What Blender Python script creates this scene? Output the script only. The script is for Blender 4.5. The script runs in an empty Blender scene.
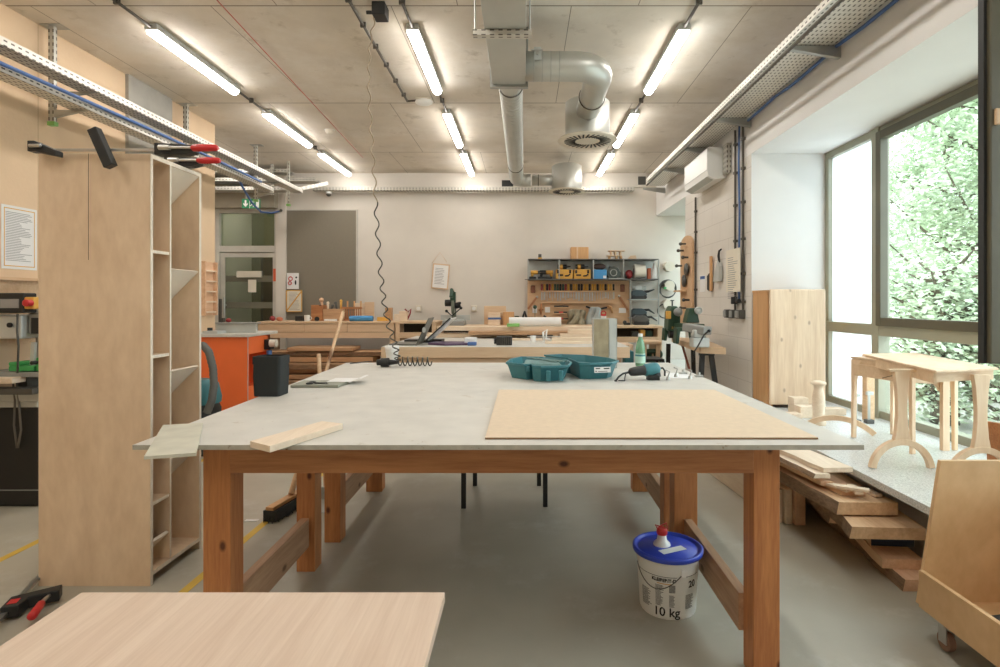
import bpy, bmesh, math, random
from math import sin, cos, pi, radians as R
from mathutils import Vector, Matrix

# ---------------------------------------------------------------- camera, world, exposure
EYE = 1.35          # camera height
FP = 560.0          # focal length in pixels of the 1000 px wide frame
scene = bpy.context.scene
C = scene.collection
cam = bpy.data.cameras.new('camera')
cam.sensor_width = 36.0
cam.lens = FP * 36.0 / 1000.0
cam.shift_x = -0.024
cam.shift_y = -0.0315
cam.clip_start = 0.05
cam.clip_end = 300
camo = bpy.data.objects.new('camera', cam)
camo.location = (0, 0, EYE)
camo.rotation_euler = (R(90), 0, 0)
C.objects.link(camo)
scene.camera = camo

world = bpy.data.worlds.new('overcast_sky')
scene.world = world
world.use_nodes = True
wn = world.node_tree
bg = wn.nodes['Background']
bg.inputs['Color'].default_value = (0.82, 0.92, 1.0, 1)
bg.inputs['Strength'].default_value = 6.0
LAMP = 27.0         # emission strength of the fluorescent diffusers
scene.view_settings.view_transform = 'Standard'
scene.view_settings.look = 'None'
scene.view_settings.exposure = 0.06
scene.view_settings.gamma = 1.0
scene.view_settings.use_curve_mapping = False
try:
    scene.cycles.use_denoising = True
    scene.cycles.max_bounces = 8
    scene.cycles.diffuse_bounces = 5
    scene.cycles.transparent_max_bounces = 12
    scene.cycles.sample_clamp_indirect = 6.0
    scene.cycles.caustics_reflective = False
    scene.cycles.caustics_refractive = False
except Exception:
    pass

def P(x, y, Y):
    """a point seen at (x, y) in the photograph and standing Y metres away"""
    return Vector(((x - 524.0) * Y / FP, Y, EYE + (302.0 - y) * Y / FP))

# ---------------------------------------------------------------- materials
SAT = 0.90
def S(r, g, b):
    def f(c):
        c /= 255.0
        return c / 12.92 if c <= 0.04045 else ((c + 0.055) / 1.055) ** 2.4
    r, g, b = f(r), f(g), f(b)
    l = 0.25 * r + 0.65 * g + 0.1 * b
    return (l + (r - l) * SAT, l + (g - l) * SAT, l + (b - l) * SAT, 1.0)

def mat(name, col, rough=0.6, metal=0.0, var=0.06, scale=6.0, bump=0.0, bscale=60.0, spec=0.5, trans=0.0):
    m = bpy.data.materials.new(name)
    m.use_nodes = True
    nt = m.node_tree
    b = nt.nodes['Principled BSDF']
    c = S(*col)
    b.inputs['Roughness'].default_value = rough
    b.inputs['Metallic'].default_value = metal
    b.inputs['Specular IOR Level'].default_value = spec
    b.inputs['Transmission Weight'].default_value = trans
    tc = nt.nodes.new('ShaderNodeTexCoord')
    nz = nt.nodes.new('ShaderNodeTexNoise')
    nz.inputs['Scale'].default_value = scale
    nz.inputs['Detail'].default_value = 5
    nt.links.new(tc.outputs['Object'], nz.inputs['Vector'])
    rp = nt.nodes.new('ShaderNodeValToRGB')
    rp.color_ramp.elements[0].position = 0.3
    rp.color_ramp.elements[1].position = 0.7
    rp.color_ramp.elements[0].color = (c[0] * (1 - var), c[1] * (1 - var), c[2] * (1 - var), 1)
    rp.color_ramp.elements[1].color = (min(1, c[0] * (1 + var)), min(1, c[1] * (1 + var)), min(1, c[2] * (1 + var)), 1)
    nt.links.new(nz.outputs['Fac'], rp.inputs['Fac'])
    nt.links.new(rp.outputs['Color'], b.inputs['Base Color'])
    if bump:
        n2 = nt.nodes.new('ShaderNodeTexNoise')
        n2.inputs['Scale'].default_value = bscale
        nt.links.new(tc.outputs['Object'], n2.inputs['Vector'])
        bp = nt.nodes.new('ShaderNodeBump')
        bp.inputs['Strength'].default_value = bump
        bp.inputs['Distance'].default_value = 0.01
        nt.links.new(n2.outputs['Fac'], bp.inputs['Height'])
        nt.links.new(bp.outputs['Normal'], b.inputs['Normal'])
    return m

def wood(name, c1, c2, axis='x', grain=14.0, stretch=9.0, rough=0.55, knots=0.0, kc=(96, 60, 36), flat='y'):
    """two-tone grain running along one axis, with optional knots"""
    m = bpy.data.materials.new(name)
    m.use_nodes = True
    nt = m.node_tree
    L = nt.links
    b = nt.nodes['Principled BSDF']
    b.inputs['Roughness'].default_value = rough
    tc = nt.nodes.new('ShaderNodeTexCoord')
    mp = nt.nodes.new('ShaderNodeMapping')
    s = {'x': (1 / stretch, 1, 1), 'y': (1, 1 / stretch, 1), 'z': (1, 1, 1 / stretch)}[axis]
    mp.inputs['Scale'].default_value = s
    L.new(tc.outputs['Object'], mp.inputs['Vector'])
    n1 = nt.nodes.new('ShaderNodeTexNoise')
    n1.inputs['Scale'].default_value = grain
    n1.inputs['Detail'].default_value = 8
    n1.inputs['Roughness'].default_value = 0.65
    n1.inputs['Distortion'].default_value = 0.6
    L.new(mp.outputs['Vector'], n1.inputs['Vector'])
    n2 = nt.nodes.new('ShaderNodeTexNoise')
    n2.inputs['Scale'].default_value = grain * 7
    n2.inputs['Detail'].default_value = 3
    L.new(mp.outputs['Vector'], n2.inputs['Vector'])
    ad = nt.nodes.new('ShaderNodeMix')
    ad.data_type = 'FLOAT'
    ad.inputs[0].default_value = 0.3
    L.new(n1.outputs['Fac'], ad.inputs[2])
    L.new(n2.outputs['Fac'], ad.inputs[3])
    rp = nt.nodes.new('ShaderNodeValToRGB')
    rp.color_ramp.elements[0].position = 0.36
    rp.color_ramp.elements[1].position = 0.64
    rp.color_ramp.elements[0].color = S(*c1)
    rp.color_ramp.elements[1].color = S(*c2)
    L.new(ad.outputs[0], rp.inputs['Fac'])
    out = rp.outputs['Color']
    if knots:
        vo = nt.nodes.new('ShaderNodeTexVoronoi')
        vo.inputs['Scale'].default_value = knots
        vo.voronoi_dimensions = '2D'
        mk = nt.nodes.new('ShaderNodeSeparateXYZ')
        cb = nt.nodes.new('ShaderNodeCombineXYZ')
        L.new(tc.outputs['Object'], mk.inputs[0])
        for k_, a_ in enumerate([q_ for q_ in 'xyz' if q_ != flat]):
            ml = nt.nodes.new('ShaderNodeMath')
            ml.operation = 'MULTIPLY'
            ml.inputs[1].default_value = 0.6 if a_ == axis else 1.0
            L.new(mk.outputs['xyz'.index(a_)], ml.inputs[0])
            L.new(ml.outputs[0], cb.inputs[k_])
        L.new(cb.outputs[0], vo.inputs['Vector'])
        kr = nt.nodes.new('ShaderNodeValToRGB')
        kr.color_ramp.elements[0].position = 0.03
        kr.color_ramp.elements[1].position = 0.075
        kr.color_ramp.elements[0].color = (1, 1, 1, 1)
        kr.color_ramp.elements[1].color = (0, 0, 0, 1)
        L.new(vo.outputs['Distance'], kr.inputs['Fac'])
        mx = nt.nodes.new('ShaderNodeMix')
        mx.data_type = 'RGBA'
        L.new(kr.outputs['Color'], mx.inputs[0])
        L.new(out, mx.inputs[6])
        mx.inputs[7].default_value = S(*kc)
        out = mx.outputs[2]
    L.new(out, b.inputs['Base Color'])
    return m

def glass_mat(name, col, alpha):
    """thin pane: part clear, part glossy / tinted"""
    m = bpy.data.materials.new(name)
    m.use_nodes = True
    nt = m.node_tree
    nt.nodes.clear()
    o = nt.nodes.new('ShaderNodeOutputMaterial')
    t = nt.nodes.new('ShaderNodeBsdfTransparent')
    t.inputs['Color'].default_value = col
    g = nt.nodes.new('ShaderNodeBsdfGlossy')
    g.inputs['Roughness'].default_value = 0.03
    mx = nt.nodes.new('ShaderNodeMixShader')
    mx.inputs[0].default_value = alpha
    nt.links.new(t.outputs[0], mx.inputs[1])
    nt.links.new(g.outputs[0], mx.inputs[2])
    nt.links.new(mx.outputs[0], o.inputs['Surface'])
    return m

def frosted_mat(name):
    m = bpy.data.materials.new(name)
    m.use_nodes = True
    nt = m.node_tree
    nt.nodes.clear()
    o = nt.nodes.new('ShaderNodeOutputMaterial')
    t = nt.nodes.new('ShaderNodeBsdfTranslucent')
    t.inputs['Color'].default_value = (0.93, 0.96, 0.97, 1)
    d = nt.nodes.new('ShaderNodeBsdfDiffuse')
    d.inputs['Color'].default_value = (0.85, 0.9, 0.92, 1)
    mx = nt.nodes.new('ShaderNodeMixShader')
    mx.inputs[0].default_value = 0.12
    nt.links.new(t.outputs[0], mx.inputs[1])
    nt.links.new(d.outputs[0], mx.inputs[2])
    nt.links.new(mx.outputs[0], o.inputs['Surface'])
    return m

def emit_mat(name, col, strength):
    m = bpy.data.materials.new(name)
    m.use_nodes = True
    b = m.node_tree.nodes['Principled BSDF']
    b.inputs['Base Color'].default_value = (0.9, 0.9, 0.9, 1)
    b.inputs['Emission Color'].default_value = col
    b.inputs['Emission Strength'].default_value = strength
    return m

def perforated(name, col, axis='y', pitch=0.03, rough=0.45):
    """galvanised strip with rows of dark slots"""
    m = mat(name, col, rough, 0.35, 0.05, 8)
    nt = m.node_tree
    L = nt.links
    b = nt.nodes['Principled BSDF']
    src = b.inputs['Base Color'].links[0].from_socket
    tc = nt.nodes.new('ShaderNodeTexCoord')
    sp = nt.nodes.new('ShaderNodeSeparateXYZ')
    L.new(tc.outputs['Object'], sp.inputs[0])
    def mth(op, a, v=None, c=None):
        n = nt.nodes.new('ShaderNodeMath')
        n.operation = op
        if hasattr(a, 'links'):
            L.new(a, n.inputs[0])
        else:
            n.inputs[0].default_value = a
        if v is not None:
            if hasattr(v, 'links'):
                L.new(v, n.inputs[1])
            else:
                n.inputs[1].default_value = v
        return n.outputs[0]
    along = sp.outputs[{'x': 0, 'y': 1, 'z': 2}[axis]]
    o1, o2 = [sp.outputs[i] for i in range(3) if i != {'x': 0, 'y': 1, 'z': 2}[axis]]
    a = mth('LESS_THAN', mth('FRACT', mth('MULTIPLY', along, 1 / pitch)), 0.5)
    across = mth('ADD', o1, o2)
    c = mth('LESS_THAN', mth('ABSOLUTE', mth('SUBTRACT', mth('FRACT', mth('MULTIPLY', across, 1 / 0.03)), 0.5)), 0.17)
    k = mth('MULTIPLY', a, c)
    mx = nt.nodes.new('ShaderNodeMix')
    mx.data_type = 'RGBA'
    L.new(k, mx.inputs[0])
    L.new(src, mx.inputs[6])
    mx.inputs[7].default_value = S(104, 100, 92)
    L.new(mx.outputs[2], b.inputs['Base Color'])
    return m

M = {}
M['wall'] = mat('white_wall_paint', (220, 213, 202), 0.85, var=0.03, scale=3, bump=0.1, bscale=120)
M['wallr'] = mat('white_block_paint', (226, 224, 220), 0.85, var=0.02, scale=3)
M['floor'] = mat('polished_concrete_floor', (176, 172, 156), 0.42, var=0.12, scale=1.6, bump=0.04, bscale=90)
M['osb'] = wood('chipboard_wall_panel', (226, 196, 158), (236, 208, 172), 'z', 30, 1.2, 0.8)
M['ply'] = wood('birch_plywood', (220, 190, 154), (238, 212, 178), 'z', 4, 2.5, 0.6)
M['plyh'] = wood('birch_plywood_cross_grain', (210, 180, 144), (230, 204, 170), 'x', 5, 3, 0.6)
M['plyedge'] = wood('pale_plywood_edge', (214, 200, 178), (232, 220, 202), 'z', 60, 4, 0.7)
M['pine'] = wood('orange_pine', (170, 100, 48), (208, 138, 74), 'z', 16, 12, 0.5, 5.0, (96, 46, 20))
M['pinex'] = wood('orange_pine_rail', (166, 102, 54), (202, 138, 82), 'x', 16, 12, 0.5, 5.0, (88, 42, 20))
M['piney'] = wood('brown_pine_rail', (164, 122, 88), (200, 158, 120), 'y', 16, 12, 0.55, 4.0, (110, 70, 40), 'x')
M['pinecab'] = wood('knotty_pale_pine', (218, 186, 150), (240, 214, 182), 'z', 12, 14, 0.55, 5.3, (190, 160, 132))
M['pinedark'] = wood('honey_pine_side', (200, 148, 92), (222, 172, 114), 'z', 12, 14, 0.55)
M['beech'] = wood('beech_front', (210, 176, 136), (228, 198, 160), 'x', 10, 9, 0.5)
M['beechz'] = wood('steamed_beech', (222, 188, 148), (240, 212, 178), 'z', 10, 9, 0.5)
M['plyb'] = wood('amber_plywood', (206, 164, 112), (224, 186, 134), 'z', 3, 1.5, 0.5)
M['bench'] = wood('bench_board', (214, 180, 142), (226, 196, 158), 'x', 12, 10, 0.6)
M['paleb'] = wood('pale_sawn_wood', (222, 200, 172), (240, 222, 198), 'y', 14, 10, 0.65)
M['palex'] = wood('pale_sawn_wood_long', (222, 196, 164), (242, 222, 196), 'x', 14, 10, 0.65)
M['veneer'] = wood('oak_veneer', (206, 180, 156), (222, 200, 178), 'y', 26, 26, 0.5)
M['oak'] = wood('sawn_oak', (204, 164, 122), (232, 198, 156), 'y', 12, 10, 0.65, 3.0, (130, 92, 60), 'z')
M['reddish'] = wood('reddish_board', (214, 166, 126), (236, 196, 158), 'y', 14, 10, 0.65)
M['bark'] = wood('waney_bark_edge', (112, 90, 68), (166, 136, 104), 'y', 20, 4, 0.9)
M['oakx'] = wood('rough_sawn_board', (170, 128, 88), (206, 164, 120), 'x', 12, 12, 0.75)
M['barkx'] = wood('rough_dark_board_edge', (96, 72, 50), (158, 122, 86), 'x', 18, 6, 0.85)
M['mdf'] = mat('mdf_sheet', (222, 200, 170), 0.7, var=0.04, scale=40)
M['board'] = mat('brown_hardboard_edge', (150, 118, 84), 0.8)
M['peg'] = wood('tool_panel_plywood', (204, 164, 122), (222, 184, 142), 'x', 6, 4, 0.7)
M['ctop'] = mat('worn_grey_tabletop', (204, 201, 192), 0.5, var=0.07, scale=7, bump=0.03)
M['ctopedge'] = mat('grey_top_edge', (176, 172, 158), 0.7, var=0.12, scale=30)
M['terrazzo'] = mat('pale_terrazzo_sill', (206, 208, 204), 0.35, var=0.22, scale=110)
M['galv'] = mat('galvanised_steel', (176, 178, 174), 0.38, 0.75, var=0.1, scale=5)
M['duct'] = mat('galvanised_duct', (196, 197, 190), 0.42, 0.55, var=0.05, scale=4)
M['steel'] = mat('bare_steel', (190, 190, 186), 0.3, 0.9)
M['perfy'] = perforated('perforated_tray', (222, 218, 208), 'y', 0.05)
M['perfx'] = perforated('perforated_tray_cross', (206, 202, 192), 'x', 0.05)
M['perfz'] = perforated('perforated_strut', (190, 188, 178), 'z', 0.05)
M['black'] = mat('black_plastic', (34, 36, 36), 0.5)
M['blackf'] = mat('black_fabric', (40, 44, 44), 0.9, bump=0.2, bscale=300)
M['dark'] = mat('dark_conduit', (84, 78, 68), 0.55)
M['shade_and_marks'] = mat('painted_shade_and_marks', (60, 52, 44), 0.9)  # painted shade for the bench backs, also used for cracks and grain marks
M['white'] = mat('white_plastic', (236, 236, 232), 0.4, var=0.01)
M['cream'] = mat('cream_plastic', (222, 214, 196), 0.5, var=0.02)
M['paper'] = mat('white_paper', (232, 232, 230), 0.8, var=0.01)
M['papery'] = mat('cream_paper', (230, 222, 202), 0.8, var=0.02)
M['ink'] = mat('grey_print', (150, 150, 150), 0.8)
M['inkd'] = mat('black_print', (40, 40, 42), 0.8)
M['orange'] = mat('orange_laminate', (252, 112, 30), 0.5, var=0.03)
M['red'] = mat('red_plastic', (206, 30, 34), 0.35)
M['darkred'] = mat('dark_red_plastic', (150, 40, 44), 0.4)
M['blue'] = mat('blue_plastic', (46, 74, 200), 0.35, var=0.02)
M['cableb'] = mat('blue_cable', (70, 108, 168), 0.5)
M['skyblue'] = mat('bright_blue_box', (62, 148, 206), 0.6)
M['teal'] = mat('teal_plastic', (48, 122, 132), 0.45, var=0.05)
M['teald'] = mat('dusty_teal_interior', (104, 140, 138), 0.8, var=0.18, scale=30)
M['yellow'] = mat('yellow_plastic', (226, 168, 50), 0.5)
M['yline'] = mat('yellow_floor_tape', (214, 176, 40), 0.6)
M['green'] = mat('green_plastic', (50, 168, 84), 0.5)
M['lime'] = mat('lime_tape', (126, 190, 96), 0.5)
M['dgreen'] = mat('dark_green_enamel', (44, 78, 58), 0.4)
M['signg'] = mat('sign_green', (24, 140, 90), 0.5)
M['greym'] = mat('grey_machine_paint', (150, 152, 148), 0.45)
M['lgrey'] = mat('light_grey_metal', (196, 200, 196), 0.4, 0.2)
M['dgrey'] = mat('dark_grey_metal', (88, 88, 84), 0.45, 0.3)
M['frame'] = mat('olive_grey_window_frame', (156, 156, 136), 0.45, 0.1, var=0.04)
M['framed'] = mat('dark_window_frame', (92, 88, 70), 0.45, 0.1)
M['doorfr'] = mat('white_door_frame', (204, 200, 190), 0.5)
M['pin'] = mat('taupe_felt_board', (134, 126, 110), 0.95, var=0.05, scale=90)
M['purple'] = mat('purple_folder', (98, 76, 104), 0.6)
M['laptop'] = mat('grey_laptop', (104, 104, 96), 0.4, 0.3)
M['skin'] = mat('pale_screen', (220, 222, 222), 0.3)  # plain pale colour of the monitor screen, not emissive
M['cloth'] = mat('olive_canvas', (150, 142, 118), 0.95, var=0.12, scale=20)
M['clothb'] = mat('pale_blue_cloth', (170, 180, 180), 0.95, var=0.1, scale=20)
M['clear'] = glass_mat('clear_window_glass', (0.94, 0.97, 0.95, 1), 0.06)
M['tint'] = glass_mat('dark_tinted_glass', (0.80, 0.85, 0.74, 1), 0.08)
M['frost'] = frosted_mat('frosted_window_glass')
M['bottleg'] = mat('green_bottle_plastic', (150, 216, 168), 0.15, var=0.03, trans=0.55)
M['lampon'] = emit_mat('lit_diffuser', (1.0, 0.96, 0.91, 1), LAMP)
M['corr'] = mat('corridor_grey_green', (120, 126, 100), 0.8)
M['leaf'] = mat('tree_leaves', (200, 214, 184), 0.7, var=0.35, scale=1.5)
M['trunk'] = mat('tree_bark', (92, 82, 66), 0.9, var=0.2)
M['paving'] = mat('pale_paving', (196, 192, 184), 0.9, var=0.06, scale=2)

# frosted stains on the worktop
def stain(m, col, scale, lo, hi):
    nt = m.node_tree
    b = nt.nodes['Principled BSDF']
    src = b.inputs['Base Color'].links[0].from_socket
    tc = nt.nodes.new('ShaderNodeTexCoord')
    nz = nt.nodes.new('ShaderNodeTexNoise')
    nz.inputs['Scale'].default_value = scale
    nz.inputs['Detail'].default_value = 6
    nz.inputs['Roughness'].default_value = 0.7
    nt.links.new(tc.outputs['Object'], nz.inputs['Vector'])
    rp = nt.nodes.new('ShaderNodeValToRGB')
    rp.color_ramp.elements[0].position = lo
    rp.color_ramp.elements[1].position = hi
    rp.color_ramp.elements[0].color = (0, 0, 0, 1)
    rp.color_ramp.elements[1].color = (1, 1, 1, 1)
    nt.links.new(nz.outputs['Fac'], rp.inputs['Fac'])
    mx = nt.nodes.new('ShaderNodeMix')
    mx.data_type = 'RGBA'
    nt.links.new(rp.outputs['Color'], mx.inputs[0])
    nt.links.new(src, mx.inputs[6])
    mx.inputs[7].default_value = S(*col)
    nt.links.new(mx.outputs[2], b.inputs['Base Color'])
stain(M['ctop'], (172, 158, 134), 9, 0.62, 0.74)
stain(M['ctop'], (150, 118, 88), 38, 0.69, 0.72)
stain(M['ctopedge'], (120, 84, 44), 26, 0.6, 0.7)
stain(M['floor'], (190, 190, 180), 2.3, 0.55, 0.75)
stain(M['terrazzo'], (150, 152, 148), 160, 0.55, 0.62)

def line_mat(name, base, seam, ax, pitch, off, width, ax2=None, pitch2=1, width2=0.01, shift=0.0, rough=0.85, var=0.05, blot=None):
    """plain surface with thin joint lines at a regular pitch on one or two axes"""
    m = mat(name, base, rough, var=var, scale=2.5, bump=0.12, bscale=40)
    if blot:
        stain(m, blot, 1.3, 0.5, 0.75)
    nt = m.node_tree
    L = nt.links
    b = nt.nodes['Principled BSDF']
    src = b.inputs['Base Color'].links[0].from_socket
    tc = nt.nodes.new('ShaderNodeTexCoord')
    sp = nt.nodes.new('ShaderNodeSeparateXYZ')
    L.new(tc.outputs['Object'], sp.inputs[0])
    def n(op, a, v):
        k = nt.nodes.new('ShaderNodeMath')
        k.operation = op
        for i, q in enumerate((a, v)):
            if hasattr(q, 'links'):
                L.new(q, k.inputs[i])
            else:
                k.inputs[i].default_value = q
        return k.outputs[0]
    ax_i = 'xyz'.index(ax)
    q = n('MULTIPLY', n('SUBTRACT', sp.outputs[ax_i], off), 1 / pitch)
    f = n('FRACT', q, 0)
    k = n('LESS_THAN', f, width / pitch)
    if ax2:
        row = n('MULTIPLY', n('FLOOR', q, 0), shift)
        f2 = n('FRACT', n('ADD', n('MULTIPLY', sp.outputs['xyz'.index(ax2)], 1 / pitch2), row), 0)
        k = n('MAXIMUM', k, n('LESS_THAN', f2, width2 / pitch2))
    mx = nt.nodes.new('ShaderNodeMix')
    mx.data_type = 'RGBA'
    L.new(k, mx.inputs[0])
    L.new(src, mx.inputs[6])
    mx.inputs[7].default_value = S(*seam)
    L.new(mx.outputs[2], b.inputs['Base Color'])
    return m
M['ceil'] = line_mat('board_marked_concrete', (222, 212, 196), (150, 138, 120), 'y', 1.88, 0.08, 0.014, 'x', 1.24, 0.006, 0.37, var=0.08, blot=(236, 230, 220))
stain(M['ceil'], (176, 162, 140), 3.5, 0.58, 0.8)
M['block'] = line_mat('painted_blockwork', (222, 217, 208), (202, 196, 186), 'z', 0.2, 0.0, 0.006, 'y', 0.5, 0.006, 0.5, var=0.02)
M['osbw'] = line_mat('chipboard_cladding', (226, 196, 158), (196, 164, 126), 'y', 1.25, 0.35, 0.006, var=0.05)

# ---------------------------------------------------------------- mesh building
class MB:
    def __init__(s):
        s.v = []; s.f = []; s.m = []; s.sm = []
        s.T = Matrix.Identity(4)
    def add(s, vs, fs, mi=0, smooth=False):
        o = len(s.v)
        s.v += [s.T @ Vector(v) for v in vs]
        for f in fs:
            s.f.append([i + o for i in f]); s.m.append(mi); s.sm.append(smooth)
        return s
    def box(s, x0, x1, y0, y1, z0, z1, mi=0):
        vs = [(x0, y0, z0), (x1, y0, z0), (x1, y1, z0), (x0, y1, z0), (x0, y0, z1), (x1, y0, z1), (x1, y1, z1), (x0, y1, z1)]
        return s.add(vs, [(0, 3, 2, 1), (4, 5, 6, 7), (0, 1, 5, 4), (1, 2, 6, 5), (2, 3, 7, 6), (3, 0, 4, 7)], mi)
    def hexa(s, b, t, mi=0):
        """eight corners: four below, four above, both counter-clockwise"""
        return s.add(list(b) + list(t), [(0, 3, 2, 1), (4, 5, 6, 7), (0, 1, 5, 4), (1, 2, 6, 5), (2, 3, 7, 6), (3, 0, 4, 7)], mi)
    def beam(s, p, q, w, h, up=(0, 0, 1), mi=0):
        p = Vector(p); q = Vector(q); d = (q - p).normalized(); u = Vector(up)
        if abs(d.dot(u)) > 0.98: u = Vector((0, 1, 0))
        a = d.cross(u).normalized() * (w / 2); c = a.cross(d).normalized() * (h / 2)
        b = [p - a - c, p + a - c, p + a + c, p - a + c]; t = [q - a - c, q + a - c, q + a + c, q - a + c]
        return s.add(b + t, [(0, 1, 2, 3), (4, 7, 6, 5), (0, 4, 5, 1), (1, 5, 6, 2), (2, 6, 7, 3), (3, 7, 4, 0)], mi)
    def prism(s, pts, ax, a0, a1, mi=0):
        """polygon extruded along axis ax; pts are the two other coordinates"""
        def w(p, a):
            return {'x': (a, p[0], p[1]), 'y': (p[0], a, p[1]), 'z': (p[0], p[1], a)}[ax]
        n = len(pts)
        vs = [w(p, a0) for p in pts] + [w(p, a1) for p in pts]
        fs = [tuple(range(n))[::-1], tuple(range(n, 2 * n))] + [(i, (i + 1) % n, n + (i + 1) % n, n + i) for i in range(n)]
        return s.add(vs, fs, mi)
    def cyl(s, p, q, r0, r1=None, n=20, mi=0, caps=True):
        r1 = r0 if r1 is None else r1
        p = Vector(p); q = Vector(q); d = (q - p).normalized()
        u = Vector((0, 0, 1)) if abs(d.z) < 0.9 else Vector((1, 0, 0))
        a = d.cross(u).normalized(); c = a.cross(d).normalized()
        vs = []
        for ctr, r in ((p, r0), (q, r1)):
            vs += [ctr + (a * cos(2 * pi * i / n) + c * sin(2 * pi * i / n)) * r for i in range(n)]
        s.add(vs, [(i, n + i, n + (i + 1) % n, (i + 1) % n) for i in range(n)], mi, True)
        if caps:
            s.add(vs[:n], [tuple(range(n))], mi); s.add(vs[n:], [tuple(range(n))[::-1]], mi)
        return s
    def tube(s, pts, r, n=8, mi=0, closed=False):
        pts = [Vector(p) for p in pts]
        N = len(pts); vs = []; prev = None
        rr = r if isinstance(r, (list, tuple)) else [r] * N
        for i, p in enumerate(pts):
            d = (pts[min(i + 1, N - 1)] - pts[max(i - 1, 0)])
            if closed: d = pts[(i + 1) % N] - pts[i - 1]
            d.normalize()
            if prev is None:
                u = Vector((0, 0, 1)) if abs(d.z) < 0.9 else Vector((1, 0, 0))
                a = d.cross(u).normalized()
            else:
                a = (prev - d * prev.dot(d)).normalized()
            prev = a; c = a.cross(d)
            vs += [p + (a * cos(2 * pi * k / n) + c * sin(2 * pi * k / n)) * rr[i] for k in range(n)]
        fs = []
        for i in range(N if closed else N - 1):
            j = (i + 1) % N
            fs += [(i * n + k, j * n + k, j * n + (k + 1) % n, i * n + (k + 1) % n) for k in range(n)]
        if not closed:
            fs += [tuple(range(n)), tuple(range((N - 1) * n, N * n))[::-1]]
        return s.add(vs, fs, mi, True)
    def lathe(s, prof, n=24, c=(0, 0, 0), ax='z', mi=0, smooth=True):
        vs = []
        for r, z in prof:
            for k in range(n):
                a = 2 * pi * k / n
                p = {'z': (r * cos(a), r * sin(a), z), 'y': (r * cos(a), z, r * sin(a)), 'x': (z, r * cos(a), r * sin(a))}[ax]
                vs.append((p[0] + c[0], p[1] + c[1], p[2] + c[2]))
        fs = []
        for i in range(len(prof) - 1):
            fs += [(i * n + k, i * n + (k + 1) % n, (i + 1) * n + (k + 1) % n, (i + 1) * n + k) for k in range(n)]
        s.add(vs, fs, mi, smooth)
        m = len(prof) - 1
        s.add(vs[:n], [tuple(range(n))[::-1]], mi)
        s.add(vs[m * n:], [tuple(range(n))], mi)
        return s
    def ball(s, c, r, mi=0, n=14, sq=(1, 1, 1)):
        prof = [(max(0.001, r * sin(pi * i / n)), -r * cos(pi * i / n)) for i in range(n + 1)]
        b = MB().lathe(prof, 16)
        return s.add([(v.x * sq[0] + c[0], v.y * sq[1] + c[1], v.z * sq[2] + c[2]) for v in b.v], b.f, mi, True)
    def torus(s, c, R0, r, ax='z', n=28, k=8, mi=0):
        pts = []
        for i in range(n):
            a = 2 * pi * i / n
            pts.append({'z': (c[0] + R0 * cos(a), c[1] + R0 * sin(a), c[2]), 'y': (c[0] + R0 * cos(a), c[1], c[2] + R0 * sin(a)), 'x': (c[0], c[1] + R0 * cos(a), c[2] + R0 * sin(a))}[ax])
        return s.tube(pts, r, k, mi, True)
    def text(s, string, size, loc, rot=(R(90), 0, 0), mi=0, ext=0.0004, align='CENTER', bend=None, bold=0):
        cu = bpy.data.curves.new('t', 'FONT'); cu.body = string; cu.offset = bold; cu.size = size; cu.extrude = ext; cu.align_x = align; cu.align_y = 'CENTER'
        o = bpy.data.objects.new('t', cu); C.objects.link(o)
        bpy.context.view_layer.update()
        me = bpy.data.meshes.new_from_object(o.evaluated_get(bpy.context.evaluated_depsgraph_get()))
        from mathutils import Euler
        Tm = Matrix.Translation(loc) @ Euler(rot).to_matrix().to_4x4()
        if bend:                                   # wrap around a vertical cylinder (centre, radius, middle angle)
            (cx, cy), r, a0, z0 = bend
            vs = [(cx + (r + v.co.z) * cos(a0 + v.co.x / r), cy + (r + v.co.z) * sin(a0 + v.co.x / r), z0 + v.co.y) for v in me.vertices]
        else:
            vs = [Tm @ v.co for v in me.vertices]
        fs = [tuple(p.vertices) for p in me.polygons]
        bpy.data.objects.remove(o); bpy.data.meshes.remove(me); bpy.data.curves.remove(cu)
        return s.add(vs, fs, mi)

def mesh_obj(name, mb, mats, parent=None, bev=0, org=(0, 0, 0), shift=True):
    me = bpy.data.meshes.new(name)
    o0 = Vector(org)
    me.from_pydata([v - o0 for v in mb.v] if shift else mb.v, [], mb.f)
    if not isinstance(mats, (list, tuple)): mats = [mats]
    for m in mats: me.materials.append(M[m] if isinstance(m, str) else m)
    for i, p in enumerate(me.polygons):
        p.material_index = mb.m[i]; p.use_smooth = mb.sm[i]
    bm = bmesh.new(); bm.from_mesh(me)
    bmesh.ops.recalc_face_normals(bm, faces=bm.faces[:])
    bm.to_mesh(me); bm.free()
    o = bpy.data.objects.new(name, me)
    C.objects.link(o)
    if parent: o.parent = parent
    if bev:
        b = o.modifiers.new('bevel', 'BEVEL'); b.width = bev; b.segments = 2; b.limit_method = 'ANGLE'; b.angle_limit = R(40)
    return o

def tag(o, label, cat, group=None, kind=None):
    o['label'] = label; o['category'] = cat
    if group: o['group'] = group
    if kind: o['kind'] = kind
    return o

ORG = {}; LOC = {}
def thing(name, label, cat, org=(0, 0, 0), group=None, local=False, rotz=0):
    """an Empty at the thing's base; parts are given in world coordinates unless local"""
    o = bpy.data.objects.new(name, None); C.objects.link(o)
    o.empty_display_size = 0.05
    o.location = org; o.rotation_euler = (0, 0, rotz)
    tag(o, label, cat, group)
    ORG[o.name] = Vector((0, 0, 0)) if local else Vector(org)
    return o

def part(name, mb, mats, parent, bev=0, label=None):
    org = ORG[parent.name]
    o = mesh_obj(name, mb, mats, parent, bev, org)
    ORG[o.name] = org
    if label: o['label'] = label
    return o

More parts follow.
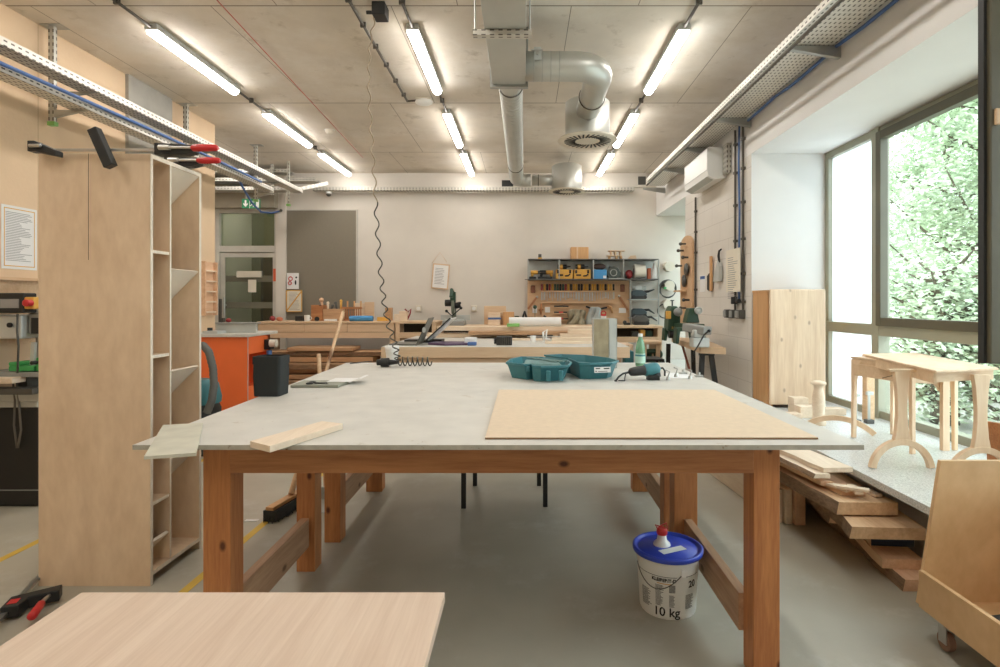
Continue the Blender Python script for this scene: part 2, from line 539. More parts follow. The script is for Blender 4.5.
def solo(name, mb, mats, label, cat, org=None, group=None, bev=0, local=False, rotz=0, kind=None, rot=None):
    if org is None:
        xs = [v.x for v in mb.v]; ys = [v.y for v in mb.v]; zs = [v.z for v in mb.v]
        org = ((min(xs) + max(xs)) / 2, (min(ys) + max(ys)) / 2, min(zs))
    o = mesh_obj(name, mb, mats, None, bev, (0, 0, 0) if local else org)
    o.location = org; o.rotation_euler = rot if rot else (0, 0, rotz)
    ORG[o.name] = Vector((0, 0, 0)) if local else Vector(org)
    return tag(o, label, cat, group, kind)

def struct(name, mb, mats, bev=0, parent=None, label=None, cat=None):
    o = mesh_obj(name, mb, mats, parent, bev)
    ORG[o.name] = Vector((0, 0, 0))
    if not parent:
        o['kind'] = 'structure'
        if label: o['label'] = label
        if cat: o['category'] = cat
    return o

def dup(root, loc, label=None, group=None, rotz=None):
    r = root.copy(); C.objects.link(r); r.location = loc
    if rotz is not None: r.rotation_euler = (0, 0, rotz)
    if label: r['label'] = label
    if group: r['group'] = group
    for ch in list(root.children):
        c = ch.copy(); C.objects.link(c); c.parent = r
        for g in list(ch.children):
            d = g.copy(); C.objects.link(d); d.parent = c
    return r
ORD = ['first', 'second', 'third', 'fourth', 'fifth', 'sixth', 'seventh', 'eighth', 'ninth', 'tenth', 'eleventh', 'twelfth', 'thirteenth', 'fourteenth', 'fifteenth', 'sixteenth', 'seventeenth', 'eighteenth', 'nineteenth', 'twentieth', 'twenty-first', 'twenty-second', 'twenty-third', 'twenty-fourth', 'twenty-fifth', 'twenty-sixth', 'twenty-seventh', 'twenty-eighth', 'twenty-ninth', 'thirtieth']
rnd = random.Random(7)
# ================================================================ THE SETTING
CZ = 3.385      # ceiling
YB = 8.9        # back wall
XR = 2.10       # face of the right wall
XW = 2.78       # plane of the windows
XL = -3.56      # chipboard wall on the left
YLE = 6.45      # where that wall ends
struct('floor', MB().box(-5.4, 2.86, -3.1, 11.1, -0.12, 0), 'floor', label='smooth grey-green concrete floor', cat='floor')
struct('ceiling', MB().box(-5.4, 2.86, -3.1, 11.1, CZ, CZ + 0.2), 'ceil', label='bare concrete ceiling with formwork seams', cat='ceiling')
# back wall with the door opening
w = MB()
w.box(-5.4, -4.88, YB, YB + 0.2, 0, CZ); w.box(-3.92, XW + 0.08, YB, YB + 0.2, 0, CZ)
w.box(-4.88, -3.92, YB, YB + 0.2, 2.88, CZ)
struct('wall_back', w, 'wall', label='plain white plastered back wall', cat='wall')
struct('wall_behind_camera', MB().box(-5.4, XW + 0.08, -3.1, -3.0, 0, CZ), 'wall')
struct('wall_far_left', MB().box(-5.4, -5.3, YLE - 0.1, 11.1, 0, CZ), 'wall')
struct('wall_left', MB().box(XL - 0.12, XL, -3.0, YLE, 0, CZ), 'osbw', label='chipboard-clad left wall', cat='wall')
w = MB(); w.box(-5.3, XL - 0.12, YLE - 0.14, YLE - 0.02, 0, CZ)
struct('wall_left_return', w, 'osb')
w = MB()
SZ = 0.40       # underside of the sill slab
w.box(XR, XW + 0.08, -3.0, YB, 2.72, CZ)                 # header
w.box(XR, XW + 0.08, 5.17, 7.29, 0, 2.72); w.m[-1] = 1
w.box(XR, XW + 0.08, -3.0, 0.55, 0, 2.72)
w.box(XR, XW + 0.08, 0.55, 5.17, 0, SZ); w.box(XR, XW + 0.08, 7.29, YB, 0, SZ)
struct('wall_right', w, ['wallr', 'block'], label='white painted block wall with deep window recesses', cat='wall')
# terrazzo window bench and plain far sill
SX = 1.80; ST = 0.44
struct('trim_1', MB().box(SX, XW, 2.42, 5.17, SZ, ST).box(XR - .01, XW, 0.55, 2.42, SZ, ST), 'terrazzo', bev=0.003, label='deep pale terrazzo window bench', cat='sill')
struct('trim_2', MB().box(XR - 0.05, XW, 7.29, YB, SZ, ST), 'terrazzo')
# concrete column on the left wall and concrete beam above the door
struct('trim_3', MB().box(XL, XL + 0.03, 5.0, 5.62, 2.5, CZ), mat('bare_concrete_pier', (170, 166, 156), 0.9, var=0.08), label='bare concrete patch high on chipboard wall', cat='column')
struct('trim_4', MB().box(-5.3, -3.88, 8.7, 8.9, 2.82, CZ), mat('bare_concrete_beam', (166, 156, 136), 0.9, var=0.08), label='concrete beam above the glazed door', cat='beam')
struct('trim_5', MB().box(-3.87, 1.93, 8.84, 8.9, 3.17, CZ), 'wall', label='white boxed bulkhead along top of back wall', cat='bulkhead')
# corridor behind the door
w = MB(); w.box(-5.4, -3.0, 10.9, 11.1, 0, CZ); w.box(-3.1, -3.0, 9.1, 10.9, 0, CZ)
struct('wall_corridor', w, 'corr')
w = MB(); w.box(-4.3, -3.6, 10.85, 10.89, 0, 2.2); w.box(-5.1, -4.5, 10.85, 10.89, 0.0, 2.2)
struct('trim_6', w, mat('dark_corridor_doors', (52, 60, 58), 0.6))
# yellow floor lines
for i, (x, y0, y1) in enumerate(((-2.74, 0.4, 7.6), (-1.585, 2.2, 6.6))):
    solo('floor_line', MB().box(x - 0.022, x + 0.022, y0, y1, 0.0003, 0.0016), 'yline', ['yellow tape line on floor, passing behind the plywood bookcase', 'yellow tape line on floor, passing the broom head'][i], 'floor marking')

# ---- window 1 (big) and window 2
def window(name, y0, y1, mull, zt, zr, frost_first, label):
    fr = MB(); t = 0.06
    x0, x1 = XW, XW + 0.08
    fr.box(x0, x1, y0, y1, ST, ST + 0.06); fr.box(x0, x1, y0, y1, zt - 0.06, zt)
    fr.box(x0 - .002, x1 - .002, y0 + .001, y0 + 0.06, ST + .001, zt - .001); fr.box(x0 - .002, x1 - .002, y1 - 0.06, y1 - .001, ST + .001, zt - .001)
    fr.box(x0 - 0.01, x1, y0, y1, zr - 0.045, zr + 0.045)
    for m_ in mull: fr.box(x0 - 0.013, x1, m_ - 0.045, m_ + 0.045, ST, zt)
    o = struct(name, fr, 'frame', bev=0.004, label=label, cat='window')
    ys = [y0] + list(mull) + [y1]
    k = 0
    for i in range(len(ys) - 1):
        last = (i == len(ys) - 2)
        for (a, b) in ((ST + 0.05, zr - 0.04), (zr + 0.04, zt - 0.05)):
            ya, yb = ys[i] + 0.04, ys[i + 1] - 0.04
            gm = 'frost' if (frost_first and last) else 'clear'
            part('pane', MB().box(x0 + 0.035, x0 + 0.043, ya, yb, a, b), gm, o)
            if not last and a > 1:
                sf = MB(); e = 0.06
                sf.box(x0 - 0.03, x0 + 0.03, ya, yb, a - 0.005, a + e); sf.box(x0 - 0.03, x0 + 0.03, ya, yb, b - e, b + 0.005)
                sf.box(x0 - 0.032, x0 + 0.028, ya, ya + e, a, b); sf.box(x0 - 0.032, x0 + 0.028, yb - e, yb, a, b)
                part('sash_frame', sf, 'framed', o, 0.003)
    return o
window('window_1', 0.55, 5.17, (1.0, 2.05, 4.42), 2.72, 1.13, True, 'large olive-framed window overlooking trees')
window('window_2', 7.29, 8.9, (8.1,), 2.72, 1.13, False, 'far window in the next recess')
# inward-opened sash of the big window
o = thing('window_sash', 'tall dark window sash swung open into the room', 'window sash', (2.2, 2.05, 1.13))
f = MB(); xa, xb = 1.69, 2.72; ya, yb = 2.03, 2.08; za, zb = 1.125, 2.66
f.box(xa, xa + 0.075, ya, yb, za, zb); f.box(xb - 0.075, xb, ya, yb, za, zb); f.box(xa + .002, xb - .002, ya + .003, yb - .003, za + .002, za + 0.075); f.box(xa + .002, xb - .002, ya + .003, yb - .003, zb - 0.075, zb - .002)
part('frame', f, 'framed', o, 0.006)
part('gasket', MB().box(xa - 0.012, xa, ya + 0.015, yb - 0.01, za, zb), 'black', o)
part('pane', MB().box(xa + 0.06, xb - 0.06, 2.055, 2.063, za + 0.076, zb - 0.076), 'clear', o)
part('latch', MB().box(xa + 0.012, xa + 0.03, ya - 0.012, ya, 1.99, 2.05), 'bench', o, 0.004)

# ---- glazed door with transom
dx0, dx1 = -4.88, -3.92
f = MB()
f.box(dx0, dx0 + 0.06, 8.86, 8.98, 0, 2.84); f.box(dx1 - 0.03, dx1, 8.86, 8.98, 0, 2.84)
f.box(dx0 + .001, dx1 - .001, 8.863, 8.977, 2.76, 2.838); f.box(dx0 + .001, dx1 - .001, 8.863, 8.977, 2.14, 2.24)
do = struct('door_1', f, 'doorfr', bev=0.004, label='glazed door with transom in pale frame', cat='door')
part('transom_pane', MB().box(dx0 + 0.06, dx1 - 0.03, 8.92, 8.93, 2.24, 2.76), 'tint', do)
lf = MB(); a, b = dx0 + 0.065, dx1 - 0.035
lf.box(a, a + 0.07, 8.88, 8.93, 0.01, 2.13); lf.box(b - 0.03, b, 8.88, 8.93, 0.01, 2.13); lf.box(a + .001, b - .001, 8.883, 8.927, 2.06, 2.128); lf.box(a + .001, b - .001, 8.883, 8.927, 0.012, 0.15)
part('leaf_frame', lf, 'doorfr', do, 0.003)
part('door_pane', MB().box(a + 0.07, b - 0.03, 8.905, 8.915, 0.15, 2.06), 'tint', do)
bs = MB()
for z in (1.72, 1.30, 0.85): bs.box(a + 0.07, b - 0.03, 8.901, 8.9045, z - 0.05, z + 0.05)
part('frosted_band', bs, mat('frosted_band', (112, 110, 92), 0.8), do)
h = MB(); p = P(223, 305, 8.8); h.cyl((p.x, 8.84, p.z - 0.32), (p.x, 8.84, p.z + 0.12), 0.016); h.cyl((p.x, 8.84, p.z), (p.x, 8.9, p.z), 0.01); h.cyl((p.x, 8.84, p.z - 0.2), (p.x, 8.9, p.z - 0.2), 0.01)
part('door_handle', h, 'steel', do)
part('door_closer', MB().box(-4.55, -4.16, 8.86, 8.9, 1.74, 1.84), 'cream', do, 0.004)
p = P(252, 286, 8.87)
solo('notice', MB().box(p.x - 0.065, p.x + 0.065, 8.874, 8.877, p.z - 0.1, p.z + 0.1), 'papery', 'small cream paper taped inside the glazed door', 'notice')
p = P(274.5, 275, 8.85)
solo('sticker', MB().box(p.x - 0.022, p.x + 0.022, 8.85, 8.856, p.z - 0.1, p.z + 0.1), mat('orange_sticker', (220, 92, 40), 0.5), 'upright orange-red sign at right edge of the glazed door', 'sign')
# white pilaster right of the door
struct('trim_7', MB().box(-3.92, -3.76, 8.84, 8.9, 0, 3.17), 'wall', bev=0.003)
# felt board
o = thing('pinboard', 'large taupe felt board covering the back wall beside the door', 'pinboard', (-3.2, YB, 1.0))
part('felt', MB().box(-3.755, -2.66, YB - 0.03, YB - 0.004, 0.9, 2.80), 'pin', o)
part('edge_strip', MB().box(-2.66, -2.64, YB - 0.034, YB - 0.004, 0.9, 2.81).box(-3.755, -2.64, YB - 0.034, YB - 0.004, 2.80, 2.815), 'doorfr', o)

# ---- outside: paving, trees
struct('ground', MB().box(2.9, 60, -25, 60, -0.5, -0.3), 'paving')
def tree(name, label, base, h, r, nleaf, seed, lean=0.0):
    rr = random.Random(seed)
    o = thing(name, label, name, base, 'trees outside the window' if name == 'tree' else 'shrubs outside the window')
    t = MB()
    bx, by, bz = base
    top = Vector((bx + lean, by, bz + h * 0.9))
    b0 = Vector(base)
    pts = [b0.lerp(top, k / 8) + Vector((rr.uniform(-.08, .08), rr.uniform(-.08, .08), 0)) * (k > 0) for k in range(9)]
    t.tube(pts, [0.16 * (1 - k / 9.5) + 0.015 for k in range(9)], 8)
    tips = []
    for k in range(60):
        f = rr.uniform(0.10, 0.97)
        s0 = b0.lerp(top, f)
        a = rr.uniform(0, 2 * pi); ln = r * rr.uniform(0.5, 1.0) * (1.1 - 0.5 * f)
        e = s0 + Vector((cos(a) * ln, sin(a) * ln, ln * rr.uniform(0.15, 0.8)))
        mid = s0.lerp(e, 0.5) + Vector((0, 0, -0.08 * ln))
        t.tube([s0, mid, e], [0.045 * (1 - f * .5), 0.028, 0.008], 5)
        for q in range(7):
            c0 = s0.lerp(e, rr.uniform(0.3, 1.0)) + Vector((rr.gauss(0, .22), rr.gauss(0, .22), rr.gauss(0, .2)))
            tips.append(c0)
    part('trunk', t, 'trunk', o)
    lv = []; lf = []
    for k in range(nleaf):
        c0 = tips[rr.randrange(len(tips))]
        c1 = c0 + Vector((rr.gauss(0, .2), rr.gauss(0, .2), rr.gauss(0, .13)))
        s = rr.uniform(0.03, 0.06)
        d = Vector((rr.uniform(-1, 1), rr.uniform(-1, 1), rr.uniform(-.5, .3))).normalized()
        u = d.cross(Vector((rr.uniform(-1, 1), rr.uniform(-1, 1), 1))).normalized()
        i = len(lv)
        lv += [c1 - d * s, c1 + u * s * .6, c1 + d * s, c1 - u * s * .6]
        lf.append((i, i + 1, i + 2, i + 3))
    m = MB(); m.v = lv; m.f = lf; m.m = [0] * len(lf); m.sm = [False] * len(lf)
    part('foliage', m, 'leaf', o)
tree('tree', 'leafy tree with a leaning trunk just outside, nearest the window', (7.6, 9.3, -0.3), 7.0, 2.7, 50000, 3, 0.4)
tree('tree', 'leafy tree rising behind the nearest one', (10.2, 13.6, -0.3), 8.5, 3.2, 42000, 5)
tree('tree', 'leafy tree at the right edge of the window view', (12.4, 10.2, -0.3), 7.5, 2.6, 26000, 8, -0.3)
tree('tree', 'distant leafy tree filling the gap between trunks', (13.5, 16.5, -0.3), 9.0, 3.6, 40000, 11)

tree('shrub', 'low leafy shrub outside, seen through the lower window panes', (5.7, 7.6, -0.3), 2.3, 1.0, 7000, 21)
tree('shrub', 'second low shrub outside, farther right than the first', (6.2, 6.9, -0.3), 1.9, 0.9, 5000, 23)
# ================================================================ CEILING FITTINGS
def conduit(label, x, z, segs, nclip=1, r=0.011):
    o = thing('conduit', label, 'conduit', (x, segs[0][0], z), 'ceiling conduits')
    for y0, y1 in segs:
        part('pipe', MB().cyl((x, y0, z), (x, y1, z), r, n=10), 'dark', o)
        for k in range(nclip):
            y = y0 + (k + .5) * (y1 - y0) / nclip
            part('clip', MB().box(x - 0.02, x + 0.02, y - 0.008, y + 0.008, z - 0.016, CZ - .0005), 'dark', o)
    return o
lamp0 = None
rows = [(-2.72, 'left'), (-0.815, 'middle'), (1.17, 'right')]
place = {0: 'far', 1: 'middle', 2: 'near'}
for xi, (x, nm) in enumerate(rows):
    for k, y in enumerate((7.50, 5.90, 4.08, 2.2, 0.35, -1.5)):
        lab = {0: 'lit tube light farthest from camera in the %s ceiling row', 1: 'lit tube light second from the back in the %s ceiling row', 2: 'lit tube light nearest in the picture in the %s ceiling row', 3: 'lit tube light overhead in the %s ceiling row', 4: 'lit tube light above the camera in the %s ceiling row', 5: 'lit tube light behind the camera in the %s ceiling row'}[k] % nm
        if lamp0 is None:
            o = thing('tube_light', lab, 'ceiling light', (x, y, CZ), 'fluorescent tube lights', local=True)
            L_ = 1.20
            part('housing', MB().prism([(-.042, -.001), (-.05, -.045), (-.04, -.05), (.04, -.05), (.05, -.045), (.042, -.001)], 'y', 0, L_), 'lgrey', o, 0.004)
            prof = [(-.042 * cos(pi * t / 8), -.051 - .038 * sin(pi * t / 8)) for t in range(9)]
            part('diffuser', MB().prism(prof, 'y', 0.015, L_ - 0.015), 'lampon', o)
            
            lamp0 = o
        else:
            dup(lamp0, (x, y, CZ), lab)
    conduit('thin dark conduit along the %s row of tube lights' % nm, x, CZ - 0.03, [(-2.9, -1.505), (-.295, .345), (1.555, 2.195), (3.405, 4.075), (5.285, 5.895), (7.105, 7.495)])
dup(lamp0, (-4.4, 7.05, CZ), 'lit tube light over the doorway corner beyond the chipboard wall')
conduit('dark conduit with hooks leading to the round ceiling lamp', -1.17, CZ - 0.02, [(1.5, 5.62)], 12)
dup(lamp0, (-4.3, 9.4, CZ), 'added unseen tube light brightening the corridor beyond the glazed door')  # no lamp is seen here; added to brighten the corridor behind the glass
o = thing('bulkhead_lamp', 'unlit oval white bulkhead lamp on ceiling at end of conduit', 'ceiling light', (-1.0, 5.6, CZ))
q = MB(); q.ball((-1.0, 5.6, CZ - 0.035), 0.09, sq=(1, 0.7, 0.4)); part('lens', q, 'white', o)
part('base_plate', MB().box(-1.08, -0.92, 5.55, 5.65, CZ - 0.02, CZ - 0.0005), 'cream', o, 0.01)
part('feed_pipe', MB().cyl((-1.17, 5.62, CZ - .02), (-1.07, 5.6, CZ - .02), 0.011, n=8), 'dark', o)
o = thing('smoke_detector', 'small pale round smoke detector on ceiling', 'smoke detector', (-2.25, 6.6, CZ))
part('housing', MB().lathe([(0.05, 0), (0.05, -0.02), (0.035, -0.045), (0.001, -0.05)], 20, (-2.3, 6.62, CZ - 0.001)), 'cream', o)
part('base', MB().cyl((-2.3, 6.62, CZ - 0.004), (-2.3, 6.62, CZ), 0.06), 'white', o)
solo('fire_cable', MB().tube([(-2.02 - 0.03 * k, 2.9 + k * 0.62, CZ - 0.008) for k in range(9)], 0.004, 6), mat('red_cable', (196, 96, 78), 0.6), 'thin red cable clipped to ceiling left of the hose', 'cable')
solo('bulkhead_disc', MB().lathe([(0.16, 0), (0.17, -0.03), (0.15, -0.06), (0.001, -0.065)], 32, (0.82, 3.52, CZ - 0.001)), 'cream', 'large round cream ceiling fitting cut by the top edge', 'ceiling fitting')

# air ducts
DZ = EYE + 1.60   # underside of the rectangular duct
o = thing('rectangular_duct', 'square galvanised air duct running under ceiling', 'air duct', (-0.1, 3.3, DZ))
part('duct_body', MB().box(-0.232, 0.012, -1.0, 4.12, DZ, CZ - 0.03), 'duct', o, 0.004)
part('end_flange', MB().box(-0.25, 0.03, 4.12, 4.16, DZ - 0.018, CZ - 0.01), 'galv', o)
tp = MB()
r0 = 0.095; cz_ = DZ + 0.11; cxx = -0.105
n = 24; rect = []; circ = []
for k in range(n):
    a = 2 * pi * k / n; c, s_ = cos(a), sin(a); m_ = max(abs(c), abs(s_))
    rect.append((cxx + 0.115 * c / m_, 4.16, cz_ + 0.11 * s_ / m_)); circ.append((cxx + r0 * c, 4.36, cz_ + r0 * s_))
tp.add(rect + circ, [(i, (i + 1) % n, n + (i + 1) % n, n + i) for i in range(n)], 0, True)
part('reducer', tp, 'duct', o)
o = thing('ceiling_strut', 'slotted steel strut across underside of square duct', 'bracket', (-0.1, 3.32, DZ))
part('channel', MB().box(-0.30, 0.045, 3.28, 3.33, DZ - 0.035, DZ - 0.002), 'perfx', o)
for x in (-0.29, 0.035): part('hanger_rod', MB().cyl((x, 3.305, DZ - 0.03), (x, 3.305, CZ), 0.005, n=8), 'galv', o)
o = thing('round_duct', 'spiral-seamed round air duct running to back wall', 'air duct', (-0.085, 4.3, DZ))
cx2 = -0.105
q = MB(); q.cyl((cx2, 4.30, cz_), (cx2, 7.75, cz_), 0.092, n=28); part('pipe', q, 'duct', o)
q = MB()
for k in range(52): q.torus((cx2, 4.45 + k * 0.063, cz_), 0.0925, 0.0035, 'y', 24, 4)
part('spiral_seam', q, 'duct', o)
for y in (4.42, 7.0): part('clamp_ring', MB().torus((cx2, y, cz_), 0.094, 0.006, 'y'), 'dark', o)
q = MB(); q.tube([(cx2, 7.7, cz_)] + [(cx2 + 0.12 * (1 - cos(a)), 7.75 + 0.12 * sin(a), cz_) for a in (0.2, .5, .8, 1.1, 1.4, pi / 2)] + [(cx2 + 0.2, 7.87, cz_)], 0.09, 20); part('elbow', q, 'duct', o)
def branch(label, pts, r, clampi, org, straps):
    o = thing('branch_duct', label, 'air duct', org)
    part('pipe', MB().tube(pts, r, 24), 'duct', o)
    for c_, ax in straps: part('clamp_ring', MB().torus(c_, r + 0.003, 0.005, ax), 'dark', o)
    return o
bz = EYE + 1.69
arc = [(0.36 + 0.2 * sin(a), 4.02 + 0.2 * (1 - cos(a)), bz) for a in [pi / 2 * i / 8 for i in range(9)]]
o = branch('short round galvanised branch duct bending to the near diffuser', [(0.008, 4.02, bz), (0.15, 4.02, bz)] + arc + [(0.56, 4.5, bz), (0.56, 4.93, bz)], 0.102, 0, (0.3, 4.1, bz), [((0.56, 4.62, bz), 'y')])
for x in (0.07, 0.13, 0.19, 0.25): part('seam_ring', MB().torus((x, 4.02, bz), 0.103, 0.0022, 'x'), 'galv', o)
part('damper_plate', MB().box(0.07, 0.12, 3.906, 3.914, bz + 0.0, bz + 0.09), 'lgrey', o, 0.002)
part('damper_lever', MB().box(0.05, 0.13, 3.898, 3.906, bz + 0.06, bz + 0.07).cyl((0.095, 3.895, bz + 0.045), (0.095, 3.906, bz + 0.045), 0.012), 'steel', o)
branch('small round branch duct to the far diffuser', [(0.115, 7.87, cz_), (0.45, 7.87, cz_)], 0.075, 0, (0.3, 7.87, cz_), [((0.2, 7.87, cz_), 'x')])
def diffuser(label, x, y, zb, zt, r, rd):
    o = thing('air_diffuser', label, 'air vent', (x, y, zb), 'ceiling swirl diffusers')
    q = MB(); q.lathe([(r, zb + 0.012), (r, zt), (r - 0.03, zt + 0.02), (0.01, zt + 0.02)], 40, (x, y, 0)); part('plenum', q, 'duct', o)
    q = MB(); q.lathe([(0.07, zb), (rd * .98, zb - 0.004), (rd, zb + 0.004), (rd * .97, zb + 0.014), (0.07, zb + 0.012)], 48, (x, y, 0)); part('face_plate', q, 'cream', o)
    q = MB()
    for k in range(28):
        a = 2 * pi * k / 28
        q.beam((x + cos(a) * rd * .42, y + sin(a) * rd * .42, zb - 0.004), (x + cos(a + .18) * rd * .78, y + sin(a + .18) * rd * .78, zb - 0.004), 0.016, 0.003)
    part('swirl_slots', q, 'black', o)
    return o
diffuser('large round swirl diffuser hanging below the bent duct', 0.575, 5.08, EYE + 1.46, EYE + 1.80, 0.20, 0.27)
diffuser('far round swirl diffuser hanging near the back wall', 0.6, 7.87, EYE + 1.55, EYE + 1.90, 0.21, 0.255)
# openings in the bulkhead
q = MB(); q.box(1.80, 1.92, 8.826, 8.839, 3.2, 3.33); solo('wall_socket_box', q, 'dgrey', 'dark square junction box at right end of the bulkhead', 'junction box', bev=0.003)
q = MB(); q.box(-0.35, -0.17, 8.826, 8.839, 3.16, 3.27); solo('wall_opening', q, 'black', 'black square hole in bulkhead under the round duct', 'vent')

# cable trays
def tray(mb, x0, x1, y0, y1, z, h=0.05, sides=(1, 1)):
    mb.box(x0, x1, y0, y1, z, z + 0.003)
    if sides[0]: mb.box(x0, x0 + 0.003, y0, y1, z, z + h)
    if sides[1]: mb.box(x1 - 0.003, x1, y0, y1, z, z + h)
    return mb
zu = EYE + 1.555; zl = EYE + 1.42
o = thing('cable_tray', 'upper perforated steel cable tray along the left wall', 'cable tray', (-3.2, 2, zu))
part('tray', tray(MB(), -3.29, -3.16, 0.5, 8.0, zu, 0.055), 'perfy', o)
q = MB(); q.beam((-3.28, 7.95, zu + 0.028), (-2.95, 8.32, zu + 0.2), 0.16, 0.05); part('end_elbow', q, 'perfy', o)
o = thing('cable_tray', 'lower perforated steel cable tray along the left wall', 'cable tray', (-3.3, 2, zl))
part('tray', tray(MB(), -3.35, -3.22, 0.5, 7.2, zl, 0.05), 'perfy', o)
hang0 = None
for i, y in enumerate((4.12, 5.75, 7.25)):
    lab = ['nearest slotted post hanging both left cable trays', 'middle slotted post hanging both left cable trays', 'farthest slotted post hanging both left cable trays'][i]
    if hang0 is None:
        o = thing('tray_hanger', lab, 'bracket', (-3.48, y, CZ), 'hangers of the left cable trays', local=True)
        part('post', MB().box(-.02, .02, 0, .03, zl - 0.1 - CZ, -0.004), 'perfz', o)
        part('top_plate', MB().box(-.06, .09, -.03, .06, -0.005, -0.0005), 'galv', o)
        part('cantilever', MB().prism([(0.02, zu - CZ - 0.005), (0.32, zu - CZ - 0.005), (0.02, zu - CZ - 0.06)], 'y', 0.002, 0.028), 'galv', o)
        part('cantilever', MB().prism([(0.02, zl - CZ - 0.005), (0.26, zl - CZ - 0.005), (0.02, zl - CZ - 0.06)], 'y', 0.002, 0.028), 'galv', o)
        part('end_cap', MB().box(-.028, .028, -.004, .034, zl - 0.12 - CZ, zl - 0.09 - CZ), 'lime', o, 0.003)
        hang0 = o
    else:
        dup(hang0, (-3.48, y, CZ), lab)
solo('blue_cable', MB().tube([(-3.20 + 0.008 * sin(k * .7), 0.5 + k * 0.3, zl + 0.05 + .012 * sin(k * .5)) for k in range(22)] + [P(236, 172, 7.35), P(243, 188, 7.7), P(252, 203, 8.1), P(261, 212, 8.5), P(272, 213, 8.75), P(280, 211, 8.83)], 0.014, 8), 'cableb', 'blue-grey cable lying in lower left tray and sagging past the exit sign', 'cable')
solo('cable_grommet', MB().cyl(P(281, 210.5, 8.84), P(281, 210.5, 8.8), 0.022), 'dgrey', 'small round cable grommet where blue cable enters white pilaster', 'grommet')
# trays crossing above the door
for i, (z, yy, xr) in enumerate(((3.27, 8.3, -3.5), (3.15, 8.35, -3.1), (3.03, 8.4, -3.5))):
    q = MB(); q.box(-5.2, xr, yy, yy + 0.2, z, z + 0.003); q.box(-5.2, xr, yy, yy + 0.003, z, z + 0.055); q.box(-5.2, xr, yy + .2, yy + 0.203, z, z + 0.055)
    solo('cable_tray', q, 'perfx', ['topmost', 'middle', 'lowest'][i] + ' of three trays stacked above the exit sign', 'cable tray', group='trays above the door')
o = thing('tray_hanger', 'pair of slotted posts holding the tray stack above exit sign', 'bracket', (-4.6, 8.3, CZ))
for x in (-4.62, -3.72):
    part('post', MB().box(x - .02, x + .02, 8.26, 8.29, 2.93, CZ), 'perfz', o)
o = thing('tray_hanger', 'slotted ceiling post with green cap near left end of bulkhead', 'bracket', (-3.35, 8.0, CZ))
p = P(288, 163, 8.1)
part('post', MB().box(p.x - .018, p.x + .018, 8.1, 8.13, 2.76, CZ), 'perfz', o)
part('end_cap', MB().box(p.x - .025, p.x + .025, 8.095, 8.135, 2.74, 2.77), 'lime', o)
q = MB(); q.box(-3.3, 1.72, 8.73, 8.735, 3.09, 3.15); q.box(-3.3, 1.72, 8.73, 8.89, 3.09, 3.093)
solo('cable_tray', q, 'perfx', 'long narrow perforated tray below the bulkhead on back wall', 'cable tray')
# right-hand tray
o = thing('cable_tray', 'broad perforated cable tray high along the right wall', 'cable tray', (1.85, 3, EYE + 1.70))
zt_ = EYE + 1.70
part('tray', tray(MB(), 1.80, 2.05, 0.5, 8.2, zt_, 0.06), 'perfy', o)
for i, y in enumerate((2.3, 3.7, 5.16, 6.16, 7.1, 8.3)):
    part('bracket_arm', MB().prism([(1.77, zt_ - 0.004), (2.095, zt_ - 0.004), (2.095, zt_ - 0.085), (1.77, zt_ - 0.03)], 'y', y, y + 0.035), 'galv', o)
o = thing('cable_duct', 'square grey cable channel running left of the right tray', 'cable duct', (1.64, 3, zt_))
part('channel', MB().box(1.745, 1.785, 0.5, 8.0, zt_ + .01, zt_ + 0.06), 'perfy', o)
part('lower_pipe', MB().cyl((1.755, 0.5, zt_ - 0.03), (1.755, 8.0, zt_ - 0.03), 0.012, n=10), 'dark', o)
solo('blue_cable', MB().tube([(1.985 + .008 * sin(k), 0.5 + k * 0.42, zt_ + 0.018) for k in range(12)], 0.014, 8), 'cableb', 'bundle of blue cable lying in the right wall tray', 'cable')
solo('blue_cable', MB().tube([(2.065, 1.6 + .3 * k, zt_ - 0.02 + .01 * sin(k * 2)) for k in range(13)], 0.012, 8), 'cableb', 'blue cable clipped below outer edge of right wall tray', 'cable')

# air hose from the ceiling
o = thing('hose_outlet', 'black ceiling outlet box holding the coiled air hose', 'ceiling outlet', (-1.0, 3.83, CZ))
part('box', MB().box(-1.03, -0.94, 3.78, 3.9, CZ - 0.09, CZ - 0.0005), 'black', o, 0.006)
part('nozzle', MB().cyl((-1.03, 3.84, CZ - .05), (-1.08, 3.84, CZ - .05), 0.012), 'black', o)
TZ = 0.876      # top of the large worktable
pts = []
ctrl = [P(376, 12, 3.84), P(370, 45, 3.86), P(369, 90, 3.89), P(372, 140, 3.92), P(375, 190, 3.96), P(378, 240, 4.0), P(382, 285, 4.04), P(387, 318, 4.08), P(395, 345, 4.12), P(398, 360, 4.13)]
ctrl = [ctrl[0]] + ctrl + [ctrl[-1]]
N = 700
for k in range(N):
    t = k / (N - 1); u_ = t * (len(ctrl) - 3); i_ = min(int(u_), len(ctrl) - 4); f_ = u_ - i_
    p0, p1, p2, p3 = ctrl[i_:i_ + 4]
    c0 = 0.5 * ((2 * p1) + (p2 - p0) * f_ + (2 * p0 - 5 * p1 + 4 * p2 - p3) * f_ ** 2 + (3 * p1 - p0 - 3 * p2 + p3) * f_ ** 3)
    amp = 0.008 + 0.014 * t ** 1.3
    ph = 2 * pi * (21 * t + 1 * t ** 3)
    pts.append(c0 + Vector((cos(ph) * amp, sin(ph) * amp, 0)))
for k in range(170):
    t = k / 169
    ph = 2 * pi * 7 * t
    c0 = Vector((-0.94 + 0.26 * t, 4.13 - 0.02 * t, TZ + 0.038))
    pts.append(c0 + Vector((0, cos(ph) * 0.031, sin(ph) * 0.031)))
o = thing('coiled_air_hose', 'black spiral air hose hanging from ceiling onto worktable', 'air hose', (-1.03, 4.15, TZ))
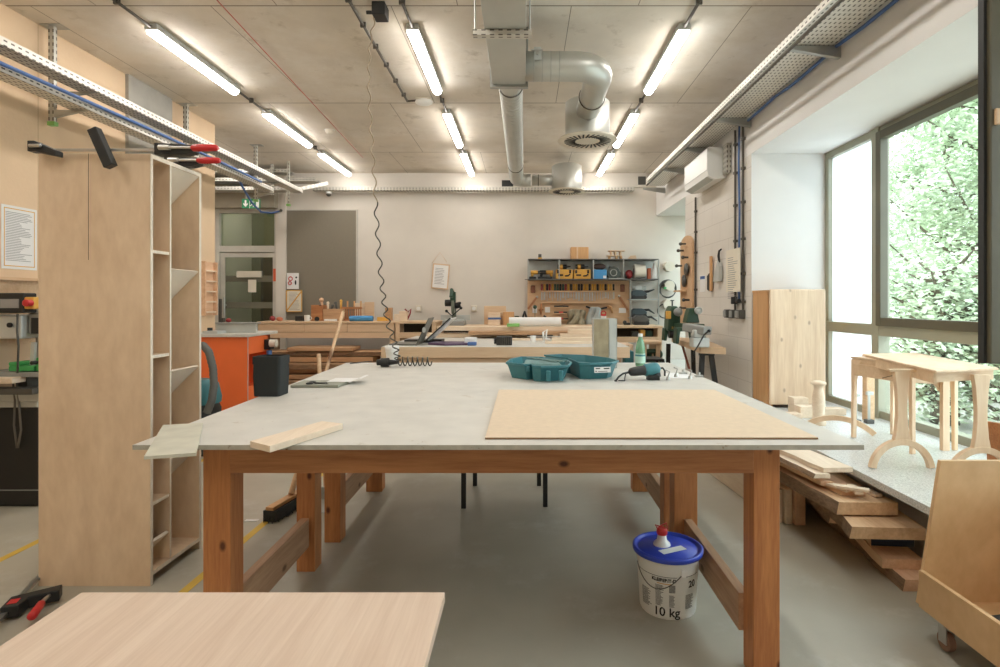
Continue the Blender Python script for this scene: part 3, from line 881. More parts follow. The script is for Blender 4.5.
part('hose', MB().tube(pts[329:], 0.0048, 6), mat('hose_rubber', (66, 64, 54), 0.5), o)
part('upper_hose', MB().tube(pts[:330], 0.0046, 6), mat('hose_painted_reflection', (168, 150, 122), 0.5), o, label='upper length of hose with reflected light painted tan')  # tan is reflected light put into the colour of the dark hose
q = MB(); q.cyl((-1.07, 4.08, TZ + 0.034), (-1.03, 4.08, TZ + 0.034), 0.022); q.cyl((-1.04, 4.08, TZ + 0.034), (-0.985, 4.08, TZ + 0.034), 0.033); q.cyl((-0.99, 4.08, TZ + 0.034), (-0.91, 4.08, TZ + 0.036), 0.022, 0.012)
part('coupling', q, 'black', o)

o = thing('dome_camera', 'small white dome camera under the tray, left part of back wall', 'camera', (-3.07, 8.8, 3.0))
part('mount', MB().cyl((-3.07, 8.8, 3.085), (-3.07, 8.8, 3.05), .045), 'white', o)
part('dome', MB().ball((-3.07, 8.8, 3.045), .038), 'dgrey', o)
struct('trim_8', MB().box(.085, .10, 8.893, 8.9, 1.9, 3.09), 'wall')
q = MB(); q.add([(-1.63, 3.46, .002), (-1.55, 3.48, .004), (-1.54, 3.55, .012), (-1.60, 3.52, .003)], [(0, 1, 2, 3)])
q = MB(); q.box(-1.72, -1.64, 3.44, 3.47, .001, .004); solo('paper_scrap', q, 'paper', 'tiny white scrap of paper on floor beside the broom', 'paper')
# ================================================================ LARGE FURNITURE
# ---- worktables
def worktable(label, y0, y1, xl0, xl1, xr0, xr1, legs, aprons, grp):
    o = thing('worktable', label, 'table', (0, y0 + .3, 0), grp)
    q = MB(); q.hexa([(xl0, y0, TZ - .016), (xr0, y0, TZ - .016), (xr1, y1, TZ - .016), (xl1, y1, TZ - .016)], [(xl0, y0, TZ), (xr0, y0, TZ), (xr1, y1, TZ), (xl1, y1, TZ)])
    q.m = [1, 0, 1, 1, 1, 1]
    part('tabletop', q, ['ctop', 'ctopedge'], o)
    for (xa, xb, ya) in legs:
        part('leg', MB().box(xa, xb, ya, ya + .095, 0, TZ - .017), 'pine', o, 0.003)
    (ya, yb, xa, xb) = aprons
    part('apron', MB().box(xa, xb, ya, ya + .03, .741, TZ - .017), 'pinex', o, 0.003)
    part('apron', MB().box(xa, xb, yb - .03, yb, .741, TZ - .017), 'pinex', o, 0.003)
    part('side_apron', MB().box(-1.10, -1.07, ya + .095, yb - .04, .741, TZ - .017), 'piney', o, 0.002)
    part('side_apron', MB().box(.82, .85, ya + .095, yb - .04, .741, TZ - .017), 'piney', o, 0.002)
    part('side_rail', MB().box(-1.115, -1.075, ya + .098, yb - .005, .125, .27), 'piney', o, 0.003)
    part('side_rail', MB().box(.80, .84, ya + .098, yb - .005, .125, .265), 'piney', o, 0.003)
    return o
worktable('large near worktable with worn grey top on orange pine legs', 1.855, 3.0, -1.297, -1.335, 1.127, 1.128,
          [(-1.144, -1.046, 1.995), (-1.138, -1.046, 2.80), (.818, .912, 1.995), (.752, .868, 2.80)], (1.99, 2.895, -1.046, .818), 'paired worktables')
worktable('second worktable pushed against the far side of the near one', 3.0005, 4.38, -1.335, -1.385, 1.128, 1.13,
          [(-1.12, -1.03, 3.14), (-1.123, -1.01, 3.98), (.785, .88, 3.14), (.775, .886, 3.98)], (3.16, 4.07, -1.03, .72), 'paired worktables')
# things on it
def on(x, y, Z=TZ):
    Y = (EYE - Z) * FP / (y - 302.0); return Vector(((x - 524.0) * Y / FP, Y, Z))
q = MB(); q.box(-.134, 1.014, 1.93, 2.985, TZ + .0008, TZ + .007, 0); q.m = [1, 0, 1, 1, 1, 1]
solo('mdf_sheet', q, ['mdf', 'board'], 'large thin tan MDF sheet lying at front right of the worktable', 'board')
q = MB(); a, b, c, d = on(250, 441, TZ + .022), on(322, 421, TZ + .022), on(343, 423.5, TZ + .022), on(270, 446, TZ + .022)
def flat(mb, pts, z0, z1, mi=0):
    n = len(pts)
    return mb.add([(p[0], p[1], z0) for p in pts] + [(p[0], p[1], z1) for p in pts], [tuple(range(n))[::-1], tuple(range(n, 2 * n))] + [(i, (i + 1) % n, n + (i + 1) % n, n + i) for i in range(n)], mi)
flat(q, [a, d, c, b], TZ + .001, TZ + .022)
solo('board_offcut', q, 'paleb', 'pale timber offcut lying askew on front left of worktable', 'board', bev=0.001)
q = MB(); ps = [on(145, 457, TZ + .02), on(194, 455, TZ + .02), on(203, 423, TZ + .02), on(165, 424, TZ + .02)]
ps = [Vector((-1.14, 1.68, 0)), Vector((-1.007, 1.72, 0)), Vector((-1.23, 2.147, 0)), Vector((-1.36, 2.11, 0))]
flat(q, ps, TZ + .001, TZ + .011)
solo('board_offcut', q, mat('stained_greyish_board', (196, 194, 176), 0.6, var=0.1, scale=12), 'thin stained grey sheet overhanging left corner of the worktable', 'board')
# black fabric bin
c = on(272.5, 396); cx, cy = -1.29, 2.86; bs_ = .82
o = thing('storage_bin', 'black fabric bin with stiff rim on left edge of worktable', 'bin', (cx, cy, TZ))
q = MB()
def rrect(w, d, r, n=5):
    pts = []
    for sx, sy, a0 in ((1, 1, 0), (-1, 1, 90), (-1, -1, 180), (1, -1, 270)):
        for k in range(n + 1):
            a = R(a0 + 90 * k / n); pts.append((sx * (w / 2 - r) + r * cos(a), sy * (d / 2 - r) + r * sin(a)))
    return pts
def tub(mb, cx, cy, secs, mi=0, closed_top=False):
    """stack of rounded rectangles (w, d, r, z)"""
    vs = []; n = 24
    for (w, d, r, z) in secs: vs += [(cx + p[0], cy + p[1], z) for p in rrect(w, d, r)]
    fs = [tuple(range(n))[::-1]]
    for i in range(len(secs) - 1): fs += [(i * n + k, i * n + (k + 1) % n, (i + 1) * n + (k + 1) % n, (i + 1) * n + k) for k in range(n)]
    fs.append(tuple(range((len(secs) - 1) * n, len(secs) * n)))
    return mb.add(vs, fs, mi, False)
tub(q, cx, cy, [(.13, .12, .015, TZ + .001), (.138, .128, .015, TZ + .1), (.134, .124, .015, TZ + .198), (.122, .112, .012, TZ + .198), (.12, .11, .012, TZ + .03)])
part('body', q, 'blackf', o)
q = MB(); tub(q, cx, cy, [(.142, .132, .016, TZ + .162), (.142, .132, .016, TZ + .2), (.123, .113, .012, TZ + .201), (.123, .113, .012, TZ + .165)])
part('rim', q, 'blackf', o)
# book with paper and scissors
a, b = on(290, 388), on(338, 388)
q = MB(); q.box(a.x, b.x, 3.09, 3.28, TZ + .001, TZ + .016); solo('hardcover_book', q, mat('grey_green_book_cover', (150, 152, 136), .7), 'closed grey-green book behind the black fabric bin', 'book', bev=.002)
q = MB(); q.tube([(-1.17, 3.13, TZ + .021), (-1.10, 3.13, TZ + .021)], .004, 6); q.torus((-1.195, 3.12, TZ + .021), .016, .004, 'z'); q.torus((-1.195, 3.165, TZ + .021), .016, .004); q.beam((-1.18, 3.16, TZ + .021), (-1.09, 3.11, TZ + .021), .008, .002)
solo('scissors', q, 'black', 'black-handled scissors lying on the grey-green book', 'scissors')
q = MB()
N = 14; vs = []
for k in range(N + 1):
    t = k / N; x = -1.13 + .20 * t; z = TZ + .0185 + (0.03 * max(0, t - .72) / .28 if t > .72 else 0)
    if t > .9: z -= .012 * (t - .9) / .1; 
    vs += [(x, 3.20, z), (x, 3.36, z + .0)]
q.add(vs, [(2 * k, 2 * k + 2, 2 * k + 3, 2 * k + 1) for k in range(N)])
ob = solo('paper_sheet', q, 'paper', 'curling sheet of paper lying on the grey-green book', 'paper'); sm_ = ob.modifiers.new('s', 'SOLIDIFY'); sm_.thickness = .0008
q = MB(); ps = [on(345, 363), on(368, 364), on(385, 357.5), on(352, 357.5)]; flat(q, [ps[0], ps[1], (-1.17, 4.33, 0), (-1.33, 4.33, 0)], TZ + .001, TZ + .002)
ob = solo('paper_sheet', q, 'paper', 'white paper sheets at far left corner of the worktables', 'paper')
q = MB(); q.tube([on(350, 363.5, TZ + .009), on(372, 361, TZ + .009)], .004, 6); solo('pencil', q, 'dgrey', 'thin grey pencil lying across the papers at far left', 'pencil')
# cups
o = thing('paper_cups', 'stack of white paper cups at the far edge of the worktables', 'cup', (-1.02, 4.33, TZ))
q = MB(); q.lathe([(.038, TZ + .001), (.048, TZ + .085), (.051, TZ + .088), (.049, TZ + .094), (.052, TZ + .105), (.056, TZ + .135), (.052, TZ + .136), (.04, TZ + .06)], 24, (-1.02, 4.33, 0)); part('cup', q, 'white', o)
# ---- teal tool case, open
def half_case(name, cx, cy, w, d, h, parent, lab=False):
    q = MB()
    tub(q, cx, cy, [(w * .84, d * .8, .03, TZ + .001), (w * .92, d * .92, .035, TZ + h * .6), (w * .97, d * .97, .04, TZ + h - .008), (w, d, .04, TZ + h - .006), (w, d, .04, TZ + h), (w * .93, d * .93, .036, TZ + h), (w * .88, d * .88, .03, TZ + h * .55), (w * .8, d * .8, .03, TZ + h * .5)])
    pt = part(name, q, 'teal', parent)
    return pt
o = thing('tool_case', 'open teal plastic power tool case with moulded halves', 'tool case', (.24, 3.6, TZ))
q = MB()
def moulded(q, pts, h, lift=0.0):
    n = len(pts); cx = sum(p[0] for p in pts) / n; cy = sum(p[1] for p in pts) / n
    def ring(s, z): return [(cx + (p[0] - cx) * s, cy + (p[1] - cy) * s, TZ + z + lift) for p in pts]
    rings = [ring(.80, .001), ring(.92, h * .75), ring(.96, h - .012), ring(1.0, h - .010), ring(1.0, h), ring(.94, h), ring(.88, h * .55)]
    vs = [v for r_ in rings for v in r_]
    fs = [tuple(range(n))[::-1]]
    for i in range(len(rings) - 1): fs += [(i * n + k, i * n + (k + 1) % n, (i + 1) * n + (k + 1) % n, (i + 1) * n + k) for k in range(n)]
    fs.append(tuple(range((len(rings) - 1) * n, len(rings) * n)))
    q.add(vs, fs)
    return q
LH = [(-.115, 3.50), (.0, 3.38), (.045, 3.40), (.05, 3.32), (.10, 3.28), (.27, 3.33), (.30, 3.50), (.285, 3.66), (.12, 3.86), (-.02, 3.88), (-.09, 3.74)]
part('base_half', moulded(MB(), LH, .098), 'teal', o)
RH = [(.32, 3.52), (.335, 3.40), (.40, 3.38), (.54, 3.42), (.60, 3.54), (.56, 3.72), (.43, 3.92), (.26, 3.98), (.14, 3.93), (.29, 3.70)]
part('lid_half', moulded(MB(), RH, .105), 'teal', o)
q = MB()
q.hexa([(-.01, 3.46, TZ + .05), (.24, 3.40, TZ + .05), (.23, 3.60, TZ + .05), (.0, 3.74, TZ + .05)], [(.0, 3.47, TZ + .094), (.23, 3.42, TZ + .094), (.22, 3.58, TZ + .094), (.01, 3.72, TZ + .094)])
part('insert_tray', q, 'teald', o, .01)
q = MB()
for k in range(4): q.beam((.02 + .035 * k, 3.78 - .02 * k, TZ + .099), (.2 + .025 * k, 3.50 - .02 * k + .03 * k, TZ + .099), .012, .006)
part('rib', q, 'teald', o)
q = MB(); q.box(.13, .155, 3.268, 3.30, TZ + .01, TZ + .07); q.box(.205, .23, 3.285, 3.32, TZ + .01, TZ + .07); q.box(.015, .035, 3.36, 3.39, TZ + .055, TZ + .085)
part('case_latch', q, 'teal', o, .004)
q = MB(); q.T = Matrix.Translation((.475, 3.395, TZ + .062)) @ Matrix.Rotation(R(13), 4, 'Z') @ Matrix.Rotation(R(-8), 4, 'X')
q.box(-.052, .052, -.004, .001, -.016, .018)
lbl = part('case_label', q, 'paper', o, 0)
q = MB(); q.T = Matrix.Translation((.475, 3.395, TZ + .062)) @ Matrix.Rotation(R(13), 4, 'Z') @ Matrix.Rotation(R(-8), 4, 'X')
q.box(-.044, -.016, -.0055, -.0035, .006, .012); q.box(.008, .044, -.0055, -.0035, .005, .012); q.box(-.046, -.038, -.0055, -.0035, -.01, -.004); q.box(-.03, .03, -.0055, -.0035, -.01, -.007)
part('label_print', q, 'inkd', lbl)
# metal tin standing on end
o = thing('metal_box', 'tall open steel box standing on end behind teal case', 'metal box', (.50, 4.0, TZ))
p0 = P(594, 353, 3.98); 
q = MB(); y0, y1 = 4.0, 4.12; x0, x1 = .50, .665; h = TZ + .355
q.box(x0, x0 + .003, y0, y1, TZ + .001, h); q.box(x1 - .055, x1, y0, y0 + .003, TZ + .001, h); q.box(x1 - .003, x1, y0, y1, TZ + .001, h); q.box(x0, x1, y1 - .003, y1, TZ + .001, h); q.box(x0, x1, y0, y1, TZ + .001, TZ + .004)
part('shell', q, 'lgrey', o, 0)
part('panel', MB().box(x0, x1 - .06, y0 - .003, y0, TZ + .001, h - .004), mat('tarnished_steel', (172, 158, 128), .5, .4, var=.18, scale=14), o)
# bottle
bx, by = .86, 4.14
o = thing('plastic_bottle', 'green plastic bottle with white screw cap and wrapped label', 'bottle', (bx, by, TZ))
q = MB(); q.lathe([(.03, TZ + .001), (.036, TZ + .006), (.037, TZ + .05), (.035, TZ + .11), (.036, TZ + .13), (.027, TZ + .175), (.015, TZ + .205), (.014, TZ + .218)], 28, (bx, by, 0)); part('body', q, 'bottleg', o)
part('cap', MB().cyl((bx, by, TZ + .218), (bx, by, TZ + .24), .017), 'white', o)
q = MB(); q.lathe([(.0375, TZ + .025), (.0378, TZ + .05), (.0365, TZ + .095)], 28, (bx, by, 0)); lb = part('label_wrap', q, mat('pale_bottle_label', (178, 214, 196), .5), o)
q = MB(); q.lathe([(.0382, TZ + .075), (.0375, TZ + .088)], 28, (bx, by, 0)); part('label_band', q, 'teal', lb)
# power tool (angle grinder / sander)
o = thing('angle_grinder', 'teal and black angle grinder lying beside the green bottle', 'power tool', (.72, 3.7, TZ))
q = MB(); a = Vector((.635, 3.37, TZ + .052)); b = Vector((.80, 3.42, TZ + .066))
def along(t, dz=0): return a.lerp(b, t) + Vector((0, 0, dz))
q.tube([along(-.02), along(.04), along(.2), along(.5), along(.62)], [.012, .024, .028, .030, .034], 16); part('handle', q, 'black', o)
q = MB(); q.tube([along(.56), along(.62), along(.95), along(1.08), along(1.16)], [.032, .037, .040, .036, .02], 18); part('motor_housing', q, 'teal', o)
q = MB(); q.cyl(along(1.0, -.005), along(1.0, -.045), .03, .036); q.box(.75, .82, 3.38, 3.44, TZ + .001, TZ + .03); part('gear_head', q, 'black', o)
q = MB(); q.tube([along(-.02), along(-.25, -.004), along(-.42, -.02), along(-.52, -.042)], [.007, .006, .006, .005], 8); q.ball(along(-.53, -.042), .009)
q.tube([along(-.1), Vector((.63, 3.47, TZ + .03)), Vector((.615, 3.42, TZ + .006)), Vector((.60, 3.34, TZ + .005)), Vector((.56, 3.32, TZ + .008))], .0035, 6)
part('power_cord', q, 'black', o)
q = MB(); q.tube([along(1.05), Vector((.85, 3.43, TZ + .07)), Vector((.865, 3.44, TZ + .05)), Vector((.87, 3.46, TZ + .02))], .006, 8); part('guard_bow', q, 'black', o)
# small shiny metal fittings
for i, (x, y) in enumerate(((676, 377), (683, 374), (690, 379), (699, 377), (668, 380))):
    c = on(x, y); q = MB()
    if i % 2 == 0:
        q.cyl((c.x, c.y, TZ + .001), (c.x, c.y, TZ + .02), .014, .009); q.tube([(c.x, c.y, TZ + .02), (c.x + .01, c.y, TZ + .05), (c.x - .012, c.y + .01, TZ + .06)], .005, 6)
    else:
        q.box(c.x - .025, c.x + .025, c.y - .015, c.y + .015, TZ + .001, TZ + .012); q.cyl((c.x, c.y, TZ + .012), (c.x, c.y, TZ + .03), .008)
    solo('metal_fitting', q, 'steel', ['upright bent steel fitting on right of worktable', 'flat steel fitting with a stud behind the upright one', 'squat steel cone fitting in front of the others', 'rightmost flat steel fitting near table edge', 'steel fitting closest to the angle grinder'][i], 'fitting', bev=.001)
q = MB(); flat(q, [(.90, 3.50, 0), (1.0, 3.46, 0), (1.09, 3.58, 0), (1.02, 3.74, 0), (.93, 3.72, 0)], TZ + .0008, TZ + .0016); solo('plastic_wrap', q, 'paper', 'crumpled white wrapper under the small steel fittings', 'wrapper')

# ---- foreground table
o = thing('oak_table', 'light wood tabletop cut by the lower picture edge', 'table', (-.55, .75, 0))
ZF = .72; dr = EYE - ZF
yf = dr * FP / 290; xl = -.650 * dr; xr = -.2665 * dr
q = MB(); q.box(-442 * yf / FP, -79 * yf / FP, .2, yf, ZF - .022, ZF)
part('tabletop', q, 'veneer', o, .002)
for x in (-.86, -.22):
    for y in (.26, 1.10): part('leg', MB().box(x - .022, x + .022, y - .022, y + .022, 0, ZF - .022), 'bench', o, .002)
part('apron', MB().box(-.84, -.24, 1.085, 1.105, ZF - .09, ZF - .022), 'bench', o)
part('apron', MB().box(-.84, -.24, .255, .275, ZF - .09, ZF - .022), 'bench', o)

# ---- plywood bookcase being glued
bx0, bx1 = -2.30, -1.775; TH = .018; H = 2.055
Y0, Y1, Y2 = 2.66, 2.805, 3.06
o = thing('bookcase', 'tall narrow birch plywood bookcase held by clamps', 'bookcase', (-2.04, 2.86, 0))
def ply(x0, x1, y0, y1, z0, z1, edge, mm='ply'):
    q = MB(); q.box(x0, x1, y0, y1, z0, z1)
    if edge == 'y': q.box(x1, x1 + .0012, y0, y1, z0, z1, 1)
    return q
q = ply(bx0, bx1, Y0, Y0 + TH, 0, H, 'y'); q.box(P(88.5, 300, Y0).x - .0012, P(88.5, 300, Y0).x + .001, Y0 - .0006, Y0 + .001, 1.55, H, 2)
part('side_panel', q, ['ply', 'plyedge', 'shade_and_marks'], o)
part('divider', ply(bx0 + .02, bx1, Y1, Y1 + .012, .07, H - .02, 'y'), ['ply', 'plyedge'], o)
part('side_panel', ply(bx0, bx1, Y2, Y2 + TH, 0, H, 'y'), ['ply', 'plyedge'], o)
part('back_panel', MB().box(bx0 - .006, bx0, Y0, Y2 + TH, 0, H), 'ply', o)
part('top_panel', ply(bx0, bx1, Y0 + TH, Y2, H - .02, H, 'y'), ['plyh', 'plyedge'], o)
part('bottom_panel', ply(bx0, bx1, Y0 + TH, Y2, .045, .063, 'y'), ['plyh', 'plyedge'], o)
for z in (1.585, 1.08, .60, .375): part('shelf', ply(bx0, bx1 - .004, Y0 + TH, Y1, z, z + .015, 'y'), ['plyh', 'plyedge'], o)
for z in (H - .022, 1.515, 1.0, .56):
    q = MB(); q.prism([(bx1 - .002, z), (bx1 - .016, z + .006), (bx1 - .42, z - .40), (bx1 - .41, z - .41)], 'y', Y1 + .013, Y2 - .001); part('slanted_shelf', q, mat('pale_slanted_ply', (226, 212, 192), .6) if z > 2 else bpy.data.materials['pale_slanted_ply'], o)
q = MB(); q.prism([(bx1 - .002, .20), (bx1 - .016, .206), (bx1 - .15, .07), (bx1 - .14, .065)], 'y', Y0 + TH + .001, Y1 - .001); part('slanted_shelf', q, bpy.data.materials['pale_slanted_ply'], o)

# clamps on top
def bar_clamp(label, xa, xb, y, z, head=True, pad=True):
    o = thing('bar_clamp', label, 'clamp', ((xa + xb) / 2, y, z))
    part('bar', MB().box(xa, xb, y - .005, y + .005, z - .006, z + .006), 'steel', o, .001)
    q = MB(); q.prism([(xa - .01, z - .014), (xa + .02, z - .014), (xa + .12, z - .035), (xa + .12, z - .01), (xa + .02, z + .035), (xa - .01, z + .035)], 'y', y - .035, y + .012); part('fixed_jaw', q, 'black', o, .003)
    part('jaw_screw', MB().cyl((xa + .01, y - .045, z + .008), (xa + .06, y - .045, z + .008), .008), 'steel', o)
    q = MB(); q.prism([(xb - .20, z - .03), (xb - .06, z - .03), (xb - .02, z - .018), (xb - .02, z + .014), (xb - .20, z + .024)], 'y', y - .04, y + .012); part('sliding_jaw', q, 'black', o, .003)
    part('spindle', MB().cyl((xb - .17, y - .05, z - .002), (xb + .0, y - .05, z - .002), .007).cyl((xb - .17, y - .05, z - .002), (xb - .12, y - .05, z - .002), .012), 'steel', o)
    q = MB(); q.lathe([(.010, xb - .02), (.016, xb - .01), (.017, xb + .03), (.015, xb + .09), (.010, xb + .1)], 16, (0, y - .05, z - .004), 'x'); part('handle', q, 'red', o)
    return o
bar_clamp('red-handled bar clamp spanning the near top edge of bookcase', P(32, 0, 2.6).x, P(196, 0, 2.57).x, 2.62, P(0, 150, 2.62).z + .0)
bar_clamp('second red-handled bar clamp on the bookcase top, farther back', -2.5, P(201, 0, 2.92).x, 2.97, 2.055 + .037)
q = MB(); q.T = Matrix.Translation(P(102.5, 148, 2.59)) @ Matrix.Rotation(R(-24), 4, 'Y') ; q.box(-.022, .022, -.02, .02, -.095, .095)
solo('clamp_pad', q, 'black', 'black wooden block hung diagonally over the near clamp bar', 'clamp pad', bev=.003)
# clamp on the floor
o = thing('bar_clamp', 'red-handled bar clamp at the foot of the bookcase on floor', 'clamp', (-2.2, 2.5, 0))
z = .035
a = Vector((-2.62, 2.20, z)); b = Vector((-2.18, 2.64, z))
q = MB(); q.beam((-2.11, 2.16, z), (-2.335, 2.72, z), .022, .012); part('bar', q, 'steel', o)
dirv = Vector((-.37, .93, 0)).normalized() * .85; nrm = Vector((dirv.y, -dirv.x, 0))
def cp(s, t, zz=0): return Vector((-2.205, 2.41, z + zz)) + dirv * s + nrm * t
q = MB(); base = [cp(-.06, -.025), cp(.06, -.025), cp(.12, .17), cp(.05, .18), cp(.02, .06), cp(-.06, .05)]
flat(q, base, .012, .062); jaw = part('jaw', q, 'black', o, .004)
q = MB(); flat(q, [cp(-.03, -.01), cp(.02, -.01), cp(.02, .03), cp(-.03, .03)], .0625, .0635); part('red_badge', q, 'red', jaw)
q = MB(); q.cyl(cp(.06, .14, .012), cp(-.04, .13, .012), .008); part('spindle', q, 'steel', o)
q = MB(); q.tube([cp(-.03, .135, .012), cp(-.045, .135, .012), cp(-.10, .135, .008), cp(-.15, .135, .004), cp(-.16, .135, .002)], [.010, .016, .017, .018, .012], 14); part('handle', q, 'red', o)

# ---- glue bucket
Bx, By = P(667.5, 0, 2.49).x, 2.49
o = thing('glue_bucket', 'white 10 kg glue bucket with blue lid under the worktable', 'bucket', (Bx, By, 0))
q = MB(); q.lathe([(.118, .001), (.122, .012), (.134, .225), (.137, .232), (.137, .25)], 48, (Bx, By, 0)); part('pail', q, 'white', o)
q = MB(); q.lathe([(.139, .245), (.151, .250), (.153, .258), (.153, .268), (.147, .272), (.140, .269), (.136, .262), (.125, .260), (.122, .264), (.001, .264)], 48, (Bx, By, 0)); lid = part('lid', q, 'blue', o)
q = MB(); q.T = Matrix.Translation((Bx + .012, By - .04, .2655)) @ Matrix.Rotation(R(24), 4, 'Z'); q.box(-.062, .062, -.02, .02, 0, .0006); lb = part('lid_label', q, 'paper', lid)
q = MB(); q.lathe([(.038, .264), (.036, .272), (.022, .285), (.018, .31), (.016, .312)], 24, (Bx - .02, By + .02, 0)); part('spout', q, 'white', lid)
q = MB(); q.lathe([(.022, .31), (.024, .316), (.023, .332), (.018, .338)], 20, (Bx - .02, By + .02, 0)); q.tube([(Bx - .04, By + .02, .335), (Bx - .05, By + .02, .352), (Bx - .03, By + .02, .345), (Bx + .0, By + .02, .36), (Bx + .005, By + .02, .33)], .003, 6); part('spout_cap', q, 'red', lid)
# printing: black rule, name, text blocks, weight
aF = math.atan2(-By, -Bx) ; r_at = lambda z: .122 + .012 * (z - .012) / .213 + .0006
def patch(q, a0, a1, z0, z1, mi=0, n=10):
    vs = []
    for k in range(n + 1):
        a = a0 + (a1 - a0) * k / n
        vs += [(Bx + r_at(z0) * cos(a), By + r_at(z0) * sin(a), z0), (Bx + r_at(z1) * cos(a), By + r_at(z1) * sin(a), z1)]
    q.add(vs, [(2 * k, 2 * k + 2, 2 * k + 3, 2 * k + 1) for k in range(n)], mi)
q = MB(); patch(q, aF - 1.35, aF + .30, .186, .188, 0, 20); patch(q, aF + .62, aF + 1.2, .186, .188)
def txt(s, size, ang, z): q.text(s, size, (0, 0, 0), bend=((Bx, By), r_at(z), aF + ang, z), ext=.0005, bold=.0007)
txt('KLEIBERIT-D', .019, -.12, .172); txt('20', .04, .88, .15); q_ = q; q = MB(); txt('10 kg', .052, -.03, .034); part('weight_lettering', q, 'inkd', o); q = q_
for (a0, a1, z0, z1) in ((-.98, -.52, .045, .118), (-.40, -.12, .062, .15), (.05, .26, .062, .11), (.62, 1.0, .05, .108)):
    zz = z1
    while zz > z0:
        patch(q, aF + a0, aF + a0 + (a1 - a0) * rnd.uniform(.6, 1), zz - .002, zz); zz -= .0048
for k in range(8): patch(q, aF + .05, aF + .25, .122 + k * .0042, .1245 + k * .0042)
part('printed_text', q, 'inkd', o)
q = MB(); patch(q, aF - .34, aF + .14, .156, .159); part('yellow_rule', q, 'yellow', o)
q = MB(); pts = [(Bx + (r_at(.2) + .003) * cos(aF + t), By + (r_at(.2) + .003) * sin(aF + t), .205 - .072 * sin(pi * (t + 1.25) / 1.75)) for t in [(-1.25 + 1.75 * k / 20) for k in range(21)]]
q.tube(pts, .0018, 6); part('wire_handle', q, 'dgrey', o)
q = MB(); c = pts[-1]; q.box(c[0] - .010, c[0] + .010, c[1] - .006, c[1] + .008, .19, .222); part('handle_lug', q, 'white', o, .003)
# ================================================================ RIGHT SIDE
# pine cabinet on the window bench
x0, x1, y0, y1, z0, z1 = 2.10, 2.585, 4.8, 5.14, ST + .001, 1.455
o = thing('pine_cabinet', 'pale knotty pine cabinet standing on the window bench', 'cabinet', (2.34, 4.97, ST))
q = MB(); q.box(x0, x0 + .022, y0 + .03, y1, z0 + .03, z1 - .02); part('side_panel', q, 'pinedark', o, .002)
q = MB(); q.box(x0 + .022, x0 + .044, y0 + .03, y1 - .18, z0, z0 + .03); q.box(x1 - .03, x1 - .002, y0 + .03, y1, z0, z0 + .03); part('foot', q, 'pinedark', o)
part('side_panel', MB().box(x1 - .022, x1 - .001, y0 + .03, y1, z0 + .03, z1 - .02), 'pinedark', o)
part('back_panel', MB().box(x0 + .022, x1 - .022, y1 - .012, y1, z0 + .03, z1 - .02), 'pinedark', o)
q = MB(); part('top_panel', MB().box(x0 - .005, x1, y0 + .02, y1, z1 - .02, z1 - .002), 'pinedark', o)
q = MB(); q.box(x0 + .005, x1 + .002, y0 - .004, y0 + .024, z0 + .028, z1 + .004); part('front_board', q, 'pinecab', o, .012)
# turned post and offcuts on the sill
c = P(818.5, 425, 4.15); px, py = c.x, 4.15
q = MB(); q.lathe([(.048, 0), (.052, .02), (.040, .05), (.038, .10), (.045, .14), (.042, .2), (.032, .26), (.033, .29), (.052, .30), (.053, .315), (.028, .325)], 24, (px, py, ST + .001)); solo('turned_post', q, 'paleb', 'turned pale wooden post standing on window bench before the pine cabinet', 'turned wood', org=(px, py, ST))
for i, (dx, w, h, dy) in enumerate(((-.10, .13, .045, .22), (.08, .20, .09, .28), (.07, .12, .13, .45), (.30, .22, .05, .4))):
    q = MB(); q.box(px + dx - w / 2, px + dx + w / 2, py + dy - .05, py + dy + .05, ST + .001, ST + h)
    solo('wood_block', q, 'paleb', ['low pale wood block left of the turned post', 'wide wood block right behind the turned post', 'upright wood block behind the turned post', 'flat wood block on window bench nearest the side table'][i], 'wood block', bev=.003)
q = MB(); 
def sclamp(x, y, z1, label):
    o = thing('bar_clamp', label, 'clamp', (x, y, ST))
    part('bar', MB().box(x - .008, x + .008, y - .004, y + .004, ST + .001, z1), 'galv', o)
    part('jaw', MB().box(x - .02, x + .03, y - .012, y + .012, z1 - .03, z1 - .005), 'lgrey', o, .003)
    part('foot_jaw', MB().box(x - .03, x + .03, y - .02, y + .02, ST + .001, ST + .03), 'dgrey', o, .003)
sclamp(P(856, 0, 4.2).x, 4.2, P(0, 393, 4.2).z, 'left upright steel clamp behind the small drawer table')
sclamp(P(869, 0, 4.2).x, 4.2, P(0, 391, 4.2).z, 'right upright steel clamp behind the small drawer table')
q = MB(); q.box(2.62, 2.68, 4.28, 4.34, ST + .001, .95); solo('timber_upright', q, 'oak', 'upright timber board standing by the window mullion behind drawer table', 'board')

# drawer table (A)
o = thing('drawer_table', 'small pale table with one drawer and curved legs on window bench', 'table', (2.26, 3.52, ST), local=True, rotz=0)
A0 = Vector((2.20, 3.77, 0)); A1 = Vector((2.315, 3.34, 0)); u = (A1 - A0); LA = u.length; u.normalize(); v = Vector((-u.y, u.x, 0))
if v.x < 0: v = -v
o.rotation_euler = (0, 0, math.atan2(v.y, v.x)); o.location = (A0.x, A0.y, ST)
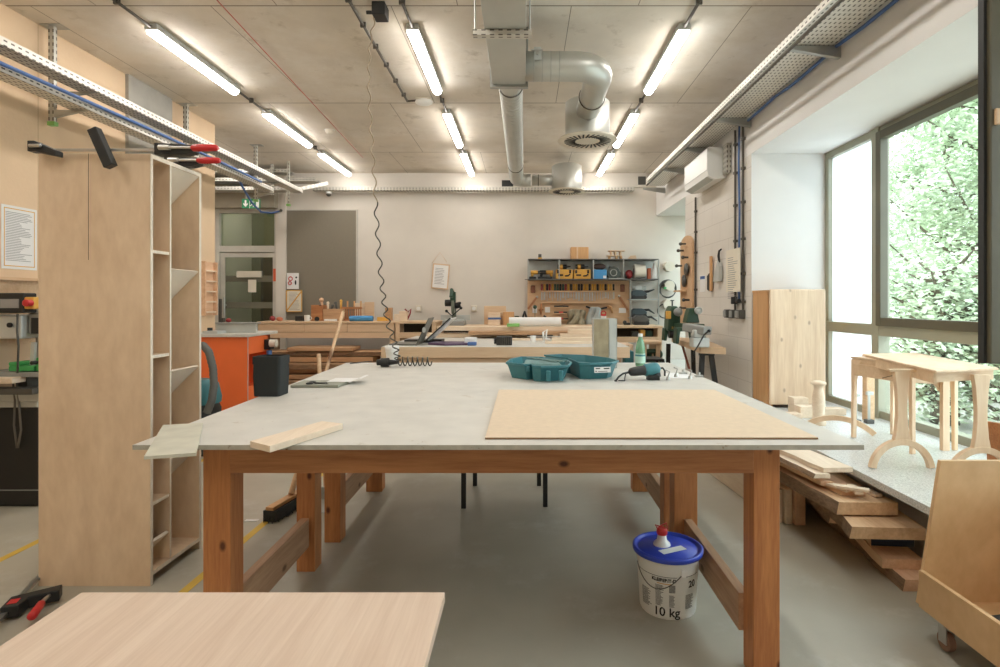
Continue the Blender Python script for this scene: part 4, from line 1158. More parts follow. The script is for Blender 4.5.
# local frame: +x into the window, -y towards the camera
DA = .36; HA = .545
def curved_leg(q, x, y, s, w=.032, h=HA, d=.028):
    pts = []
    for k in range(11):
        t = k / 10; z = .001 + (h - .02) * t
        wd = .020 + .016 * t ** 2 + (.05 * ((t - .7) / .3) ** 2 if t > .7 else 0)
        pts.append((z, wd))
    poly = [(y - s * .012, z) for z, wd in pts] + [(y - s * .012 + s * wd, z) for z, wd in reversed(pts)]
    q.prism(poly, 'x', x, x + d); return q
for (x, y, s) in ((0, -.012, -1), (0, -LA + .012, 1), (DA - .03, -.012, -1), (DA - .03, -LA + .012, 1)):
    part('leg', curved_leg(MB(), x, y, s), 'beechz', o, .002)
part('drawer_rail', MB().box(.002, .022, -LA + .01, -.01, HA - .045, HA - .014), 'beech', o)
dr_ = part('drawer', MB().box(-.003, .26, -LA + .022, -.022, HA - .125, HA - .047), 'beech', o, .002)
part('dark_grain_mark', MB().box(-.0042, -.003, -LA + .06, -LA + .062, HA - .12, HA - .06).beam((-.0038, -LA + .07, HA - .07), (-.0038, -LA * .55, HA - .115), .002, .003), 'shade_and_marks', dr_)
part('side_rail', MB().box(.03, DA - .03, -.028, -.012, HA - .12, HA - .014), 'beech', o); part('side_rail', MB().box(.03, DA - .03, -LA + .012, -LA + .02, HA - .12, HA - .014), 'beech', o)
part('tabletop', MB().box(-.004, DA + .004, -LA - .004, .004, HA - .012, HA), 'beechz', o, .002)
# arched stretchers
def arch(q, cx, cz, r0, r1, a0, a1, ax, t0, t1, n=16):
    p = [(cx + r1 * cos(R(a0 + (a1 - a0) * k / n)), cz + r1 * sin(R(a0 + (a1 - a0) * k / n))) for k in range(n + 1)]
    p += [(cx + r0 * cos(R(a0 + (a1 - a0) * (n - k) / n)), cz + r0 * sin(R(a0 + (a1 - a0) * (n - k) / n))) for k in range(n + 1)]
    return q.prism(p, ax, t0, t1)
q = arch(MB(), 0, -.20, .29, .325, 45, 135, 'y', -.01, .01)
solo('curved_rail', q, 'beechz', 'loose curved wooden rail lying on window bench beneath drawer table', 'curved rail', org=(2.16, 3.86, ST + .004), local=True, rotz=R(-28))

# trestle table (B)
o = thing('trestle_table', 'small pale trestle table with flared posts and arched feet', 'table', (2.2, 3.1, ST))
def trestle(x, y, z0, ztop, name):
    q = MB()
    half = [(.045, 0.0), (.034, .05), (.027, .13), (.027, .20), (.034, .30), (.044, .37)]
    zb = z0 + .15; hh = ztop - zb
    prof = [(w, zb + hh * (t / .37)) for w, t in half]
    q.prism([(x + w, z) for w, z in prof] + [(x - w, z) for w, z in reversed(prof)], 'y', y, y + .028)
    p = part('post', q, 'beechz', o, .002)
    q = MB(); R0, R1 = .145, .178
    arch(q, x, z0 - .02, R0, R1, 7, 173, 'y', y - .003, y + .026, 24)
    part('arched_foot', q, 'beechz', o, .002)
trestle(2.07, 3.06, ST + .002, .972, 'near')
trestle(2.375, 2.90, ST + .002, .972, 'far')
tp_ = [(2.09, 2.84), (2.51, 2.96), (2.70, 3.85), (2.28, 3.77)]
q = MB(); flat(q, tp_, .990, 1.002); part('tabletop', q, 'beechz', o, .003)
def inset(f, k=.08):
    cx = sum(p[0] for p in tp_) / 4; cy = sum(p[1] for p in tp_) / 4
    return [(p[0] + (cx - p[0]) * k, p[1] + (cy - p[1]) * k) for p in tp_]
i4 = inset(0); 
q = MB(); q.beam((i4[3][0], i4[3][1], .96), (i4[0][0], i4[0][1], .96), .014, .058); part('side_apron', q, 'beech', o)
q = MB(); q.beam((i4[0][0] + .002, i4[0][1] + .012, .962), (i4[1][0], i4[1][1], .962), .014, .05); part('end_apron', q, 'beech', o)
q = MB(); q.beam((2.0, 3.075, .975), (2.2, 3.075, .975), .03, .012); part('batten', q, 'beech', o)
q = MB(); q.prism([(2.80 - .14, ST + .001), (2.76, ST + .001), (2.76, .90), (2.69, .90), (2.67, .80)], 'y', 3.34, 3.36) if False else q.box(2.56, 2.6, 3.42, 3.45, ST + .001, .93); q.prism([(2.30, .93), (2.64, .93), (2.64, .86), (2.6, .855), (2.56, .80), (2.53, .845), (2.3, .855)], 'y', 3.452, 3.465)
solo('table_frame', q, 'beechz', 'pale unfinished leg frame behind the trestle table by the window', 'table part')

# reddish board leaning at window, lower right
q = MB(); q.hexa([(2.52, 3.05, ST + .001), (2.75, 2.30, ST + .001), (2.77, 2.30, ST + .001), (2.54, 3.06, ST + .001)], [(2.52, 3.05, .70), (2.75, 2.30, .72), (2.77, 2.30, .72), (2.54, 3.06, .70)])
solo('leaning_board', q, 'pinex', 'orange-brown wooden panel standing on window bench behind the trestle posts', 'board', bev=.002)

# plywood bin on casters
o = thing('rolling_bin', 'open plywood bin on casters at lower right corner', 'cart', (2.0, 2.0, 0))
bxl, byb, byf = 1.60, 2.27, 1.15
q = MB(); q.hexa([(1.60, byb, .125), (2.07, byb, .125), (2.07, byb + .018, .125), (1.60, byb + .018, .125)], [(1.675, byb - .02, .712), (2.08, byb - .02, .712), (2.08, byb - .002, .712), (1.675, byb - .002, .712)]); part('back_panel', q, 'plyb' if 'plyb' in M else 'plyb', o, .001)
part('base', MB().box(1.615, 2.07, byf, byb, .115, .133), 'plyb', o)
q = MB(); q.prism([(byf, .115), (byb + .0, .115), (byb + .0, .265), (byf, .265)], 'x', 1.60, 1.618); part('side_panel', q, 'plyb', o, .001)
part('side_panel', MB().box(2.055, 2.072, byf, byb, .115, .60), 'plyb', o, .001)
part('front_panel', MB().box(1.618, 2.055, byf, byf + .018, .115, .265), 'plyb', o, .001)
for (x, y) in ((1.638, 2.17), (2.0, 2.17), (1.638, 1.25), (2.0, 1.25)):
    q = MB(); q.box(x - .035, x + .035, y - .03, y + .03, .105, .1145); q.box(x - .018, x - .013, y - .02, y + .02, .03, .105); q.box(x + .013, x + .018, y - .02, y + .02, .03, .105)
    cs = part('caster', q, 'steel', o)
    part('wheel', MB().cyl((x - .012, y, .036), (x + .012, y, .036), .035), mat('brown_caster_tread', (150, 112, 90), .6), cs)
for i, (a, b, r_) in enumerate((((1.70, 2.05, .166), (1.95, 2.10, .166), .03), ((1.72, 1.85, .170), (1.95, 1.92, .170), .035))):
    q = MB(); q.tube([a, b], r_, 10); solo('pipe_offcut', q, 'black', ['black offcut lying in the plywood bin against its back', 'black offcut lying in the plywood bin near its middle'][i], 'offcut')

# timber stack beside the window bench
def plank(label, pts, z0, z1, top='oak', edge='oak', bev=.003, group='stacked boards by the window'):
    """pts: four plan corners, near end first"""
    q = MB()
    n = 10; L_ = []; R_ = []
    (ax, ay), (bx_, by_), (cx_, cy_), (dx_, dy_) = pts   # near-left, near-right, far-right, far-left
    rr = random.Random(label)
    for k in range(n + 1):
        t = k / n; j = rr.uniform(-.008, .008) if 0 < k < n else 0
        L_.append((ax + (dx_ - ax) * t + j, ay + (dy_ - ay) * t)); R_.append((bx_ + (cx_ - bx_) * t, by_ + (cy_ - by_) * t))
    vs = []
    for l, r in zip(L_, R_): vs += [(l[0] - .0, l[1], z0), (r[0], r[1], z0), (r[0], r[1], z1), (l[0] + (.012 if edge == 'bark' else 0), l[1], z1)]
    fs = [(3, 2, 1, 0)]; mi = [0]
    for k in range(n):
        a = 4 * k; b = a + 4
        fs += [(a, a + 1, b + 1, b), (a + 1, a + 2, b + 2, b + 1), (a + 2, a + 3, b + 3, b + 2), (a + 3, a, b, b + 3)]; mi += [0, 0, 0, 1]
    fs.append((4 * n, 4 * n + 1, 4 * n + 2, 4 * n + 3)); mi.append(0)
    q.v = [Vector(v) for v in vs]; q.f = fs; q.m = mi; q.sm = [False] * len(fs)
    return solo('plank', q, [top, edge], label, 'board', group=group, bev=0)
def W(x, y, z): # plan point seen at pixel and lying at height z
    Y = (EYE - z) * FP / (y - 302.0); return ((x - 524) * Y / FP, Y)
plank('lowest rough-edged plank of the window stack, reaching nearest the camera', [(1.765, 2.61), (1.95, 2.61), (2.09, 3.9), (1.90, 3.9)], .001, .055, 'reddish', 'bark')
plank('clean reddish board second in window stack with square end', [(1.74, 2.72), (1.93, 2.70), (2.09, 3.8), (1.93, 3.8)], .057, .104, 'reddish', 'oak')
plank('board with blue-painted end in the window stack', [(1.77, 2.86), (1.98, 2.84), (2.09, 3.7), (1.90, 3.7)], .106, .145, 'oak', 'oak')
q = MB(); q.box(1.772, 1.978, 2.838, 2.8395, .112, .143)
ps = [o_ for o_ in C.objects if o_.name.startswith('plank')][-1]
q = MB(); q.hexa([(1.772, 2.8585, .107), (1.978, 2.8385, .107), (1.978, 2.840, .107), (1.772, 2.860, .107)], [(1.772, 2.8575, .144), (1.978, 2.8375, .144), (1.978, 2.840, .144), (1.772, 2.860, .144)]); part('painted_end', q, mat('navy_end_paint', (44, 66, 96), .6), ps, label='blue painted end grain')
plank('rough black-edged plank beneath the wide oak board', [(1.66, 3.05), (1.80, 3.0), (2.07, 4.1), (1.86, 4.1)], .148, .203, 'oak', 'bark')
plank('wide thick waney oak board with a knot in the window stack', [(1.575, 2.71), (1.93, 2.69), (2.08, 3.95), (1.83, 4.0)], .205, .262, 'oak', 'bark')
plank('thick cracked oak board in upper part of the window stack', [(1.585, 2.84), (1.89, 2.83), (1.80, 4.1), (1.43, 4.1)], .272, .335, 'oak', 'bark')
plank('thin oak board lying on the cracked one, narrow end', [(1.66, 2.93), (1.78, 2.92), (1.70, 4.2), (1.50, 4.2)], .337, .360, 'reddish', 'oak')
plank('narrow batten on left of the upper window stack', [(1.60, 3.02), (1.66, 3.01), (1.52, 4.2), (1.46, 4.2)], .3605, .385, 'reddish', 'oak')
plank('broad pale planed board topmost in the window stack', [(1.615, 3.02), (1.78, 3.03), (1.60, 4.3), (1.40, 4.3)], .43, .455, 'paleb', 'paleb')
plank('darker board directly beneath the topmost pale board', [(1.55, 3.0), (1.64, 3.0), (1.46, 4.3), (1.38, 4.3)], .405, .428, 'paleb', 'bark')
for i, (x, y, z, L_, a) in enumerate(((1.66, 2.98, .362, .16, 20), (1.73, 2.93, .362, .13, -12), (1.70, 2.90, .378, .15, 60), (1.83, 2.95, .338, .10, 10))):
    q = MB(); q.box(-.02, .02, -L_ / 2, L_ / 2, 0, .014)
    solo('wood_offcut', q, 'palex' if i % 2 else 'paleb', ['pale offcut angled left on end of the cracked oak board', 'pale offcut lying straight on end of the window stack', 'pale offcut lying across two others on the window stack', 'small offcut at right end of the cracked oak board'][i], 'offcut', org=(x, y, z + .001), local=True, rotz=R(a), bev=.001)
for i, (xa, xb, z) in enumerate(((1.54, 1.58, .205), (1.59, 1.63, .21), (1.64, 1.70, .27))):
    q = MB(); yy = 3.42 - .02 * i; w_ = xb - xa; q.hexa([(xa, yy, .001), (xb, yy, .001), (xb - .12, 4.9, .001), (xa - .12, 4.9, .001)], [(xa, yy, z), (xb, yy, z), (xb - .12, 4.9, z), (xa - .12, 4.9, z)])
    solo('plank', q, 'paleb' if i < 2 else 'reddish', ['leftmost of three boards standing on edge beside window stack', 'middle of three boards standing on edge beside window stack', 'tallest of three boards standing on edge beside window stack'][i], 'board', group='boards on edge', bev=.003)
q = MB(); q.box(1.66, 1.79, 3.12, 3.17, .3365, .404); q.box(1.44, 1.53, 3.9, 3.95, .3365, .404)

# right wall: boards with tools, brush, dustpan, notice, conduits
def rw(y, z): return Vector((XR, y, z))
def RW(px_, py_):    # point on the face of the right wall seen at a pixel
    Y = XR * FP / (px_ - 524.0); return Vector((XR, Y, EYE + (302 - py_) * Y / FP))
a = RW(748, 0); 
for i, px_ in enumerate((737.2, 745)):
    c = RW(px_, 300); o = thing('wall_conduit', ['left', 'right'][i] + ' dark vertical conduit of the pair beside the window recess', 'conduit', (XR - .02, c.y, 1.25), 'vertical wall conduits')
    part('pipe', MB().cyl((XR - .02, c.y, 1.22), (XR - .02, c.y, zt_ - .01), .011, n=10), 'dark', o)
    for z in (1.35, 1.62, 1.95, 2.3, 2.62, 2.9): part('clip', MB().box(XR - .034, XR, c.y - .02, c.y + .02, z - .012, z + .012), 'dark', o)
c = RW(741, 0)
solo('blue_cable', MB().tube([(XR - .018, c.y + .01 * sin(k), 1.35 + k * .17) for k in range(11)], .010, 8), 'cableb', 'blue cable running down between the two wall conduits', 'cable')
c = RW(697, 0)
o = thing('wall_conduit', 'single dark conduit running down the wall below air conditioner', 'conduit', (XR - .02, c.y, 1.2))
part('pipe', MB().cyl((XR - .018, c.y, 1.2), (XR - .018, c.y, 2.62), .011, n=10), 'dark', o)
for z in (1.5, 1.95, 2.2, 2.45): part('clip', MB().box(XR - .032, XR, c.y - .02, c.y + .02, z - .012, z + .012), 'dark', o)
for i, (px_, w_) in enumerate(((731, .04), (737, .035), (743.5, .05))):
    c = RW(px_, 318); z = EYE - .1
    q = MB(); q.box(XR - .06, XR - .0005, c.y - w_, c.y + w_, 1.19, 1.275)
    o = solo('power_socket', q, 'dgrey', ['left', 'middle', 'right'][i] + ' dark grey socket at lower end of the wall conduits', 'socket', bev=.006)
    part('socket_cover', MB().box(XR - .072, XR - .061, c.y - w_ * .8, c.y + w_ * .8, 1.2, 1.265), 'greym', o, .003)
c = RW(740, 283); q = MB(); q.cyl((XR - .05, c.y + .02, 1.33), (XR - .05, c.y + .02, 1.40), .03); q.cyl((XR - .05, c.y - .05, 1.36), (XR - .05, c.y - .11, 1.36), .02)
solo('hose_fitting', q, 'black', 'black valve fitting between conduits above the sockets', 'valve')
a, b = RW(730.5, 248), RW(745, 248)
o = thing('notice_sheet', 'printed cream notice hanging over the wall conduits', 'notice', (XR - .05, (a.y + b.y) / 2, 1.4))
part('sheet', MB().box(XR - .045, XR - .042, b.y, a.y, RW(738, 292).z, RW(738, 249).z), 'papery', o)
q = MB(); zt0 = RW(738, 252).z; rr = random.Random(2)
for k in range(20): q.box(XR - .0462, XR - .0452, b.y + .06 + (a.y - b.y - .12) * rr.uniform(0, .5), a.y - .05, zt0 - .05 - k * .021, zt0 - .056 - k * .021)
part('print', q, 'ink', o)
# brush
c = RW(713.5, 270); 
o = thing('hand_brush', 'wooden hand brush with dark bristles hanging on the right wall', 'brush', (XR - .03, c.y, c.z))
zt1, zb1 = RW(714, 256).z, RW(714, 291).z
part('handle', MB().box(XR - .04, XR - .015, c.y - .025, c.y + .025, zb1, zt1), 'pinedark', o, .008)
q = MB(); q.hexa([(XR - .04, c.y + .03, zb1), (XR - .015, c.y + .03, zb1), (XR - .015, c.y + .10, zb1 + .02), (XR - .04, c.y + .10, zb1 + .02)], [(XR - .04, c.y + .03, zb1 + .2), (XR - .015, c.y + .03, zb1 + .2), (XR - .015, c.y + .10, zb1 + .17), (XR - .04, c.y + .10, zb1 + .17)]); part('bristles', q, 'black', o)
c = RW(722, 270)
o = thing('dustpan', 'grey metal dustpan with dark hooked handle on the right wall', 'dustpan', (XR - .03, c.y, c.z))
q = MB(); q.prism([(c.y + .16, RW(716, 282).z), (c.y - .04, RW(724, 281).z), (c.y - .05, RW(724, 266).z), (c.y + .0, RW(723, 260).z)], 'x', XR - .05, XR - .01); part('pan', q, 'lgrey', o, .004)
q = MB(); q.tube([(XR - .03, c.y - .01, RW(723, 263).z), (XR - .03, c.y + .02, RW(721, 256).z), (XR - .03, c.y - .0, RW(722, 251).z), (XR - .03, c.y - .06, RW(725, 249).z)], [.012, .014, .011, .008], 8); part('handle', q, 'black', o)
c = RW(703, 280); q = MB(); q.box(XR - .006, XR - .0006, c.y - .09, c.y + .09, c.z - .14, c.z + .05)
o = solo('paper_note', q, 'paper', 'small paper note with blue heading pinned on the right wall', 'notice')
part('blue_heading', MB().box(XR - .0075, XR - .0062, c.y - .085, c.y + .085, c.z + .01, c.z + .045), 'cableb', o)
# tall tool board near the far end of the pier
o = thing('tool_board', 'tall round-topped plywood board with holders on the right wall', 'tool board', (XR - .02, 6.9, 1.0))
a, b = RW(682.5, 0).y, RW(694.5, 0).y
zt1 = RW(688, 236).z
m_ = (a + b) / 2; hw = (a - b) / 2
poly = [(b, 1.02), (a, 1.02)] + [(m_ + hw * cos(R(t)), zt1 - .12 + .12 * sin(R(t))) for t in range(0, 181, 15)]
part('board', MB().prism(poly, 'x', XR - .03, XR - .004), 'peg', o)
for i, (y, z, kk) in enumerate(((244, .0, 0), (250, .1, 0), (258, -.1, 1), (265, .18, 1), (270, -.1, 2), (281, .0, 2), (291, .1, 3), (300, -.15, 0), (308, .0, 1))):
    zz = RW(688, y).z; yy = m_ + z
    q = MB()
    if kk == 2: q.lathe([(.01, XR - .07), (.075, XR - .066), (.08, XR - .05), (.03, XR - .031)], 20, (0, yy, zz), 'x')
    elif kk == 3: q.box(XR - .13, XR - .031, yy - .13, yy + .13, zz - .01, zz + .01)
    else: q.cyl((XR - .10, yy, zz), (XR - .031, yy, zz), .012); q.ball((XR - .10, yy, zz), .022)
    solo('turning_tool', q, 'dgrey' if kk < 3 else 'peg', ['steel chuck part hanging %s on the tall round-topped board', 'black knob tool hanging %s on the tall round-topped board', 'round black disc hanging %s on the tall round-topped board', 'little shelf fixed %s on the tall round-topped board'][kk] % ['at the very top', 'just below the top', 'at left edge, upper part', 'at right edge, upper part', 'left of the middle', 'in the middle', 'below the middle', 'at left, lower part', 'lowest'][i], 'tool')

# air conditioner
o = thing('air_conditioner', 'white wall-mounted air conditioner below the right cable tray', 'air conditioner', (XR - .1, 6.35, 2.5))
ya, yb = 5.80, 6.62; zz0, zz1 = 2.62, 2.96
prof = [(XR - .002, zz0 + .02), (XR - .12, zz0), (XR - .19, zz0 + .04), (XR - .205, zz0 + .10), (XR - .205, zz1 - .02), (XR - .19, zz1), (XR - .002, zz1)]
part('casing', MB().prism(prof, 'y', ya, yb), 'white', o, .006)
q = MB(); q.beam((XR - .165, ya + .04, zz0 + .018), (XR - .165, yb - .04, zz0 + .018), .075, .008, (.5, 0, 1)); part('louvre', q, 'lgrey', o, .002)
part('panel_seam', MB().box(XR - .207, XR - .204, ya, yb, zz0 + .098, zz0 + .102), 'lgrey', o)
solo('perforated_strut', MB().box(XR - .05, XR - .008, 5.66, 5.78, 2.66, zt_ - .09), 'perfz', 'slotted steel strut on wall at near end of air conditioner', 'bracket')

# lathe bench and lathe
o = thing('lathe_bench', 'thick pale bench top on black steel legs along right wall', 'workbench', (1.7, 5.6, 0))
lz = .93
zt2 = .93
c0 = (1.135, 6.55); 
q = MB(); flat(q, [(1.22, 5.00), (1.68, 4.93), (1.72, 6.3), (1.30, 6.55)], zt2 - .055, zt2)
q = MB(); 
def WB(x, y, z=.93):
    Y = (EYE - z) * FP / (y - 302.0); return ((x - 524) * Y / FP, Y)
n1, n2 = WB(700, 347, .93), WB(726, 348, .93)
f1 = WB(659, 336, .93)
q = MB(); flat(q, [n1, n2, (2.07, 6.5), (f1[0] + .1, f1[1] * .97)], zt2 - .06, zt2)
part('bench_top', q, 'bench', o, .003)
yA = n1[1] + .12
def steel_leg(x, y, dx, w=.045):
    q = MB(); q.beam((x, y, zt2 - .061), (x + dx, y, .001), w, .03, (0, 1, 0)); return q
for (x, y, dx) in ((n1[0] + .06, yA, -.04), (n2[0] - .06, yA, .12), (n1[0] + .02, yA + 1.1, -.02), (n2[0] + .1, yA + 1.1, .02)): part('leg', steel_leg(x, y, dx), 'blackf' if False else 'black', o)
part('cross_brace', MB().beam((n1[0] + .06, yA + .03, .3), (n2[0] - .05, yA + 1.0, zt2 - .07), .02, .02), mat('rust_brace', (150, 84, 60), .7), o)
part('top_bar', MB().box(n1[0] + .03, n2[0] - .03, yA - .02, yA + .02, zt2 - .09, zt2 - .0605), 'black', o)
# lathe: runs along the bench
o = thing('wood_lathe', 'dark green wood lathe on the bench by the right wall', 'lathe', (1.60, 5.8, zt2))
part('bed', MB().beam(P(675, 325, 6.05), P(700, 326.5, 5.45), .10, .05), 'dgreen', o, .006)
hx = P(673.5, 0, 6.0).x; z5 = lambda y, Y: P(0, y, Y).z
q = MB(); q.prism([(hx - .07, z5(331, 6.)), (hx + .06, z5(331, 6.)), (hx + .065, z5(312, 6.)), (hx + .03, z5(306, 6.)), (hx - .03, z5(306, 6.)), (hx - .06, z5(312, 6.))], 'y', 5.95, 6.15); hs = part('headstock', q, 'dgreen', o, .015)
q = MB(); q.lathe([(.012, 5.88), (.042, 5.885), (.046, 5.90), (.042, 5.94)], 24, (hx + .025, 0, z5(312, 5.9)), 'y'); part('spindle_wheel', q, 'greym', hs)
q = MB(); q.cyl((hx, 6.05, z5(306, 6.)), (hx, 6.05, z5(301, 6.)), .008); q.cyl((hx, 6.05, z5(301, 6.)), (hx, 6.05, z5(300, 6.)), .02); part('lock_lever', q, 'black', hs)
part('yellow_switch', MB().box(hx - .095, hx - .05, 5.90, 5.97, z5(319, 5.9), z5(311, 5.9)), 'yellow', hs, .008)
q = MB(); q.cyl((hx - .05, 6.0, z5(334, 6.)), (hx + .03, 6.0, z5(334, 6.)), .045); part('motor', q, 'black', o)
for (xx, Yq) in ((P(686, 0, 5.6).x, 5.6), (P(671, 0, 6.05).x, 6.05)):
    q = MB(); w_ = .10 if Yq < 6 else .075; zt8 = z5(328, Yq)
    q.prism([(xx - w_, zt2 + .001), (xx - w_ + .03, zt2 + .001), (xx - w_ + .045, zt8 - .035), (xx + w_ - .045, zt8 - .035), (xx + w_ - .03, zt2 + .001), (xx + w_, zt2 + .001), (xx + w_ - .01, zt8), (xx - w_ + .01, zt8)], 'y', Yq, Yq + .12); part('bed_foot', q, 'dgreen', o, .006)
tx = P(693, 0, 5.6).x
q = MB(); q.prism([(tx - .07, z5(323, 5.6)), (tx + .07, z5(323, 5.6)), (tx + .04, z5(310, 5.6)), (tx + .03, z5(308, 5.6)), (tx - .03, z5(308, 5.6)), (tx - .045, z5(313, 5.6))], 'y', 5.6, 5.74); ts = part('tailstock', q, 'dgreen', o, .01)
wx = P(698.5, 0, 5.5).x; wz = z5(310.5, 5.5)
q = MB(); q.lathe([(.010, 5.49), (.036, 5.495), (.038, 5.515), (.02, 5.53), (.012, 5.6)], 24, (wx, 0, wz), 'y'); q.torus((wx, 5.49, wz), .032, .005, 'y'); part('hand_wheel', q, 'lgrey', ts)
q = MB(); q.text('RECORD', .038, (hx + .04, 5.943, z5(328, 5.95))); part('lettering', q, 'yellow', o)
q = MB(); q.beam(P(686, 327, 5.35), P(708, 331, 5.12), .11, .075); part('belt_guard', q, 'greym', o, .01)
q = MB(); cb = P(709, 338, 4.95); q.box(cb.x - .08, cb.x + .075, 5.15, 5.28, zt2 + .001, zt2 + .09); q.box(cb.x - .07, cb.x + .05, 5.16, 5.27, zt2 + .09, zt2 + .165)
o = solo('grinder_box', q, 'lgrey', 'light grey motor box at near end of the lathe bench', 'machine', bev=.012)
q = MB(); q.tube([P(709, 331, 5.12), P(704, 335, 5.08), P(698, 346, 5.02), P(694, 352, 5.0), P(692, 362, 5.05)], .007, 8); q.cyl(P(709, 331, 5.15), P(709, 331, 5.11), .014); part('power_cord', q, 'black', o)
# ================================================================ MIDDLE AND BACK
# ---- second workbench in the middle distance
BZ2 = .92; yb0 = (EYE - BZ2) * FP / 45.
o = thing('workbench', 'thick-edged long workbench standing behind the big worktables', 'workbench', (-.1, 6, 0))
xa, xb = -143 * yb0 / FP, 106 * yb0 / FP
q = MB(); q.box(xa, xb, yb0, 7.1, BZ2 - .105, BZ2); q.m = [1, 0, 1, 1, 1, 1]; part('bench_top', q, ['ctop', 'bench'], o, .003)
part('apron', MB().box(xa + .15, xb - .15, yb0 + .04, yb0 + .08, BZ2 - .22, BZ2 - .106), 'bench', o)
for x in (xa + .1, xb - .2):
    for y in (yb0 + .05, 6.95): part('leg', MB().box(x, x + .1, y, y + .1, 0, BZ2 - .106), 'bench', o)
# laptop
def onb(x, y, Z=BZ2): return on(x, y, Z)
lp = onb(402, 343)
o = thing('laptop', 'open grey laptop seen from the side on the middle workbench', 'laptop', (lp.x, lp.y, BZ2))
q = MB(); y0 = 5.52; xk = P(389, 0, y0).x; xh = P(417, 0, y0).x
q.box(xk, xh, y0, y0 + .34, BZ2 + .001, BZ2 + .016); part('keyboard_base', q, 'laptop', o, .003)
q = MB(); xt = P(429, 0, y0).x; zt3 = P(0, 318, y0).z
q.hexa([(xh - .01, y0, BZ2 + .017), (xh + .004, y0, BZ2 + .017), (xh + .004, y0 + .34, BZ2 + .017), (xh - .01, y0 + .34, BZ2 + .017)], [(xt - .006, y0, zt3), (xt, y0, zt3), (xt, y0 + .34, zt3), (xt - .006, y0 + .34, zt3)])
part('screen', q, 'laptop', o, .002)
q = MB(); p = P(424, 330, 5.515); q.ball((p.x, 5.512, p.z), .022, sq=(.8, .12, 1.3)); part('logo', q, 'lgrey', o)
# second screen leaning back
o = thing('monitor', 'thin tilted white-backed screen on black stand behind the laptop', 'monitor', (P(440, 0, 5.9).x, 5.9, BZ2))
q = MB(); pA, pB = P(431, 339, 5.95), P(454, 318, 5.95)
q.beam((pA.x, 5.95, pA.z), (pB.x, 5.95, pB.z), .015, .4, (0, 1, 0)); part('screen', q, 'skin', o, .003)
q = MB(); q.beam((pA.x - .012, 5.74, pA.z + .004), (pB.x - .012, 5.74, pB.z + .004), .014, .01, (0, 1, 0)); part('bezel', q, 'black', o)
q = MB(); a_ = P(404, 338, 5.9); q.box(a_.x, pA.x + .12, 5.9, 6.12, BZ2 + .001, BZ2 + .03); part('base', q, 'black', o, .004)
# purple folder
q = MB(); flat(q, [P(428, 0, 5.62).to_tuple()[:2], P(445, 0, 5.48).to_tuple()[:2], P(468, 0, 5.56).to_tuple()[:2], P(466, 0, 5.8).to_tuple()[:2], P(436, 0, 5.85).to_tuple()[:2]], BZ2 + .001, BZ2 + .022)
solo('cloth_folder', q, 'purple', 'flat purple pouch lying beside the laptop on middle workbench', 'pouch', bev=.004)
c = P(469, 340, 5.6); q = MB(); q.box(c.x - .05, c.x + .07, 5.62, 5.75, BZ2 + .001, BZ2 + .07); solo('tissue_pack', q, 'paper', 'white packet right of the purple pouch', 'packet', bev=.01)
c = P(472, 341, 5.55); q = MB(); q.box(c.x - .04, c.x + .045, 5.5, 5.58, BZ2 + .001, BZ2 + .035); solo('blue_box', q, 'cableb', 'small blue item in front of the white packet', 'packet', bev=.006)
c = P(504, 340, 5.6)
o = thing('power_supply', 'ribbed black box on front of the middle workbench', 'black box', (c.x, 5.6, BZ2)); q = MB(); q.box(c.x - .075, c.x + .08, 5.55, 5.7, BZ2 + .001, BZ2 + .085); part('body', q, 'black', o, .004)
q = MB()
for k in range(8): q.box(c.x - .07 + k * .019, c.x - .064 + k * .019, 5.544, 5.55, BZ2 + .008, BZ2 + .08)
part('ribs', q, 'dark', o)
part('connector', MB().cyl((c.x - .075, 5.6, BZ2 + .05), (c.x - .10, 5.6, BZ2 + .05), .02).cyl((c.x - .075, 5.6, BZ2 + .025), (c.x - .10, 5.6, BZ2 + .025), .014), 'black', o)
# boards, roll, tape on the bench rear
q = MB(); q.cyl((P(509, 0, 6.8).x, 6.8, BZ2 + .19), (P(561, 0, 6.8).x, 6.8, BZ2 + .19), .055, n=28); solo('paper_roll', q, 'paper', 'long white paper roll lying on top of the boards', 'paper roll')
q = MB(); a_ = P(507, 0, 6.65); q.box(a_.x, a_.x + .15, 6.62, 6.68, BZ2 + .137, BZ2 + .175); solo('green_packet', q, 'lime', 'bright green packet in front of the white paper roll', 'packet', bev=.004)
bl = [(430, 527, 6.95, .001, .045, 'palex'), (470, 580, 6.75, .046, .085, 'oakx'), (440, 632, 6.9, .086, .135, 'palex')]
for i, (a_, b_, y, z0_, z1_, mm) in enumerate(bl):
    q = MB(); q.box(P(a_, 0, y).x, P(b_, 0, y).x if b_ < 600 else .95, y - .19, y + .05, BZ2 + z0_, BZ2 + z1_)
    solo('plank', q, mm, ['lowest pale board at rear of the middle workbench', 'darker board in middle of the small stack at rear of workbench', 'long board on top of the small stack, under the paper roll'][i], 'board', group='boards on the middle workbench', bev=.002)
for i, (a_, b_, y, z1_) in enumerate(((560, 610, 6.35, .07), (552, 600, 6.1, .045), (545, 604, 5.8, .02), (568, 592, 6.4, .12), (500, 551, 6.3, .02))):
    zz0 = BZ2 + (.001 if i != 3 else .071)
    q = MB(); q.box(P(a_, 0, y).x, P(b_, 0, y).x, y - .06, y + .06, zz0, BZ2 + z1_)
    solo('wood_strip', q, 'palex', ['thick pale board left of the steel box', 'pale board with brown end before the thick one', 'thin white strip nearest the front of the middle workbench', 'short block resting on the thick pale board', 'low pale strip behind the black ribbed box'][i], 'board', bev=.002)
